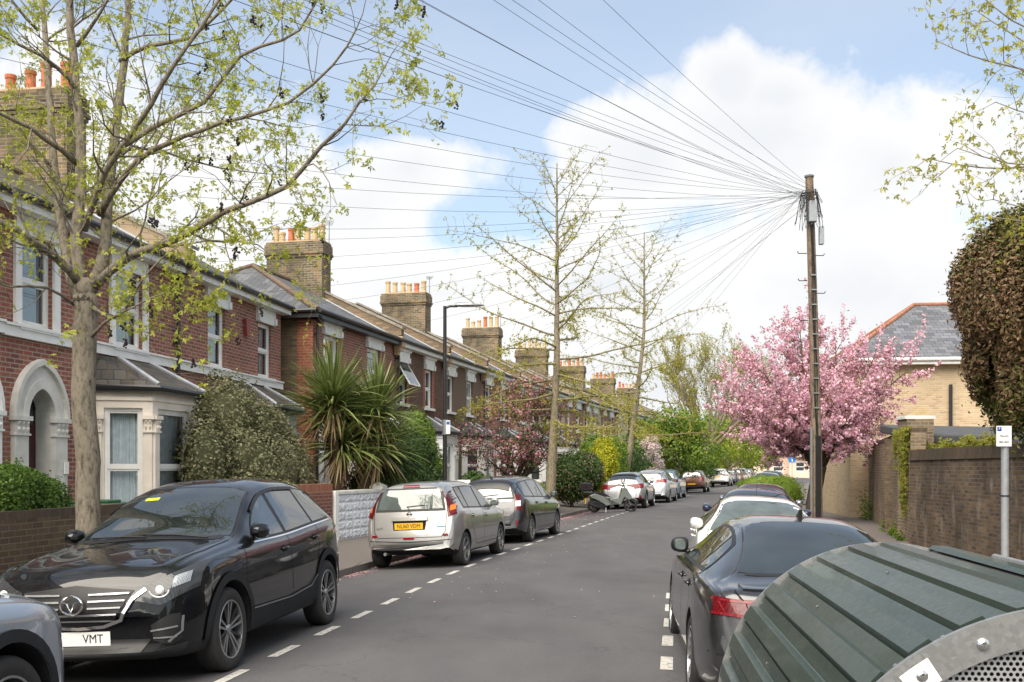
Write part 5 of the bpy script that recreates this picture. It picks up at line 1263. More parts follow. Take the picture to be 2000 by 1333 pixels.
# ---- right row
def audi():
    sp = SEDAN(); c, R = std_car(sp, 'parked_car', 'dark grey executive saloon behind the bike hangar, seen from its rear', 'car', P_grey,
        dict(SEDO, mirmat=M_black, aerial=(3.12, True)), RIGHTG)
    for sg in (1, -1):
        c.patch('B', [(sg*.32, .895), (sg*.60, .905), (sg*.83, .915)], [(sg*.37, .785), (sg*.62, .775), (sg*.84, .80)], M_red, 'tail_light', R, off=.012, n=16, m=6, th=1)
        t = [o for o in COL.objects if o.parent == R and o.name.startswith('tail_light')][-1]
        b = MB()
        for (z, y0, y1) in ((.885, .40, .84), (.79, .42, .84)): c.stripe('B', [(sg*y0, z), (sg*y1, z+.012)], .016, None, '', None, off=.018, b=b)
        for y in (.80, .72, .64): c.stripe('B', [(sg*y, .88), (sg*(y-.03), .83), (sg*(y-.06), .79)], .01, None, '', None, off=.018, b=b)
        b.build('light_bars', M_redbright, t)
        ax = 'L' if sg > 0 else 'R'
        c.patch(ax, [(4.66, .90), (4.78, .91)], [(4.72, .81), (4.80, .80)], M_red, 'tail_light', R, off=.012, n=6, m=5)
        b = MB(); b.tube([(-c.L/2+.0, sg*.58, .30), (-c.L/2+.22, sg*.58, .30)], [.05, .045], 14, cap=False); b.build('exhaust', M_chrome, R)
    c.patch('T', [(4.56, .66), (4.56, -.66)], [(4.70, .64), (4.70, -.64)], P_grey, 'boot_lip', R, off=.02, n=12, m=4, th=1)
    b = MB()
    for sg in (1, -1): c.stripe('B', [(sg*.70, .96), (sg*.62, .88), (sg*.58, .70), (sg*.52, .60), (0, .60)], .009, None, '', None, off=.014, b=b)
    c.stripe('B', [(-.86, .52), (.86, .52)], .012, None, '', None, off=.004, b=b); b.build('boot_gap', M_seam, R)
    c.patch('B', [(-.6, .36), (.6, .36)], [(-.55, .26), (.55, .26)], M_clad, 'diffuser', R, off=.01, n=12, m=3)
    plate(c, R, 'B', .70, None, M_yplate)
    place(R, c, 2.45, 9.62, .098, 1, dz=-.08); return c
audi()
def facing(label, pm, spf, op, zn, d, head=(.5, .70), **kw):
    c, R = std_car(spf, 'parked_car', label, 'car', pm, dict(op, head=head, **kw), RIGHTG)
    tail(c, R, .8, .92, .6, .8); plate(c, R, 'F', .42, None, M_wplate)
    zc = zn+c.L/2; p = P(zc, d); place(R, c, p.x, p.y, slope(zc), -1, dz=-.05); return c, R
c, R = facing('white saloon facing the viewer just ahead of the dark grey one', P_white, scale_car(SEDAN(), .94, .98, .985), sc_opts(SEDO, .94, 1), 13.0, 2.98, wsgl=M_paleglass, aerial=(3.2, False))
b = MB(); c.patch('T', [(2.02, .50), (2.02, .42)], [(1.98, .50), (1.98, .42)], None, '', None, off=.0065, n=2, m=2, b=b); b.build('permit_sticker', M_white, R)
facing('midnight blue saloon facing the viewer beyond the white one', P_navy, scale_car(SEDAN(), .95, .98, 1.0), sc_opts(SEDO, .95, 1), 18.3, 3.12, aerial=(3.2, False))
facing('glossy black saloon with chrome mirrors, nearest the kerbside shrubs', P_black, scale_car(SEDAN(), .95, .97, 1.0), sc_opts(SEDO, .95, 1), 24.0, 3.2, mirmat=M_chrome, aerial=(3.3, True))
facing('silver hatchback with arched roof beyond the kerbside shrubs', P_ltgrey, HATCH(), HATO, 58, 3.0)
facing('navy estate car behind the arched silver roof on the right', P_navy, scale_car(MPV(), 1, 1, 1.02), MPVO, 66, 3.0)

# ---- grey crossover whose bonnet corner fills the lower left corner
sp = scale_car(SUV(), .93, .98, .95, r=.35, ra=.42)
c, R = std_car(sp, 'parked_car', 'slate grey crossover cut by the lower left picture corner', 'car', P_ash, sc_opts(SUVO, .93, .95, head=(.66, .86)), LEFTG)
arch_trim(c, R, .07); tail(c, R, .8, 1.0, .6, .8)
for sg in (1, -1): c.patch('T', [(.16, sg*.60), (.16, sg*.70)], [(.62, sg*.70), (.62, sg*.745)], M_head, 'lamp_pod', R, off=.012, n=4, m=6, th=1)
place(R, c, -3.70, 4.45, .14, 1, dz=.05)
# ------------------------------------------------------------------ garden walls, hangar, poles, wires
M_hgreen = NT('green_painted_steel'); c_ = M_hgreen.coord()
g1_ = M_hgreen.noise(c_, 3, 6, .6, (1, .3, 1)); g2_ = M_hgreen.noise(c_, 40, 5, .7)
hc_ = M_hgreen.mix(M_hgreen.math('MULTIPLY', g1_, .6), (.020, .034, .027), (.045, .062, .051)); hc_ = M_hgreen.mix(M_hgreen.ramp(g2_, [(.62, (0, 0, 0)), (.75, (.5, .5, .5))]), hc_, (.12, .11, .09))
hw_ = M_hgreen.ramp(M_hgreen.noise(c_, 5, 9, .75, (.15, 1, 1)), [(.56, (0, 0, 0)), (.66, (.6, .6, .6))]); hc_ = M_hgreen.mix(hw_, hc_, (.10, .12, .10))
M_hgreen.bump(M_hgreen.noise(c_, 1.6, 3, .5), .25, .02)
M_hgreen = M_hgreen.set(hc_, M_hgreen.math('MULTIPLY_ADD', g2_, .35, .2), .05, .4, .1)
M_galv = NT('galvanised_steel'); c_ = M_galv.coord(); v_ = M_galv.n('ShaderNodeTexVoronoi', Scale=70); M_galv.l(c_, v_.inputs['Vector'])
M_galv = M_galv.set(M_galv.mix(M_galv.noise(c_, 9, 6, .7), M_galv.ramp(v_.outputs['Color'], [(.2, (.30, .31, .32)), (.8, (.44, .45, .46))]), (.26, .26, .25)), .42, .7)
M_felt = flat('brown_flat_steel', (.13, .115, .105), .5, .2, 4, .2)
def perf_mat():
    t = NT('perforated_steel'); uv = t.coord('Object'); sp = t.n('ShaderNodeSeparateXYZ'); t.l(uv, sp.inputs[0])
    p = .0165; a = sp.outputs[1]; z = sp.outputs[2]   # staggered round holes in the plane of the panel (y, z)
    def cell(oy, oz):
        fy = t.math('SUBTRACT', t.math('FRACT', t.math('ADD', t.math('DIVIDE', a, p), oy)), .5)
        fz = t.math('SUBTRACT', t.math('FRACT', t.math('ADD', t.math('DIVIDE', z, p*1.732), oz)), .5)
        dz = t.math('MULTIPLY', fz, 1.732)
        return t.math('SQRT', t.math('ADD', t.math('MULTIPLY', fy, fy), t.math('MULTIPLY', dz, dz)))
    d = t.math('MINIMUM', cell(0, 0), cell(.5, .5)); hole = t.math('LESS_THAN', d, .325)
    tr = t.n('ShaderNodeBsdfTransparent'); mx = t.n('ShaderNodeMixShader'); t.l(hole, mx.inputs[0]); t.l(t.b.outputs[0], mx.inputs[1]); t.l(tr.outputs[0], mx.inputs[2])
    t.set((.42, .43, .44), .42, .55); t.l(mx.outputs[0], t.t.nodes['Material Output'].inputs['Surface']); return t.m
def hangar():
    # local x along the kerb (away from the viewer), y to the left, arc centre at y=0
    sl = .115; ang = math.atan2(1, sl); Lh = 2.27; cz = .556; r = .775; z0 = -.04
    near = Vector((1.54, 2.80, 0)); R = empty('bike_hangar', (near.x, near.y, z0), ang); tag(R, 'green ribbed arched bike hangar with perforated steel end, nearest the viewer', 'bike hangar')
    cz -= z0
    # ribbed door: stepped trapezoid profile round the arc
    n = 9; th0, th1 = math.radians(86), math.radians(186); b = MB(); prof = []
    def pt(th, rr): return (rr*-math.cos(th+math.pi)*1 if False else -rr*math.cos(th), cz+rr*math.sin(th)) 
    # th measured from +y?  use angle a: 90deg = top, 180deg = left (street side, +y local)
    def P2(a, rr): return (-rr*math.cos(a), cz+rr*math.sin(a))
    step = (th1-th0)/n
    for i in range(n):
        a = th0+i*step
        for (f, rr) in ((0.0, r-.0), (.10, r+.030), (.52, r+.026), (.60, r+.004), (.62, r+.012), (.98, r-.002)):
            prof.append(P2(a+f*step, rr))
    prof.append(P2(th1, r)); y_, z_ = prof[-1]; prof.append((y_+.0, .10))
    rows = []
    for k in range(9):
        x = .02+(Lh-.04)*k/8; rows.append([Vector((x, y, z)) for y, z in prof])
    b.grid(rows); 
    low = [[Vector((x.x, x.y-.0, x.z)) + Vector((0, -(x.y)*.012, -(x.z-cz)*.012)) for x in rw] for rw in rows]; b.grid(low)
    for e in (0, -1):
        for j in range(len(prof)-1): b.face([rows[e][j], rows[e][j+1], low[e][j+1], low[e][j]])
    door = b.build('ribbed_door', M_hgreen, R)
    # bare cut ends and screws
    for i in range(n):
        a = th0+(i+.82)*step
        for x in ((.06, Lh-.07) if i % 2 == 0 else (.06, 1.3)):
            y, z = P2(a, r+.006); s = MB(); nrm = Vector((0, -math.cos(a), math.sin(a))); o = Vector((x, y, z)); t1 = Vector((1, 0, 0)); t2 = nrm.cross(t1)
            ring = [o+(t1*math.cos(q*math.pi/4)+t2*math.sin(q*math.pi/4))*.0065 for q in range(8)]; top = [v+nrm*.003 for v in ring]
            s.faces(ring+top, [tuple(range(8, 16))]+[(k, (k+1) % 8, 8+(k+1) % 8, 8+k) for k in range(8)])
            s.build('rivet', M_galv, door)
    # fixed back half: gently sloping top then a vertical back
    yb = -1.02; b = MB(); tp = [(.055, cz+r-.028), (-.16, cz+r-.03), (-.22, cz+r-.012), (-.30, cz+r-.014), (-.36, cz+r-.045), (-.62, cz+r-.10), (-.85, cz+r-.24), (yb, cz+r-.45), (yb, .08)]
    tp = [(y, z) for y, z in tp]
    b.grid([[Vector((x, y, z)) for y, z in tp] for x in (.0, Lh/2, Lh)]); b.build('fixed_rear_cover', [M_felt], R)
    b = MB(); b.grid([[Vector((x, y, z)) for y, z in ((-.20, cz+r-.004), (-.215, cz+r+.012), (-.285, cz+r+.010), (-.30, cz+r-.008))] for x in (.0, Lh)]); b.build('green_capping', M_hgreen, R)
    b = MB(); b.tube([(.0, -.47, cz+r-.035), (Lh-.1, -.47, cz+r-.035)], .018, 8); b.box(0, Lh-.1, -.50, -.40, cz+r-.085, cz+r-.062); b.build('gas_strut_rail', M_galv, R)
    for k in range(5):
        for y in (-.10, -.36): s = MB(); s.lathe([(.011, 0), (.011, .005), (.006, .008), (0, .008)], (.2+k*.45, y, cz+r-.03+(0 if y > -.2 else -.014)), 8); s.build('screw', M_galv, R)
    # end frames and panels, perforated at the near end only
    for (x, nm) in ((-.022, 'end_frame'), (Lh+.002, 'end_frame')):
        b = MB(); N_ = 40; fo = []; fi = []
        for i in range(N_+1):
            a = math.radians(60+126*i/N_); fo.append(P2(a, r+.024)); fi.append(P2(a, r-.075))
        fo = fo+[(fo[-1][0], .05)]; fi = fi+[(fi[-1][0], .05)]
        for i in range(len(fo)-1):
            for xx in (x, x+.02): b.face([(xx, *fo[i]), (xx, *fo[i+1]), (xx, *fi[i+1]), (xx, *fi[i])])
            b.face([(x, *fo[i]), (x, *fo[i+1]), (x+.02, *fo[i+1]), (x+.02, *fo[i])]); b.face([(x, *fi[i]), (x, *fi[i+1]), (x+.02, *fi[i+1]), (x+.02, *fi[i])])
        b.box(x, x+.02, yb, .7, .03, .10); b.box(x, x+.02, yb, yb+.06, .10, .95)
        fr = b.build('end_frame', M_galv, R)
        for i in range(9):
            a = math.radians(70+14*i); y, z = P2(a, r-.032); s = MB(); sg = -1 if x < 1 else 1; s.lathe([(.017, 0), (.016, sg*.006), (.008, sg*.012), (0, sg*.013)], (x+(0 if sg < 0 else .02), y, z), 12, 'x'); s.build('bolt', M_chrome, fr)
        if x < 1:
            b = MB(); pts = []
            for k in range(5):
                a = math.radians(123+1.7*k); pts.append((P2(a, r+.0), P2(a, r-.07)))
            for k in range(4): b.face([(x-.0025, *pts[k][0]), (x-.0025, *pts[k+1][0]), (x-.0025, *pts[k+1][1]), (x-.0025, *pts[k][1])])
            b.build('reflective_sticker', M_white, fr)
        b = MB(); arc = [P2(math.radians(52+134*i/N_), r-.05) for i in range(N_+1)]; arc = [(yb, .05), (yb, cz+r-.45), (-.85, cz+r-.26), (-.6, cz+r-.12)]+[q for q in arc if q[0] > -.5]+[(arc[-1][0], .05)]
        xx = x+.026; b.face([(xx, y, z) for y, z in arc]); b.build('end_panel', perf_mat() if x < 1 else M_felt, R)  # far panel left solid to block light showing through the near holes
    b = MB(); b.box(0, Lh, yb, .74, .02, .05); b.box(.1, Lh-.1, -.1, -.05, .05, .9); b.build('base_frame', M_galv, R)
hangar()

# ---- boundary walls
def wall_run(name, label, pts, h, th, mat, cap=None, cat='wall', group=None, base=-.15, steps=True, capmat=None):
    """pts: plan polyline; h: height or list"""
    R = empty(name, (pts[0][0], pts[0][1], 0)); tag(R, label, cat, group); o = Vector((pts[0][0], pts[0][1], 0))
    hs = h if isinstance(h, (list, tuple)) else [h]*len(pts); b = MB()
    for i in range(len(pts)-1):
        p0, p1 = Vector((*pts[i], 0))-o, Vector((*pts[i+1], 0))-o; d = (p1-p0).normalized(); n = Vector((d.y, -d.x, 0))*th
        for q in ((p0, p1, hs[i], hs[i+1]),):
            a = [q[0], q[1], q[1]-n, q[0]-n]; ht = [q[2], q[3], q[3], q[2]]
            lo = [v+Vector((0, 0, base)) for v in a]; hi = [v+Vector((0, 0, t)) for v, t in zip(a, ht)]
            b.faces(lo+hi, [(4, 5, 6, 7), (0, 1, 5, 4), (1, 2, 6, 5), (2, 3, 7, 6), (3, 0, 4, 7)])
    b.build('brickwork', mat, R)
    if cap:
        b = MB(); z0 = 0
        for (ov, hh) in cap:
            for i in range(len(pts)-1):
                p0, p1 = Vector((*pts[i], 0))-o, Vector((*pts[i+1], 0))-o; d = (p1-p0).normalized(); n = Vector((d.y, -d.x, 0))
                a = [p0+n*ov, p1+n*ov, p1-n*(th+ov), p0-n*(th+ov)]; t = [hs[i]+z0, hs[i+1]+z0, hs[i+1]+z0, hs[i]+z0]
                lo = [v+Vector((0, 0, q+.001)) for v, q in zip(a, t)]; hi = [v+Vector((0, 0, hh-.001)) for v in lo]
                b.faces(lo+hi, [(0, 3, 2, 1), (4, 5, 6, 7), (0, 1, 5, 4), (1, 2, 6, 5), (2, 3, 7, 6), (3, 0, 4, 7)])
            z0 += hh
        b.build('coping', capmat or mat, R)
    return R
# right side: tall old garden wall in sections (front face towards the street = left of travel, so run towards the viewer)
wall_run('garden_wall', 'long dark weathered brick wall beside the parking sign post', [(8.95, 23.6), (8.58, 17.5), (8.2, 11), (7.9, 3)], [1.86, 1.88, 1.90, 1.92], .33, M_oldwall, [(.04, .075), (.015, .16)], capmat=M_soldierdark)
wall_run('garden_wall', 'paler brick wall section with climbing creeper, stepping up beyond the dark wall', [(11.25, 32.6), (8.97, 23.62)], [2.38, 2.5], .33, M_lightwall, [(.02, .09)], capmat=M_soldierdark)
wall_run('brick_pier', 'tall brick gate pier with flat cap behind the creeper', [(9.26, 25.2), (9.26, 24.58)], 2.84, .62, M_lightwall, [(.05, .05), (.03, .03)], cat='pier', capmat=M_stone)
wall_run('brick_pier', 'brick pier where the garden wall steps down, left of the pale section', [(11.85, 34.6), (11.3, 32.7)], 2.3, .5, M_lightwall, [(.03, .07)], cat='pier', capmat=M_soldierdark)
wall_run('garden_wall', 'lowest far end of the pale garden wall, just right of the blossom tree trunk', [(15.0, 46.2), (11.86, 34.65)], [2.05, 2.05], .3, M_lightwall, [(.03, .07)], capmat=M_soldierdark)
wall_run('garden_wall', 'low buff brick wall under the clipped hedge across the side road', [(24.0, 68.3), (20.2, 68.2)], .55, .25, M_gaultwall, [(.03, .06)], capmat=M_stone)
R = empty('lean_to_shed', (9.3, 24.9, 0)); tag(R, 'lean-to with dark felt roof just behind the garden wall', 'shed')
b = MB(); b.box(.6, 5.2, .3, 3, 0, 2.45); b.build('wall', M_stock, R)
b = MB(); slab(b, [(.55, .1, 2.50), (5.3, .1, 2.36), (5.3, 3.2, 2.75), (.55, 3.2, 2.85)], .22); b.build('roof', M_felt if False else flat('roofing_felt', (.06, .062, .066), .8, .2, 6, bump=.3), R, bevel=.04)

# left side
gw = -5.78
def gd(z, d=gw): p = P(z, d); return (p.x, p.y)
CAPB = [(.0, .10)]
wall_run('garden_wall', 'mossy brown brick garden wall under the clipped hedge by the street tree', [gd(5), gd(8), gd(11), gd(13.9)], [1.08, 1.10, 1.10, 1.10], .22, M_garden, CAPB, capmat=M_soldierdark)
wall_run('garden_wall', 'low brick garden wall behind the black crossover', [gd(15.0), gd(18.9)], [.85, .85], .22, M_garden, CAPB, capmat=M_soldierdark)
wall_run('garden_wall', 'red brick wall with bright soldier-course top, left of the white block wall', [gd(19.0, -5.85), (-3.83, 22.4)], [1.15, 1.16], .22, brick('clean_red_brick', [(.21, .075, .055), (.27, .10, .07), (.17, .06, .05)], (.28, .22, .18), grime=.15), [(.0, .2)], capmat=M_soldier)
def block_wall():
    p0 = (-3.80, 22.45); p1 = (-2.05, 29.0); R = empty('garden_wall', (*p0, 0)); tag(R, 'white painted rock-faced block wall beside the silver hatchback', 'wall')
    d = Vector((p1[0]-p0[0], p1[1]-p0[1], 0)); L_ = d.length; d.normalize(); n = Vector((d.y, -d.x, 0)); F = lambda u, o, z: d*u+n*o+Vector((0, 0, z))
    b = MB(); fbox(b, F, 0, L_, -.2, .004, -.1, 1.12); b.build('backing', M_white, R)
    r = random.Random(4); b = MB()
    for j in range(5):
        for i in range(int(L_/.4)):
            u0 = .18+i*.4; z0 = .14+j*.2
            if u0+.39 > L_: continue
            # pillowy rough face of a block: small uneven grid
            rows = []
            for a in range(6):
                row = []
                for c in range(9):
                    e = min(a, 5-a)/2.5; f = min(c, 8-c)/4; bulge = .008 if (a in (0, 5) or c in (0, 8)) else .018+r.uniform(0, .018)
                    if c == 4: bulge *= .45
                    row.append(F(u0+.012+.372*c/8, bulge, z0+.01+.18*a/5))
                rows.append(row)
            b.grid(rows); 
            for q in (rows[0], rows[-1], [x[0] for x in rows], [x[-1] for x in rows]): 
                b.grid([q, [v-n*.03 for v in q]])
    b.build('block_facing', M_whiteblock, R)
    b = MB(); fbox(b, F, .1, L_, -.24, .04, 1.121, 1.17); fbox(b, F, .1, L_, -.21, .02, 1.171, 1.195); b.build('coping', M_stone, R)
    b = MB(); fbox(b, F, 0, .17, -.25, .03, -.1, 1.2); b.build('end_pier', M_white, R)
    for u in (2.6, 3.4, 5.2):
        b = MB(); fbox(b, F, u, u+.32, -.28, .05, 1.18, 1.26); 
        c = F(u+.16, -.115, 1.36); q = [F(u, -.28, 1.261), F(u+.32, -.28, 1.261), F(u+.32, .05, 1.261), F(u, .05, 1.261)]
        for k in range(4): b.face([q[k], q[(k+1) % 4], c])
        b.build('pier_cap', M_stone, R)
M_whiteblock = NT('white_painted_block'); c_ = M_whiteblock.coord(); M_whiteblock = M_whiteblock.set(M_whiteblock.mix(M_whiteblock.ramp(M_whiteblock.noise(c_, 6, 8, .7), [(.45, (0, 0, 0)), (.8, (1, 1, 1))]), (.62, .65, .70), (.42, .43, .42)), .75)
block_wall()
# piers with white caps and low wall past the lamp post
R = empty('garden_wall', (*gd(34, -5.9), 0)); tag(R, 'low brick wall with four white-capped piers beside the lamp post', 'wall'); o_ = Vector((*gd(34, -5.9), 0))
for k, zz in enumerate((30.5, 32.0, 34.2, 36.6)):
    p = Vector((*gd(zz, -5.9), 0))-o_; b = MB(); b.box(p.x-.2, p.x+.2, p.y-.2, p.y+.2, -.1, 1.12); pr = b.build('pier', M_stock, R)
    b = MB(); b.box(p.x-.26, p.x+.26, p.y-.26, p.y+.26, 1.121, 1.2); b.box(p.x-.2, p.x+.2, p.y-.2, p.y+.2, 1.201, 1.3); b.build('pier_cap', M_white, pr)
b = MB()
for a, c in ((30.5, 32), (32, 34.2), (34.2, 36.6)):
    p0, p1 = Vector((*gd(a, -5.9), 0))-o_, Vector((*gd(c, -5.9), 0))-o_; d = (p1-p0); d2 = d.normalized(); F = (lambda p0, d2: lambda u, o, z: p0+d2*u+Vector((d2.y, -d2.x, 0))*o+Vector((0, 0, z)))(p0, d2); fbox(b, F, .2, d.length-.2, -.1, .1, -.1, .8)
b.build('brickwork', M_stock, R)
wall_run('garden_wall', 'worn low brick wall with stone coping left of the scooter', [gd(37.2, -5.9), gd(39.5, -5.9), gd(45, -5.9)], [.72, .72, .74], .22, M_stock, [(.03, .06)], capmat=M_stone)
wall_run('garden_wall', 'low wall glimpsed under the tall clipped hedges further along', [gd(46, -5.9), gd(60, -5.9), gd(75, -5.9)], [.6, .6, .6], .22, M_garden, [(.02, .06)], capmat=M_stone)

# ---- wheeled bins behind the hedge wall
M_bin = flat('green_bin_plastic', (.025, .11, .04), .45, .15, 4)
def wheelie(name, label, x, z, ry, s=1, mat=None, cat='bin'):
    R = empty(name, (x, z, .18), ry); tag(R, label, cat); b = MB()
    lo = [(-.22, -.24), (.22, -.24), (.22, .22), (-.22, .22)]; hi = [(-.28, -.33), (.28, -.33), (.28, .30), (-.28, .30)]
    v = [(a*s, c*s, .04*s) for a, c in lo]+[(a*s, c*s, .95*s) for a, c in hi]
    b.faces(v, [(0, 3, 2, 1), (0, 1, 5, 4), (1, 2, 6, 5), (2, 3, 7, 6), (3, 0, 4, 7), (4, 5, 6, 7)]); b.build('bin_body', mat or M_bin, R, bevel=.015)
    b = MB(); b.box(-.30*s, .30*s, -.36*s, .32*s, .951*s, .985*s); b.box(-.24*s, .24*s, -.26*s, .2*s, .986*s, 1.03*s); b.build('lid', mat or M_bin, R, bevel=.015)
    b = MB(); b.tube([(-.28*s, .36*s, .93*s), (.28*s, .36*s, .93*s)], .016, 8); b.build('handle', mat or M_bin, R)
    for sg in (-1, 1): b = MB(); b.lathe([(0, -.03), (.10*s, -.03), (.10*s, .03), (0, .03)], (sg*.25*s, .24*s, .10*s), 14, 'x'); b.build('wheel', M_tyre, R)
wheelie('wheelie_bin', 'green wheelie bin left of the street tree trunk', -6.75, 15.6, .2)
wheelie('wheelie_bin', 'green wheelie bin right of the street tree trunk, below the cream bay', -6.35, 16.2, -.1)
wheelie('wheelie_bin', 'green bin with yellow-green lid beside the lamp post base', *gd(29.2, -6.5), .3)

# ---- street lamps
M_lampblk = flat('black_lamp_column', (.012, .012, .013), .4, .2, 3)
def lamp(label, x, z, h, arm=.95, grp='black street lamps'):
    R = empty('street_lamp', (x, z, .0)); tag(R, label, 'street lamp', grp); b = MB()
    b.lathe([(.0, -.1), (.085, -.1), (.085, .02), (.08, 1.2), (.06, 1.25), (.055, 1.3), (.042, h), (0, h)], n=14); b.build('column', M_lampblk, R, smooth=False)
    b = MB(); b.box(-.07, .07, -.09, -.06, .5, 1.0); b.build('access_door', M_lampblk, R)
    b = MB(); b.tube([(0, 0, h-.05), (.12, 0, h+.0), (.3, 0, h+.0)], .03, 8); b.build('bracket', M_lampblk, R)
    b = MB(); rows = []
    for (u, w, t) in ((.25, .05, .05), (.32, .10, .075), (.55, .14, .06), (.80, .12, .035), (arm, .04, .012)):
        rows.append([Vector((u, w*math.cos(a), h+.02+t*max(math.sin(a), -.35))) for a in [2*math.pi*k/12 for k in range(12)]])
    rows = [r+[r[0]] for r in rows]; b.grid(rows); b.face(rows[0][:-1]); b.face(rows[-1][:-1]); hd = b.build('lamp_head', M_metal, R, smooth=True)
    b = MB(); b.box(.4, .8, -.09, .09, h-.012, h-.004); b.build('led_panel', M_clearlens, hd)
    return R
R = lamp('black street lamp rising behind the silver hatchback, beside the spiky palm', -1.63, 25.5, 5.62)
b = MB(); b.box(.03, .13, -.06, -.05, 2.52, 2.84); sg = b.build('column_sign', M_white, R); b = MB(); b.box(.04, .12, -.064, -.0605, 2.74, 2.82); b.build('sign_band', flat('sign_blue', (.02, .08, .3), .5), sg)
b = MB(); b.tube([(-.0, -.0, 2.5), (0, 0, 2.86)], .068, 10); b.build('sign_strap', M_metal, R)
p = P(57, -4.3); lamp('distant black street lamp between the leaning ginkgo and the white blossom', p.x, p.y, 6.0)

# ---- parking sign post at the right
def sign_post():
    x, z = 7.28, 15.5; R = empty('sign_post', (x, z, 0)); tag(R, 'grey steel post with small parking hours plate before the right wall', 'sign')
    b = MB(); b.lathe([(0, -.2), (.055, -.2), (.055, 2.16), (0, 2.17)], n=16); b.build('post', M_galvpost, R, smooth=False)
    b = MB(); b.lathe([(.062, 1.28), (.062, 1.30)], n=14); b.lathe([(.062, 2.08), (.062, 2.11)], n=14); b.build('post_clip', M_black, R)
    b = MB(); b.box(-.16, .06, -.08, -.065, 2.02, 2.32); s = b.build('sign_plate', M_white, R)
    Mx = Matrix.Translation((-.0, -.0815, 0)) @ Matrix.Rotation(math.pi/2, 4, 'X')
    b = MB(); b.box(-.15, -.09, -.084, -.0805, 2.245, 2.305); k = b.build('p_symbol_field', flat('parking_blue', (.01, .05, .35), .4), s)
    text_mesh('lettering', 'P', .055, M_white, s, Matrix.Translation((-.12, -.0855, 2.275)) @ Matrix.Rotation(math.pi/2, 4, 'X'))
    text_mesh('lettering', 'Mon-Fri', .045, M_text, s, Matrix.Translation((-.05, -.0825, 2.17)) @ Matrix.Rotation(math.pi/2, 4, 'X'))
    text_mesh('lettering', '8am-6pm', .045, M_text, s, Matrix.Translation((-.05, -.0825, 2.085)) @ Matrix.Rotation(math.pi/2, 4, 'X'))
M_galvpost = flat('grey_post', (.30, .32, .34), .5, .12, 8, .3)
sign_post()

# blue no-through-road sign far off
R = empty('road_sign', (U(1547, 905, 120).x, 120, 0)); tag(R, 'small blue no-through-road sign at the far end of the right pavement', 'sign')
b = MB(); b.tube([(0, 0, -.3), (0, 0, 2.6)], .04, 8); b.build('post', M_galvpost, R)
b = MB(); b.box(-.4, .4, -.08, -.05, 2.2, 3.0); s = b.build('sign_plate', flat('sign_sky_blue', (.02, .18, .55), .4), R); b = MB(); b.box(-.05, .05, -.09, -.081, 2.3, 2.78); b.build('white_stem', M_white, s); b = MB(); b.box(-.2, .2, -.09, -.081, 2.781, 2.9); b.build('red_bar', M_red, s)

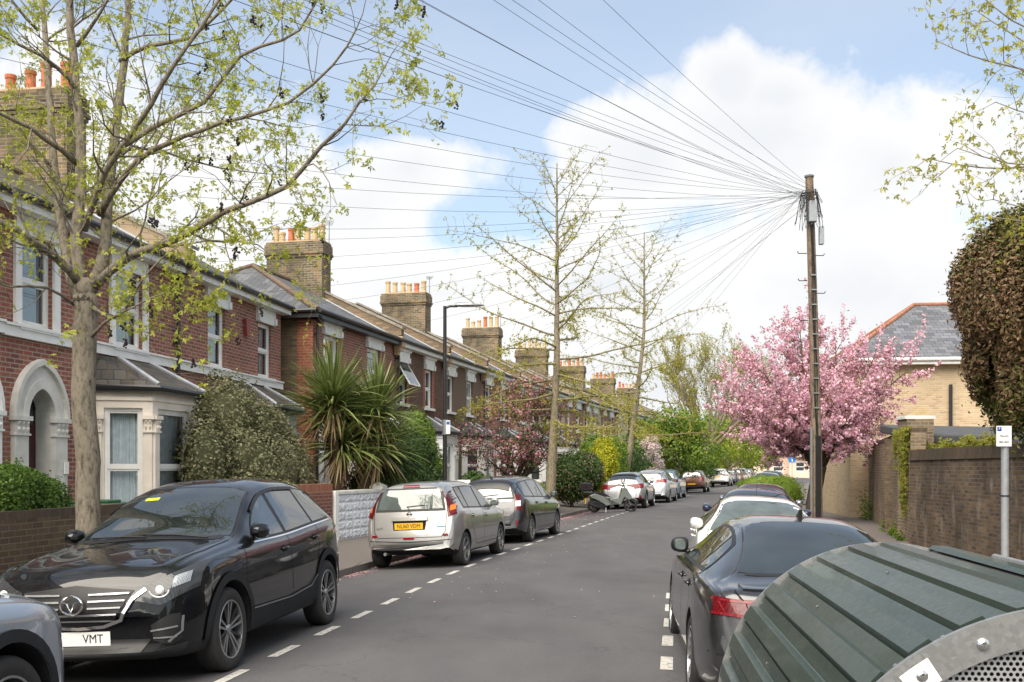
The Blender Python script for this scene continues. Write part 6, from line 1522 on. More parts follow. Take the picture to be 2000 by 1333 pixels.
# ---- telegraph pole and wires
PX, PZ = 7.28, 25.0; PT = 8.62
M_pole = barkmat('pole_timber', (.12, .08, .055), (.25, .185, .135), 9)
def telegraph():
    R = empty('telegraph_pole', (PX, PZ, -.1)); tag(R, 'tall timber telegraph pole with a crown of wires in front of the pink blossom', 'telegraph pole')
    top = Vector((-.20, 0, PT+.1)); b = MB(); pts = [(0, 0, -.1), (-.02, 0, 2), (-.09, 0, 5), top]; b.tube(pts, [.128, .122, .108, .092], 18); b.build('pole', M_pole, R, smooth=False)
    def ax(z): return -.02-.18*max(0, (z-1))/(PT-1)
    b = MB(); b.box(-.20, -.15, -.10, -.05, .0, 2.75); b.build('cable_guard', M_galv, R)
    b = MB(); b.box(-.09, .03, -.19, -.13, .0, 2.55); b.build('cable_duct', M_black, R)
    b = MB(); r = random.Random(2)
    for k in range(3):
        pts = [(ax(z)+.03*k-.02+.012*math.sin(z*3+k), -.13-.012*z/8+.02, z) for z in np.linspace(2.3, PT-1, 30)]; b.tube(pts, .011, 5)
    b.build('riser_cables', M_black, R)
    for k, z in enumerate((3.2, 3.55, 3.9, 4.25, 4.6, 4.95, 5.3, 5.65, 6.0, 6.35)):
        b = MB(); b.box(ax(z)-.05, ax(z)+.08, -.15, -.12, z, z+.03); b.build('cable_clip', M_metal, R)
    for k, (z, s) in enumerate(((6.9, -1), (6.85, 1), (6.25, -1), (5.95, 1), (5.3, -1), (4.9, 1))):
        b = MB(); b.tube([(ax(z)+s*.10, 0, z), (ax(z)+s*.30, 0, z+.0)], .010, 6); b.tube([(ax(z)+s*.30, 0, z), (ax(z)+s*.32, 0, z+.05)], .010, 6); b.build('step_iron', M_black, R)
    # distribution boxes, ring bracket, insulators, slack loops
    b = MB(); b.box(-.27, -.08, -.26, -.12, PT-1.02, PT-.52); bx = b.build('terminal_box', M_galvpost, R, bevel=.02)
    b = MB(); b.tube([(-.20, -.19, PT-1.08), (-.17, -.19, PT-1.02)], .03, 8); b.build('cable_gland', M_black, bx)
    b = MB(); b.box(.02, .13, -.10, .02, PT-1.52, PT-1.08); b.build('small_terminal_box', M_galvpost, R, bevel=.015)
    b = MB(); c = Vector((-.195, 0, PT-.30)); ring = [(c.x+.19*math.cos(2*math.pi*i/20), .19*math.sin(2*math.pi*i/20), c.z) for i in range(21)]; b.tube(ring, .012, 6, cap=False)
    for i in range(6): a = i*math.pi/3; b.tube([(c.x+.1*math.cos(a), .1*math.sin(a), c.z), (c.x+.19*math.cos(a), .19*math.sin(a), c.z)], .01, 5)
    b.build('ring_head', M_black, R)
    b = MB(); b.lathe([(.11, PT+.09), (.12, PT+.13), (.0, PT+.17)], (-.20, 0, 0), 14); b.build('pole_cap', M_metal, R)
    b = MB()
    for k in range(26):
        a0 = r.uniform(0, 6.28); z0 = PT-.28; rr = r.uniform(.16, .26); dz = r.uniform(.25, .95); a1 = a0+r.uniform(-1.4, 1.4); pts = []
        for t in np.linspace(0, 1, 12):
            a = a0+(a1-a0)*t; q = rr*(.8+.5*math.sin(math.pi*t)); pts.append((-.195+q*math.cos(a), q*math.sin(a), z0-dz*math.sin(math.pi*t)*r.uniform(.85, 1.1)+.1*(t-.5)))
        b.tube(pts, .0065, 4)
    b.build('slack_loops', M_black, R)
telegraph()
M_wire = flat('wire_black', (.02, .022, .03), .6, .1)
def wire(p1, sag, rad=.003, seed=0):
    r = random.Random(seed); a = r.uniform(0, 6.28); p0 = Vector((PX-.195+.17*math.cos(a), PZ+.17*math.sin(a), PT-.42+r.uniform(-.10, .12))); p1 = Vector(p1); pts = []
    n = 26
    for i in range(n+1): t = i/n; q = p0.lerp(p1, t); q.z -= sag*4*t*(1-t); pts.append(q)
    b = MB(); b.tube([p-p0 for p in pts], rad, 5); o = b.build('overhead_wire', M_wire, uv=False); o.location = p0
    tag(o, WLAB, 'wire', 'overhead wires fanning out from the telegraph pole'); return o
WLAB = 'one of the many thin black wires fanning leftwards from the telegraph pole'
k = 0
def far_through(px, py, z, ext):
    """a wire that passes the given direction at height z and runs on to a house"""
    Zc = (z-CAMH)*FOC/(HOR-py); q = Vector(((px-1000)/FOC*Zc, Zc, z)); p0 = Vector((PX-.2, PZ, PT-.4)); return p0+(q-p0)*ext
for (px, z, ext) in ((1192, 7.55, 1.7), (1090, 7.5, 1.7), (1042, 7.5, 1.7), (1012, 7.45, 1.7), (905, 7.4, 1.7), (690, 7.3, 1.6), (655, 7.3, 1.6), (640, 7.25, 1.55), (560, 7.2, 1.5), (545, 7.2, 1.5)):
    q = far_through(px, 0, z, ext); q.z = max(q.z, 5.8); wire(q, .18+.05*(k % 3), seed=k); k += 1
for (z0, zz, s) in ((-6, 5.9, .5), (-2, 5.8, .5), (2, 5.75, .55), (4.5, 5.7, .5), (7, 5.8, .5), (9, 5.8, .45), (10.5, 5.7, .5), (13, 5.75, .4), (14, 5.7, .5), (16.5, 5.6, .45), (18.5, 5.75, .4), (20.5, 5.7, .35), (22, 5.75, .4), (24, 5.65, .35), (26.5, 5.7, .35)):
    wire((fa(z0)[0]+.05, z0, zz), s, seed=k); k += 1
for (z0, zz) in ((28.5, 5.6), (31, 5.65), (35, 5.55), (40, 5.6), (45, 5.55), (50, 5.6), (52.5, 5.6), (57, 5.6), (62, 5.6), (68, 5.6), (74, 5.6)):
    f = fs(z0); wire((f[0]+.05, f[1], zz), .25+.06*(k % 4), seed=k); k += 1
# ------------------------------------------------------------------ plants
def quads_leaf(C, N_, size, rng, shape='leaf', asp=.6, droop=0.0):
    """C centres, N_ approximate normals, size array -> verts, faces"""
    n = len(C); r = rng.normal(size=(n, 3)); N_ = N_+.0; N_ /= np.maximum(np.linalg.norm(N_, axis=1, keepdims=True), 1e-6)
    T = np.cross(N_, r); T /= np.maximum(np.linalg.norm(T, axis=1, keepdims=True), 1e-6); B = np.cross(N_, T)
    if droop: T[:, 2] -= droop; T /= np.linalg.norm(T, axis=1, keepdims=True); B = np.cross(N_, T); B /= np.maximum(np.linalg.norm(B, axis=1, keepdims=True), 1e-6)
    s = size[:, None]
    if shape == 'leaf':   # folded pointed leaf: 4 verts
        V = np.stack([C-T*s*.5, C+B*s*asp*.5+N_*s*.08, C+T*s*.55, C-B*s*asp*.5+N_*s*.08], 1); F = np.arange(n*4).reshape(n, 4)
        return V.reshape(-1, 3), F
    if shape == 'star':   # lobed leaf as three pointed lobes (3 quads sharing a base point)
        V = []; 
        for a, l in ((-1.05, .8), (0, 1.0), (1.05, .8)):
            D = T*math.cos(a)+B*math.sin(a); E = -T*math.sin(a)+B*math.cos(a)
            V += [C, C+D*s*l*.5+E*s*.20, C+D*s*l+N_*s*-.12, C+D*s*l*.5-E*s*.20]
        V = np.stack(V, 1); return V.reshape(-1, 3), np.arange(n*12).reshape(-1, 4)
def leaves(name, C, size, mat, parent, rng, shape='leaf', asp=.6, nrm=None, up=.4, droop=0, jitter=.3):
    C = np.asarray(C, float); n = len(C)
    N_ = rng.normal(size=(n, 3)) if nrm is None else np.asarray(nrm)+rng.normal(size=(n, 3))*.6
    N_[:, 2] += up; s = size*(1+rng.uniform(-jitter, jitter, n))
    V, F = quads_leaf(C, N_, s, rng, shape, asp, droop); return mesh_np(name, V, F, mat, parent)
class Tree:
    def __init__(s, seed): s.r = random.Random(seed); s.b = MB(); s.tips = []; s.twigs = []
    def limb(s, pts, r0, r1, n=7, sm=True):
        """smooth limb through control points; returns sampled points, radii"""
        P_ = [Vector(p) for p in pts]; out = []
        for i in range(len(P_)-1):
            p0 = P_[i-1] if i else P_[0]*2-P_[1]; p1, p2 = P_[i], P_[i+1]; p3 = P_[i+2] if i+2 < len(P_) else P_[-1]*2-P_[-2]
            k = max(2, int((p2-p1).length/.22))
            for j in range(k):
                t = j/k; out.append(.5*((2*p1)+(p2-p0)*t+(2*p0-5*p1+4*p2-p3)*t*t+(3*p1-p0-3*p2+p3)*t**3))
        out.append(P_[-1]); m = len(out)
        out = [p+Vector((s.r.uniform(-1, 1), s.r.uniform(-1, 1), s.r.uniform(-1, 1)))*.012 if 0 < i < m-1 else p for i, p in enumerate(out)]
        rad = [r0+(r1-r0)*(i/(m-1))**.85 for i in range(m)]; s.b.tube(out, rad, n); return out, rad
    def grow(s, p, d, L_, rad, depth, kids=(3, 5), spread=.7, up=.12, wig=.22, shrink=.62, minr=.003, seg=None, jit=.25, droop=0):
        r = s.r; seg = seg or max(3, int(L_/.16)); pts = [Vector(p)]; d = Vector(d).normalized(); q = Vector(p); st = L_/seg
        for i in range(seg):
            d = (d+Vector((r.gauss(0, wig), r.gauss(0, wig), r.gauss(0, wig)))*.5+Vector((0, 0, up-droop*(i/seg)))*.5).normalized(); q = q+d*st; pts.append(q.copy())
        rr = [max(minr*.6, rad*(1-.75*i/seg)) for i in range(seg+1)]; s.b.tube(pts, rr, 6 if rad > .03 else (4 if rad > .01 else 3), cap=False)
        if depth <= 0:
            s.tips.append((pts[-1], d)); s.twigs += [(a, d) for a in pts[1:]]; return
        s.twigs += [(a, d) for a in pts[seg//2:]] if depth == 1 else []
        n = r.randint(*kids)
        for k in range(n):
            t = r.uniform(.25, 1) if k else 1.0; i = min(seg, max(1, int(t*seg))); a = pts[i]; dd = (pts[i]-pts[i-1]).normalized()
            ax = dd.orthogonal().normalized(); ax = Matrix.Rotation(r.uniform(0, 6.28), 3, dd) @ ax; nd = (dd*math.cos(spread)+ax*math.sin(spread)*r.uniform(.8, 1.2)).normalized()
            s.grow(a, nd, L_*shrink*r.uniform(1-jit, 1+jit)*(1.1-.4*t), rr[i]*.68, depth-1, kids, spread, up, wig, shrink, minr, None, jit, droop)
def fin(t, R, bark, name='trunk'): return t.b.build(name, bark, R, smooth=True, uv=False)
def sub(a, o): return [p-o for p in a]

M_bark = barkmat('grey_brown_bark', (.15, .125, .095), (.36, .31, .25)); M_barkd = barkmat('dark_bark', (.04, .03, .022), (.11, .08, .06)); M_barkp = barkmat('pale_bark', (.14, .11, .075), (.30, .25, .18))
L_fresh = leafmat('fresh_leaf', (.20, .24, .02), (.36, .40, .05), .5, c3=(.48, .46, .10))
L_gink = leafmat('ginkgo_leaf', (.24, .26, .02), (.38, .37, .04), .45, c3=(.46, .42, .07))
L_mid = leafmat('mid_green_leaf', (.055, .11, .012), (.13, .21, .025), .35, 1.2, c3=(.23, .30, .04))
L_bright = leafmat('bright_green_leaf', (.12, .18, .015), (.24, .31, .03), .4, 1.2, c3=(.34, .38, .05))
L_dark = leafmat('dark_green_leaf', (.022, .045, .01), (.055, .10, .02), .25, 1.5, c3=(.10, .16, .04))
L_grey = leafmat('grey_green_leaf', (.08, .09, .04), (.17, .17, .085), .25, 1.5, c3=(.33, .31, .18))
L_pink = leafmat('pink_blossom', (.60, .27, .38), (.76, .47, .56), .4, 2.0, c3=(.88, .70, .75))
L_pinkd = leafmat('deep_pink_blossom', (.30, .08, .12), (.46, .17, .22), .3, 2.0, c3=(.6, .33, .36))
L_bronze = leafmat('bronze_leaf', (.11, .075, .02), (.2, .15, .04), .35, 2.0)
L_wblos = leafmat('white_blossom', (.55, .42, .42), (.72, .62, .60), .3, 3.0)
L_yew = leafmat('brown_green_yew', (.05, .065, .015), (.11, .125, .028), .2, 1.1, c3=(.19, .16, .06)); L_yewb = leafmat('bronze_yew', (.085, .06, .026), (.17, .105, .055), .2, 1.1, c3=(.27, .17, .10))
L_ylw = leafmat('yellow_green_leaf', (.25, .27, .01), (.42, .42, .02), .35, 1.5)

# ---- the near street tree with fresh lobed leaves and dark seed clusters
def street_tree():
    o = Vector((-4.45, 11.0, 0)); R = empty('street_tree', o); tag(R, 'budding street tree with lobed fresh leaves and dark seed clusters behind the black crossover', 'tree'); t = Tree(11); r = t.r
    def W(px, py, Z): return U(px, py, Z)-o
    t.b.tube([Vector((0, 0, -.1)), Vector((.0, 0, .25))], [.18, .135], 16)
    tr = [Vector((0, 0, .2)), W(172, 900, 11), W(163, 760, 11.0), W(166, 640, 11), W(165, 575, 11.0)]
    pts, rr = t.limb(tr, .128, .118, 16); t.b.tube([W(166, 590, 11), W(165, 560, 11), W(163, 545, 11)], [.118, .11, .07], 12)
    mains = [  # (control pixels with depth, r0, r1)
        ([(160, 575, 11), (150, 470, 11), (158, 330, 11.1), (150, 180, 11.2), (140, 60, 11.2), (133, -120, 11.1)], .085, .04),
        ([(150, 580, 11), (125, 480, 11.1), (108, 330, 11.4), (95, 170, 11.6), (85, 40, 11.8), (72, -90, 11.9)], .07, .03),
        ([(178, 570, 11), (205, 470, 11.2), (222, 280, 11.5), (243, 120, 11.7), (252, 0, 11.8), (262, -140, 12)], .08, .035),
        ([(185, 560, 11), (250, 505, 10.7), (340, 470, 10.2), (440, 415, 9.8), (560, 362, 9.4), (660, 290, 9.2), (740, 240, 9.0), (830, 165, 9.0)], .062, .012),
        ([(160, 560, 11), (110, 505, 10.7), (60, 470, 10.3), (0, 430, 10), (-80, 395, 9.8)], .062, .03),
        ([(195, 420, 11.2), (250, 330, 10.8), (330, 280, 10.4), (430, 240, 10), (560, 200, 9.7), (700, 130, 9.5), (770, 60, 9.4)], .045, .010),
        ([(165, 450, 11), (205, 340, 10.6), (270, 240, 10.2), (340, 130, 9.9), (390, 60, 9.8), (440, -20, 9.7)], .045, .018),
        ([(150, 320, 11), (90, 270, 10.6), (30, 235, 10.3), (-40, 200, 10)], .04, .018),
        ([(215, 300, 11.4), (300, 250, 11.3), (400, 200, 11.2), (470, 110, 11), (600, 60, 10.8), (680, -40, 10.6)], .042, .010),
        ([(235, 120, 11.7), (290, 90, 11.5), (370, 75, 11.3), (430, 20, 11.2), (520, -60, 11)], .035, .014),
        ([(150, 180, 11.2), (110, 130, 11), (40, 90, 10.7), (-40, 40, 10.4)], .035, .014),
        ([(175, 600, 11), (230, 620, 10.5), (280, 545, 10.0), (355, 475, 9.8)], .030, .008),
        ([(178, 660, 11), (205, 628, 10.5), (262, 600, 9.9), (330, 570, 9.7)], .024, .007),
        ([(150, 600, 11), (90, 560, 10.6), (20, 560, 10.2), (-40, 540, 10)], .022, .01),
        ([(240, 300, 11.3), (260, 290, 11.9), (330, 300, 12.6), (430, 330, 13.2), (520, 340, 13.5)], .03, .008),
        ([(150, 90, 11.2), (190, 30, 11), (240, -60, 10.8)], .03, .012),
        ([(75, 60, 11.8), (30, 10, 11.6), (-20, -60, 11.4)], .025, .012)]
    mains = [([(q[0]-(max(0, q[0]-560)*.36), q[1], q[2]) for q in pl], r0*.82, r1*.8) for pl, r0, r1 in mains]
    for pl, r0, r1 in mains:
        pts, rr = t.limb([W(*q) for q in pl], r0, r1, 9)
        n = len(pts)
        for i in [j for j in range(2, n) for _ in range(2 if r.random() < .35 else 1)]:
            if r.random() < .10: continue
            d = (pts[min(i+1, n-1)]-pts[i-1]).normalized(); ax = Matrix.Rotation(r.uniform(0, 6.28), 3, d) @ d.orthogonal().normalized(); sp = r.uniform(.6, 1.15)
            nd = (d*math.cos(sp)+ax*math.sin(sp)); L_ = r.uniform(.4, 1.25)*(1-.3*i/n)
            t.grow(pts[i], nd, L_, min(rr[i]*.45, .014), 2, (2, 4), .75, .10, .35, .62, .0026)
        t.grow(pts[-1], pts[-1]-pts[-2], .45, r1*.8, 2, (2, 3), .6, .1, .3, .65, .003)
    trunk = fin(t, R, M_bark)
    rng = np.random.default_rng(3); tips = np.array([list(p) for p, _ in t.twigs]); k = rng.random(len(tips)) < .64; tw = tips[k]
    tp = np.array([list(p) for p, _ in t.tips]); k2 = rng.random(len(tp)) < .9; tp = tp[k2]
    C = np.concatenate([np.repeat(tp, 6, 0), np.repeat(tw, 1, 0)]); C = C+rng.normal(size=C.shape)*.034; C[:, 2] -= .01
    leaves('leaves', C, .041, L_fresh, R, rng, 'star', up=.35, droop=.55, jitter=.45)
    # hanging dark seed clusters
    cand = [p for p, _ in t.tips if p.x+o.x > -3.6]; r.shuffle(cand); msd = flat('seed_dark', (.02, .012, .012), .9, .3)
    for p in cand[:64]:
        b = MB(); L_ = r.uniform(.04, .12); q = p+Vector((0, 0, -L_)); b.tube([p, q], .0015, 3)
        for j in range(r.randint(5, 11)):
            c = q+Vector((r.gauss(0, .012), r.gauss(0, .012), -j*.010)); s = r.uniform(.009, .015); b.lathe([(0, -s), (s*.8, -s*.6), (s, 0), (s*.8, s*.6), (0, s)], tuple(c), 6)
        b.build('seed_cluster', msd, R, uv=False)
    print('street tree twigs', len(t.twigs), 'faces', len(t.b.f), 'leaves', len(C))
street_tree()

def ginkgo(label, base, top, h, r0, seed, lean, nb, reach, dens=1.0):
    o = Vector((*base, 0)); R = empty('ginkgo_tree', o); tag(R, label, 'tree', 'ginkgo trees on the left pavement'); t = Tree(seed); r = t.r
    f = lambda z: Vector((lean(z/h), 0, z)); P_ = [f(h*k/10) for k in range(11)]; P_[0].z = -.1
    pts, rr = t.limb(P_, r0, .02, 14); C = []
    for k in range(nb):
        u = .24+.73*(k+r.uniform(-.4, .4))/nb; z = u*h; a = k*2.4+r.uniform(-.5, .5); rad = r0*(1-u)*.26+.010
        L_ = reach*(1.04-u)**.5*r.uniform(.65, 1.12)*(1 if u > .35 else .8); el = math.radians(-4+48*max(0, (u-.35)/.65)**.9+r.uniform(-7, 7))
        d = Vector((math.cos(a)*math.cos(el), math.sin(a)*math.cos(el), math.sin(el))); q = f(z); seg = max(6, int(L_/.3)); br = [q]
        for i in range(seg):
            d = (d+Vector((r.gauss(0, .09), r.gauss(0, .09), r.gauss(0, .06)+(.012 if u > .5 else -.002)))).normalized(); q = q+d*(L_/seg); br.append(q)
        rb = [max(.006, rad*(1-.85*i/seg)) for i in range(seg+1)]; t.b.tube(br, rb, 6)
        for i in range(1, seg+1):
            for j in range(r.choice((1, 2, 2))):
                dd = (br[i]-br[i-1]).normalized(); ax = Matrix.Rotation(r.uniform(0, 6.28), 3, dd) @ dd.orthogonal().normalized(); nd = dd*.45+ax*.9; nd.z -= (.55 if u < .65 else -.1); nd.normalize()
                l2 = r.uniform(.25, .95)*(1.1-.5*u); sb = [br[i]]; q2 = br[i].copy(); m = max(3, int(l2/.16))
                for s in range(m):
                    nd = (nd+Vector((r.gauss(0, .12), r.gauss(0, .12), r.gauss(0, .1)))).normalized(); q2 = q2+nd*(l2/m); sb.append(q2.copy())
                t.b.tube(sb, [.007*(1-.6*s/m) for s in range(m+1)], 3, cap=False)
                for s in range(1, len(sb)): 
                    for w in range(2): C.append(sb[s].lerp(sb[s-1], r.random()))
            for w in range(3): C.append(br[i].lerp(br[i-1], r.random()))
    fin(t, R, M_barkp); rng = np.random.default_rng(seed); C = np.array([list(c) for c in C]); zf = C[:, 2]/h
    keep = rng.random(len(C)) < (1.05-.8*zf)*dens; C = C[keep]; C = np.repeat(C, 4, 0)+rng.normal(size=(len(C)*4, 3))*.035
    leaves('leaf_tufts', C, .052, L_gink, R, rng, 'leaf', .95, up=.6, jitter=.4); print('ginkgo', len(C), len(t.b.f))
ginkgo('taller ginkgo with whorled branches between the graphite people carrier and the scooter', (1.33, 38.0), None, 12.7, .21, 7, lambda u: .30*min(1, u*2.2)**.8, 46, 6.6)
ginkgo('second, leaning ginkgo with slimmer trunk beyond the scooter', (5.55, 54.0), None, 13.8, .20, 19, lambda u: 1.25*min(1, u*1.6)**.75, 40, 6.6)

def crown_tree(name, label, base, h, trunk_h, r0, spread, seed, bark, blobs, leafsets, cat='tree', group=None, limbs=7, lean=0, nlimb_depth=3, kw=None, ups=.5):
    """blobs: list of (cx,cy,cz,rx,ry,rz) crown masses relative to the base; leafsets: (count, size, mat, asp, shape, name)"""
    o = Vector((*base, 0)); R = empty(name, o); tag(R, label, cat, group); t = Tree(seed); r = t.r
    top = Vector((lean, 0, trunk_h)); t.limb([Vector((0, 0, -.1)), Vector((lean*.4, 0, trunk_h*.5)), top], r0, r0*.8, 10)
    for k in range(limbs):
        a = 2*math.pi*k/limbs+r.uniform(-.3, .3); el = r.uniform(.5, 1.2); d = Vector((math.cos(a)*math.cos(el), math.sin(a)*math.cos(el), math.sin(el)))
        t.grow(top-Vector((0, 0, r.uniform(0, trunk_h*.2))), d, spread*r.uniform(.7, 1.0), r0*.5, nlimb_depth, (3, 4), .55, .10, .25, .66, .006, **(kw or {}))
    fin(t, R, bark); rng = np.random.default_rng(seed)
    for (n, size, mat, asp, shape, nm) in leafsets:
        tot = sum(b_[3]*b_[4]*b_[5] for b_ in blobs); C = []; Nn = []
        for (cx, cy, cz, rx, ry, rz) in blobs:
            m = int(n*rx*ry*rz/tot)+1; v = rng.normal(size=(m, 3)); v /= np.linalg.norm(v, axis=1, keepdims=True); rad = rng.uniform(.55, 1.02, m)**.7
            c = v*rad[:, None]*np.array([rx, ry, rz])+np.array([cx, cy, cz]); q = np.array([mnoise.noise(Vector(p)*(1.5/max(.4, min(rx, rz)))+Vector((seed, 0, 0))) for p in c]); k = q > -.12; C.append(c[k]); Nn.append(v[k])
        C = np.concatenate(C); Nn = np.concatenate(Nn); leaves(nm, C, size, mat, R, rng, shape, asp, nrm=Nn, up=ups)
    return R
rr_ = random.Random(8)
def blobset(seed, n, rx, ry, z0, z1, s0, s1, cx=0):
    r = random.Random(seed); out = []
    for k in range(n):
        a = r.uniform(0, 6.28); q = math.sqrt(r.random()); z = r.uniform(z0, z1); w = math.sin(math.pi*(z-z0+.3*(z1-z0))/(1.5*(z1-z0))); s = r.uniform(s0, s1)
        out.append((cx+rx*q*math.cos(a)*w, ry*q*math.sin(a)*w, z, s*r.uniform(.9, 1.3), s*r.uniform(.9, 1.3), s*r.uniform(.65, .95)))
    return out

# ---- the pink blossom tree at the right
def cherry():
    o = Vector((9.55, 33.0, 0)); R = empty('blossom_tree', o); tag(R, 'large pink blossoming cherry tree behind the telegraph pole', 'tree'); t = Tree(5); r = t.r
    fork = Vector((.15, 0, 1.75)); t.limb([Vector((-.12, 0, -.1)), Vector((-.05, 0, .8)), fork], .24, .2, 14)
    ends = []
    for k in range(32):
        a = 2*math.pi*k/32*2.618+r.uniform(-.2, .2); tgt = r.choice([(2.5, 3.3), (2.7, 4.0), (2.5, 4.6), (2.0, 5.2), (1.1, 5.6), (.6, 5.5), (2.2, 2.9), (2.6, 3.6), (1.6, 2.7)]); rad = tgt[0]*1.14*r.uniform(.55, 1.0); z = tgt[1]*r.uniform(.85, 1.1)
        e = Vector((rad*math.cos(a), rad*.9*math.sin(a), z)); m1 = fork.lerp(e, .35)+Vector((0, 0, .25+r.uniform(-.1, .2))); m2 = fork.lerp(e, .7)+Vector((r.uniform(-.2, .2), r.uniform(-.2, .2), .2))
        pts, rr = t.limb([fork-Vector((0, 0, r.uniform(0, .3))), m1, m2, e], .075, .014, 7); ends.append((pts, rr))
        for i in [j for j in range(len(pts)//4, len(pts)) for _ in (0, 1)]:
            d = (pts[i]-pts[i-1]).normalized(); ax = Matrix.Rotation(r.uniform(0, 6.28), 3, d) @ d.orthogonal().normalized(); t.grow(pts[i], d*.5+ax*.8, r.uniform(.4, 1.1), .011, 1, (2, 3), .6, .22, .25, .7, .004)
        t.grow(pts[-1], (pts[-1]-pts[-2])+Vector((0, 0, .1)), r.uniform(.5, 1.3), .012, 1, (1, 2), .4, .3, .15, .7, .004)
    fin(t, R, M_barkd); rng = np.random.default_rng(4)
    tw = np.array([list(p) for p, _ in t.twigs]); print('cherry twigs', len(tw))
    if len(tw) > 7000: tw = tw[rng.choice(len(tw), 7000, replace=False)]
    # pompoms of petals along every twig
    m = 11; v = rng.normal(size=(len(tw)*m, 3)); v /= np.linalg.norm(v, axis=1, keepdims=True); cr = np.repeat(rng.uniform(.05, .12, len(tw)), m)
    C = np.repeat(tw, m, 0)+v*cr[:, None]*rng.uniform(.6, 1.05, len(v))[:, None]; leaves('blossom', C, .072, L_pink, R, rng, 'leaf', .9, nrm=v*1.5, up=.1)
    C = tw[rng.random(len(tw)) < .6]; C = np.repeat(C, 3, 0)+rng.normal(size=(0 or len(C)*3, 3))*.09; leaves('young_leaves', C, .085, L_bronze, R, rng, 'leaf', .45, up=.3)
cherry()

# crab apple with deep pink flowers
b0 = P(42.5, -8.0); crab = [(x, y*1.0, z, a, b_, c) for (x, y, z, a, b_, c) in blobset(31, 26, 2.1, 1.6, 1.6, 4.7, .45, .8)]
crown_tree('crab_apple_tree', 'dark-leaved crab apple with deep pink flowers in a front garden', (U(1012, 900, 39).x, 39), 5, 1.4, .16, 1.6, 32, M_barkd, crab,
           [(7500, .085, L_pinkd, .8, 'leaf', 'blossom'), (7500, .10, L_dark, .55, 'leaf', 'leaves')], limbs=8)
# small white blossom tree on the pavement
crown_tree('blossom_tree', 'small upright white blossom tree on the far left pavement', (U(1275, 900, 60).x, 60), 3.4, 1.0, .05, .7, 33, M_barkd, blobset(34, 16, .55, .5, 1.0, 3.4, .28, .42), [(6500, .075, L_wblos, .9, 'leaf', 'blossom')], limbs=5, nlimb_depth=2)
# bright and mid green street-side trees further along
for i, (px, Z, blob, sets, lab) in enumerate([
    (1322, 66, blobset(41, 30, 2.9, 2.4, 1.7, 5.0, .8, 1.2), [(15000, .17, L_mid, .7, 'leaf', 'leaves')], 'broad mid-green garden tree above the bronze car'),
    (1262, 72, blobset(42, 16, 2.0, 2, 1.6, 4.4, .8, 1.1), [(8000, .17, L_mid, .7, 'leaf', 'leaves')], 'dense green tree behind the small white blossom tree'),
    (1425, 112, blobset(43, 30, 3.8, 3.5, 1.8, 8.0, 1.1, 1.7), [(14000, .2, L_bright, .7, 'leaf', 'leaves')], 'bright lime-green tree past the tall bare tree'),
    (1462, 140, blobset(44, 20, 3.6, 3, 1.9, 7.5, 1.1, 1.6), [(9000, .26, L_bright, .7, 'leaf', 'leaves')], 'yellow-green tree over the last cars of the left row'),
    (1395, 128, blobset(45, 20, 3.6, 3, 1.9, 7.5, 1.1, 1.6), [(8000, .26, L_bright, .7, 'leaf', 'leaves')], 'pale green tree seen through the bare tree trunk'),
    (1500, 118, blobset(46, 12, 1.6, 1.6, 2.6, 5.4, .6, 1.0), [(3500, .2, L_bright, .7, 'leaf', 'leaves')], 'thin light-green tree left of the pink blossom, on the far right pavement')]):
    crown_tree('green_tree', lab, (U(px, 900, Z).x, Z), 5, 1.6, .18, 2.2, 50+i, M_bark, blob, sets, group='green trees further down the street', limbs=6, nlimb_depth=2)
# tall thinly leafed tree
def bare_tree():
    o = Vector((17.0, 92, 0)); R = empty('bare_tree', o); tag(R, 'tall spreading tree barely in leaf above the white crossover', 'tree'); t = Tree(62); r = t.r
    t.limb([Vector((0, 0, -.1)), Vector((-.1, 0, 2)), Vector((.1, 0, 4.2))], .42, .34, 14)
    for k in range(14):
        a = k*2.4; el = r.uniform(.35, 1.25); d = Vector((math.cos(a)*math.cos(el), math.sin(a)*math.cos(el), math.sin(el))); t.grow(Vector((.05, 0, r.uniform(2.6, 4.2))), d, r.uniform(5.4, 7.0), .17, 4, (3, 5), .42, .10, .13, .62, .018, seg=8)
    fin(t, R, M_barkp); rng = np.random.default_rng(6); tp = np.array([list(p) for p, _ in t.twigs]); print('bare', len(tp), len(t.b.f)); 
    C = tp[rng.choice(len(tp), min(17000, len(tp)), replace=False)]; C = C+rng.normal(size=C.shape)*.1; leaves('leaf_buds', C, .12, L_gink, R, rng, 'leaf', .8)
bare_tree()
# trees behind the terrace
crown_tree('green_tree', 'fresh green tree rising behind the red brick roofs at the left', (-13.8, 36), 10, 4.5, .2, 2.6, 71, M_bark, blobset(72, 26, 2.6, 2, 6.6, 11.4, .6, 1.1), [(11000, .13, L_fresh, .7, 'leaf', 'leaves')], limbs=7)

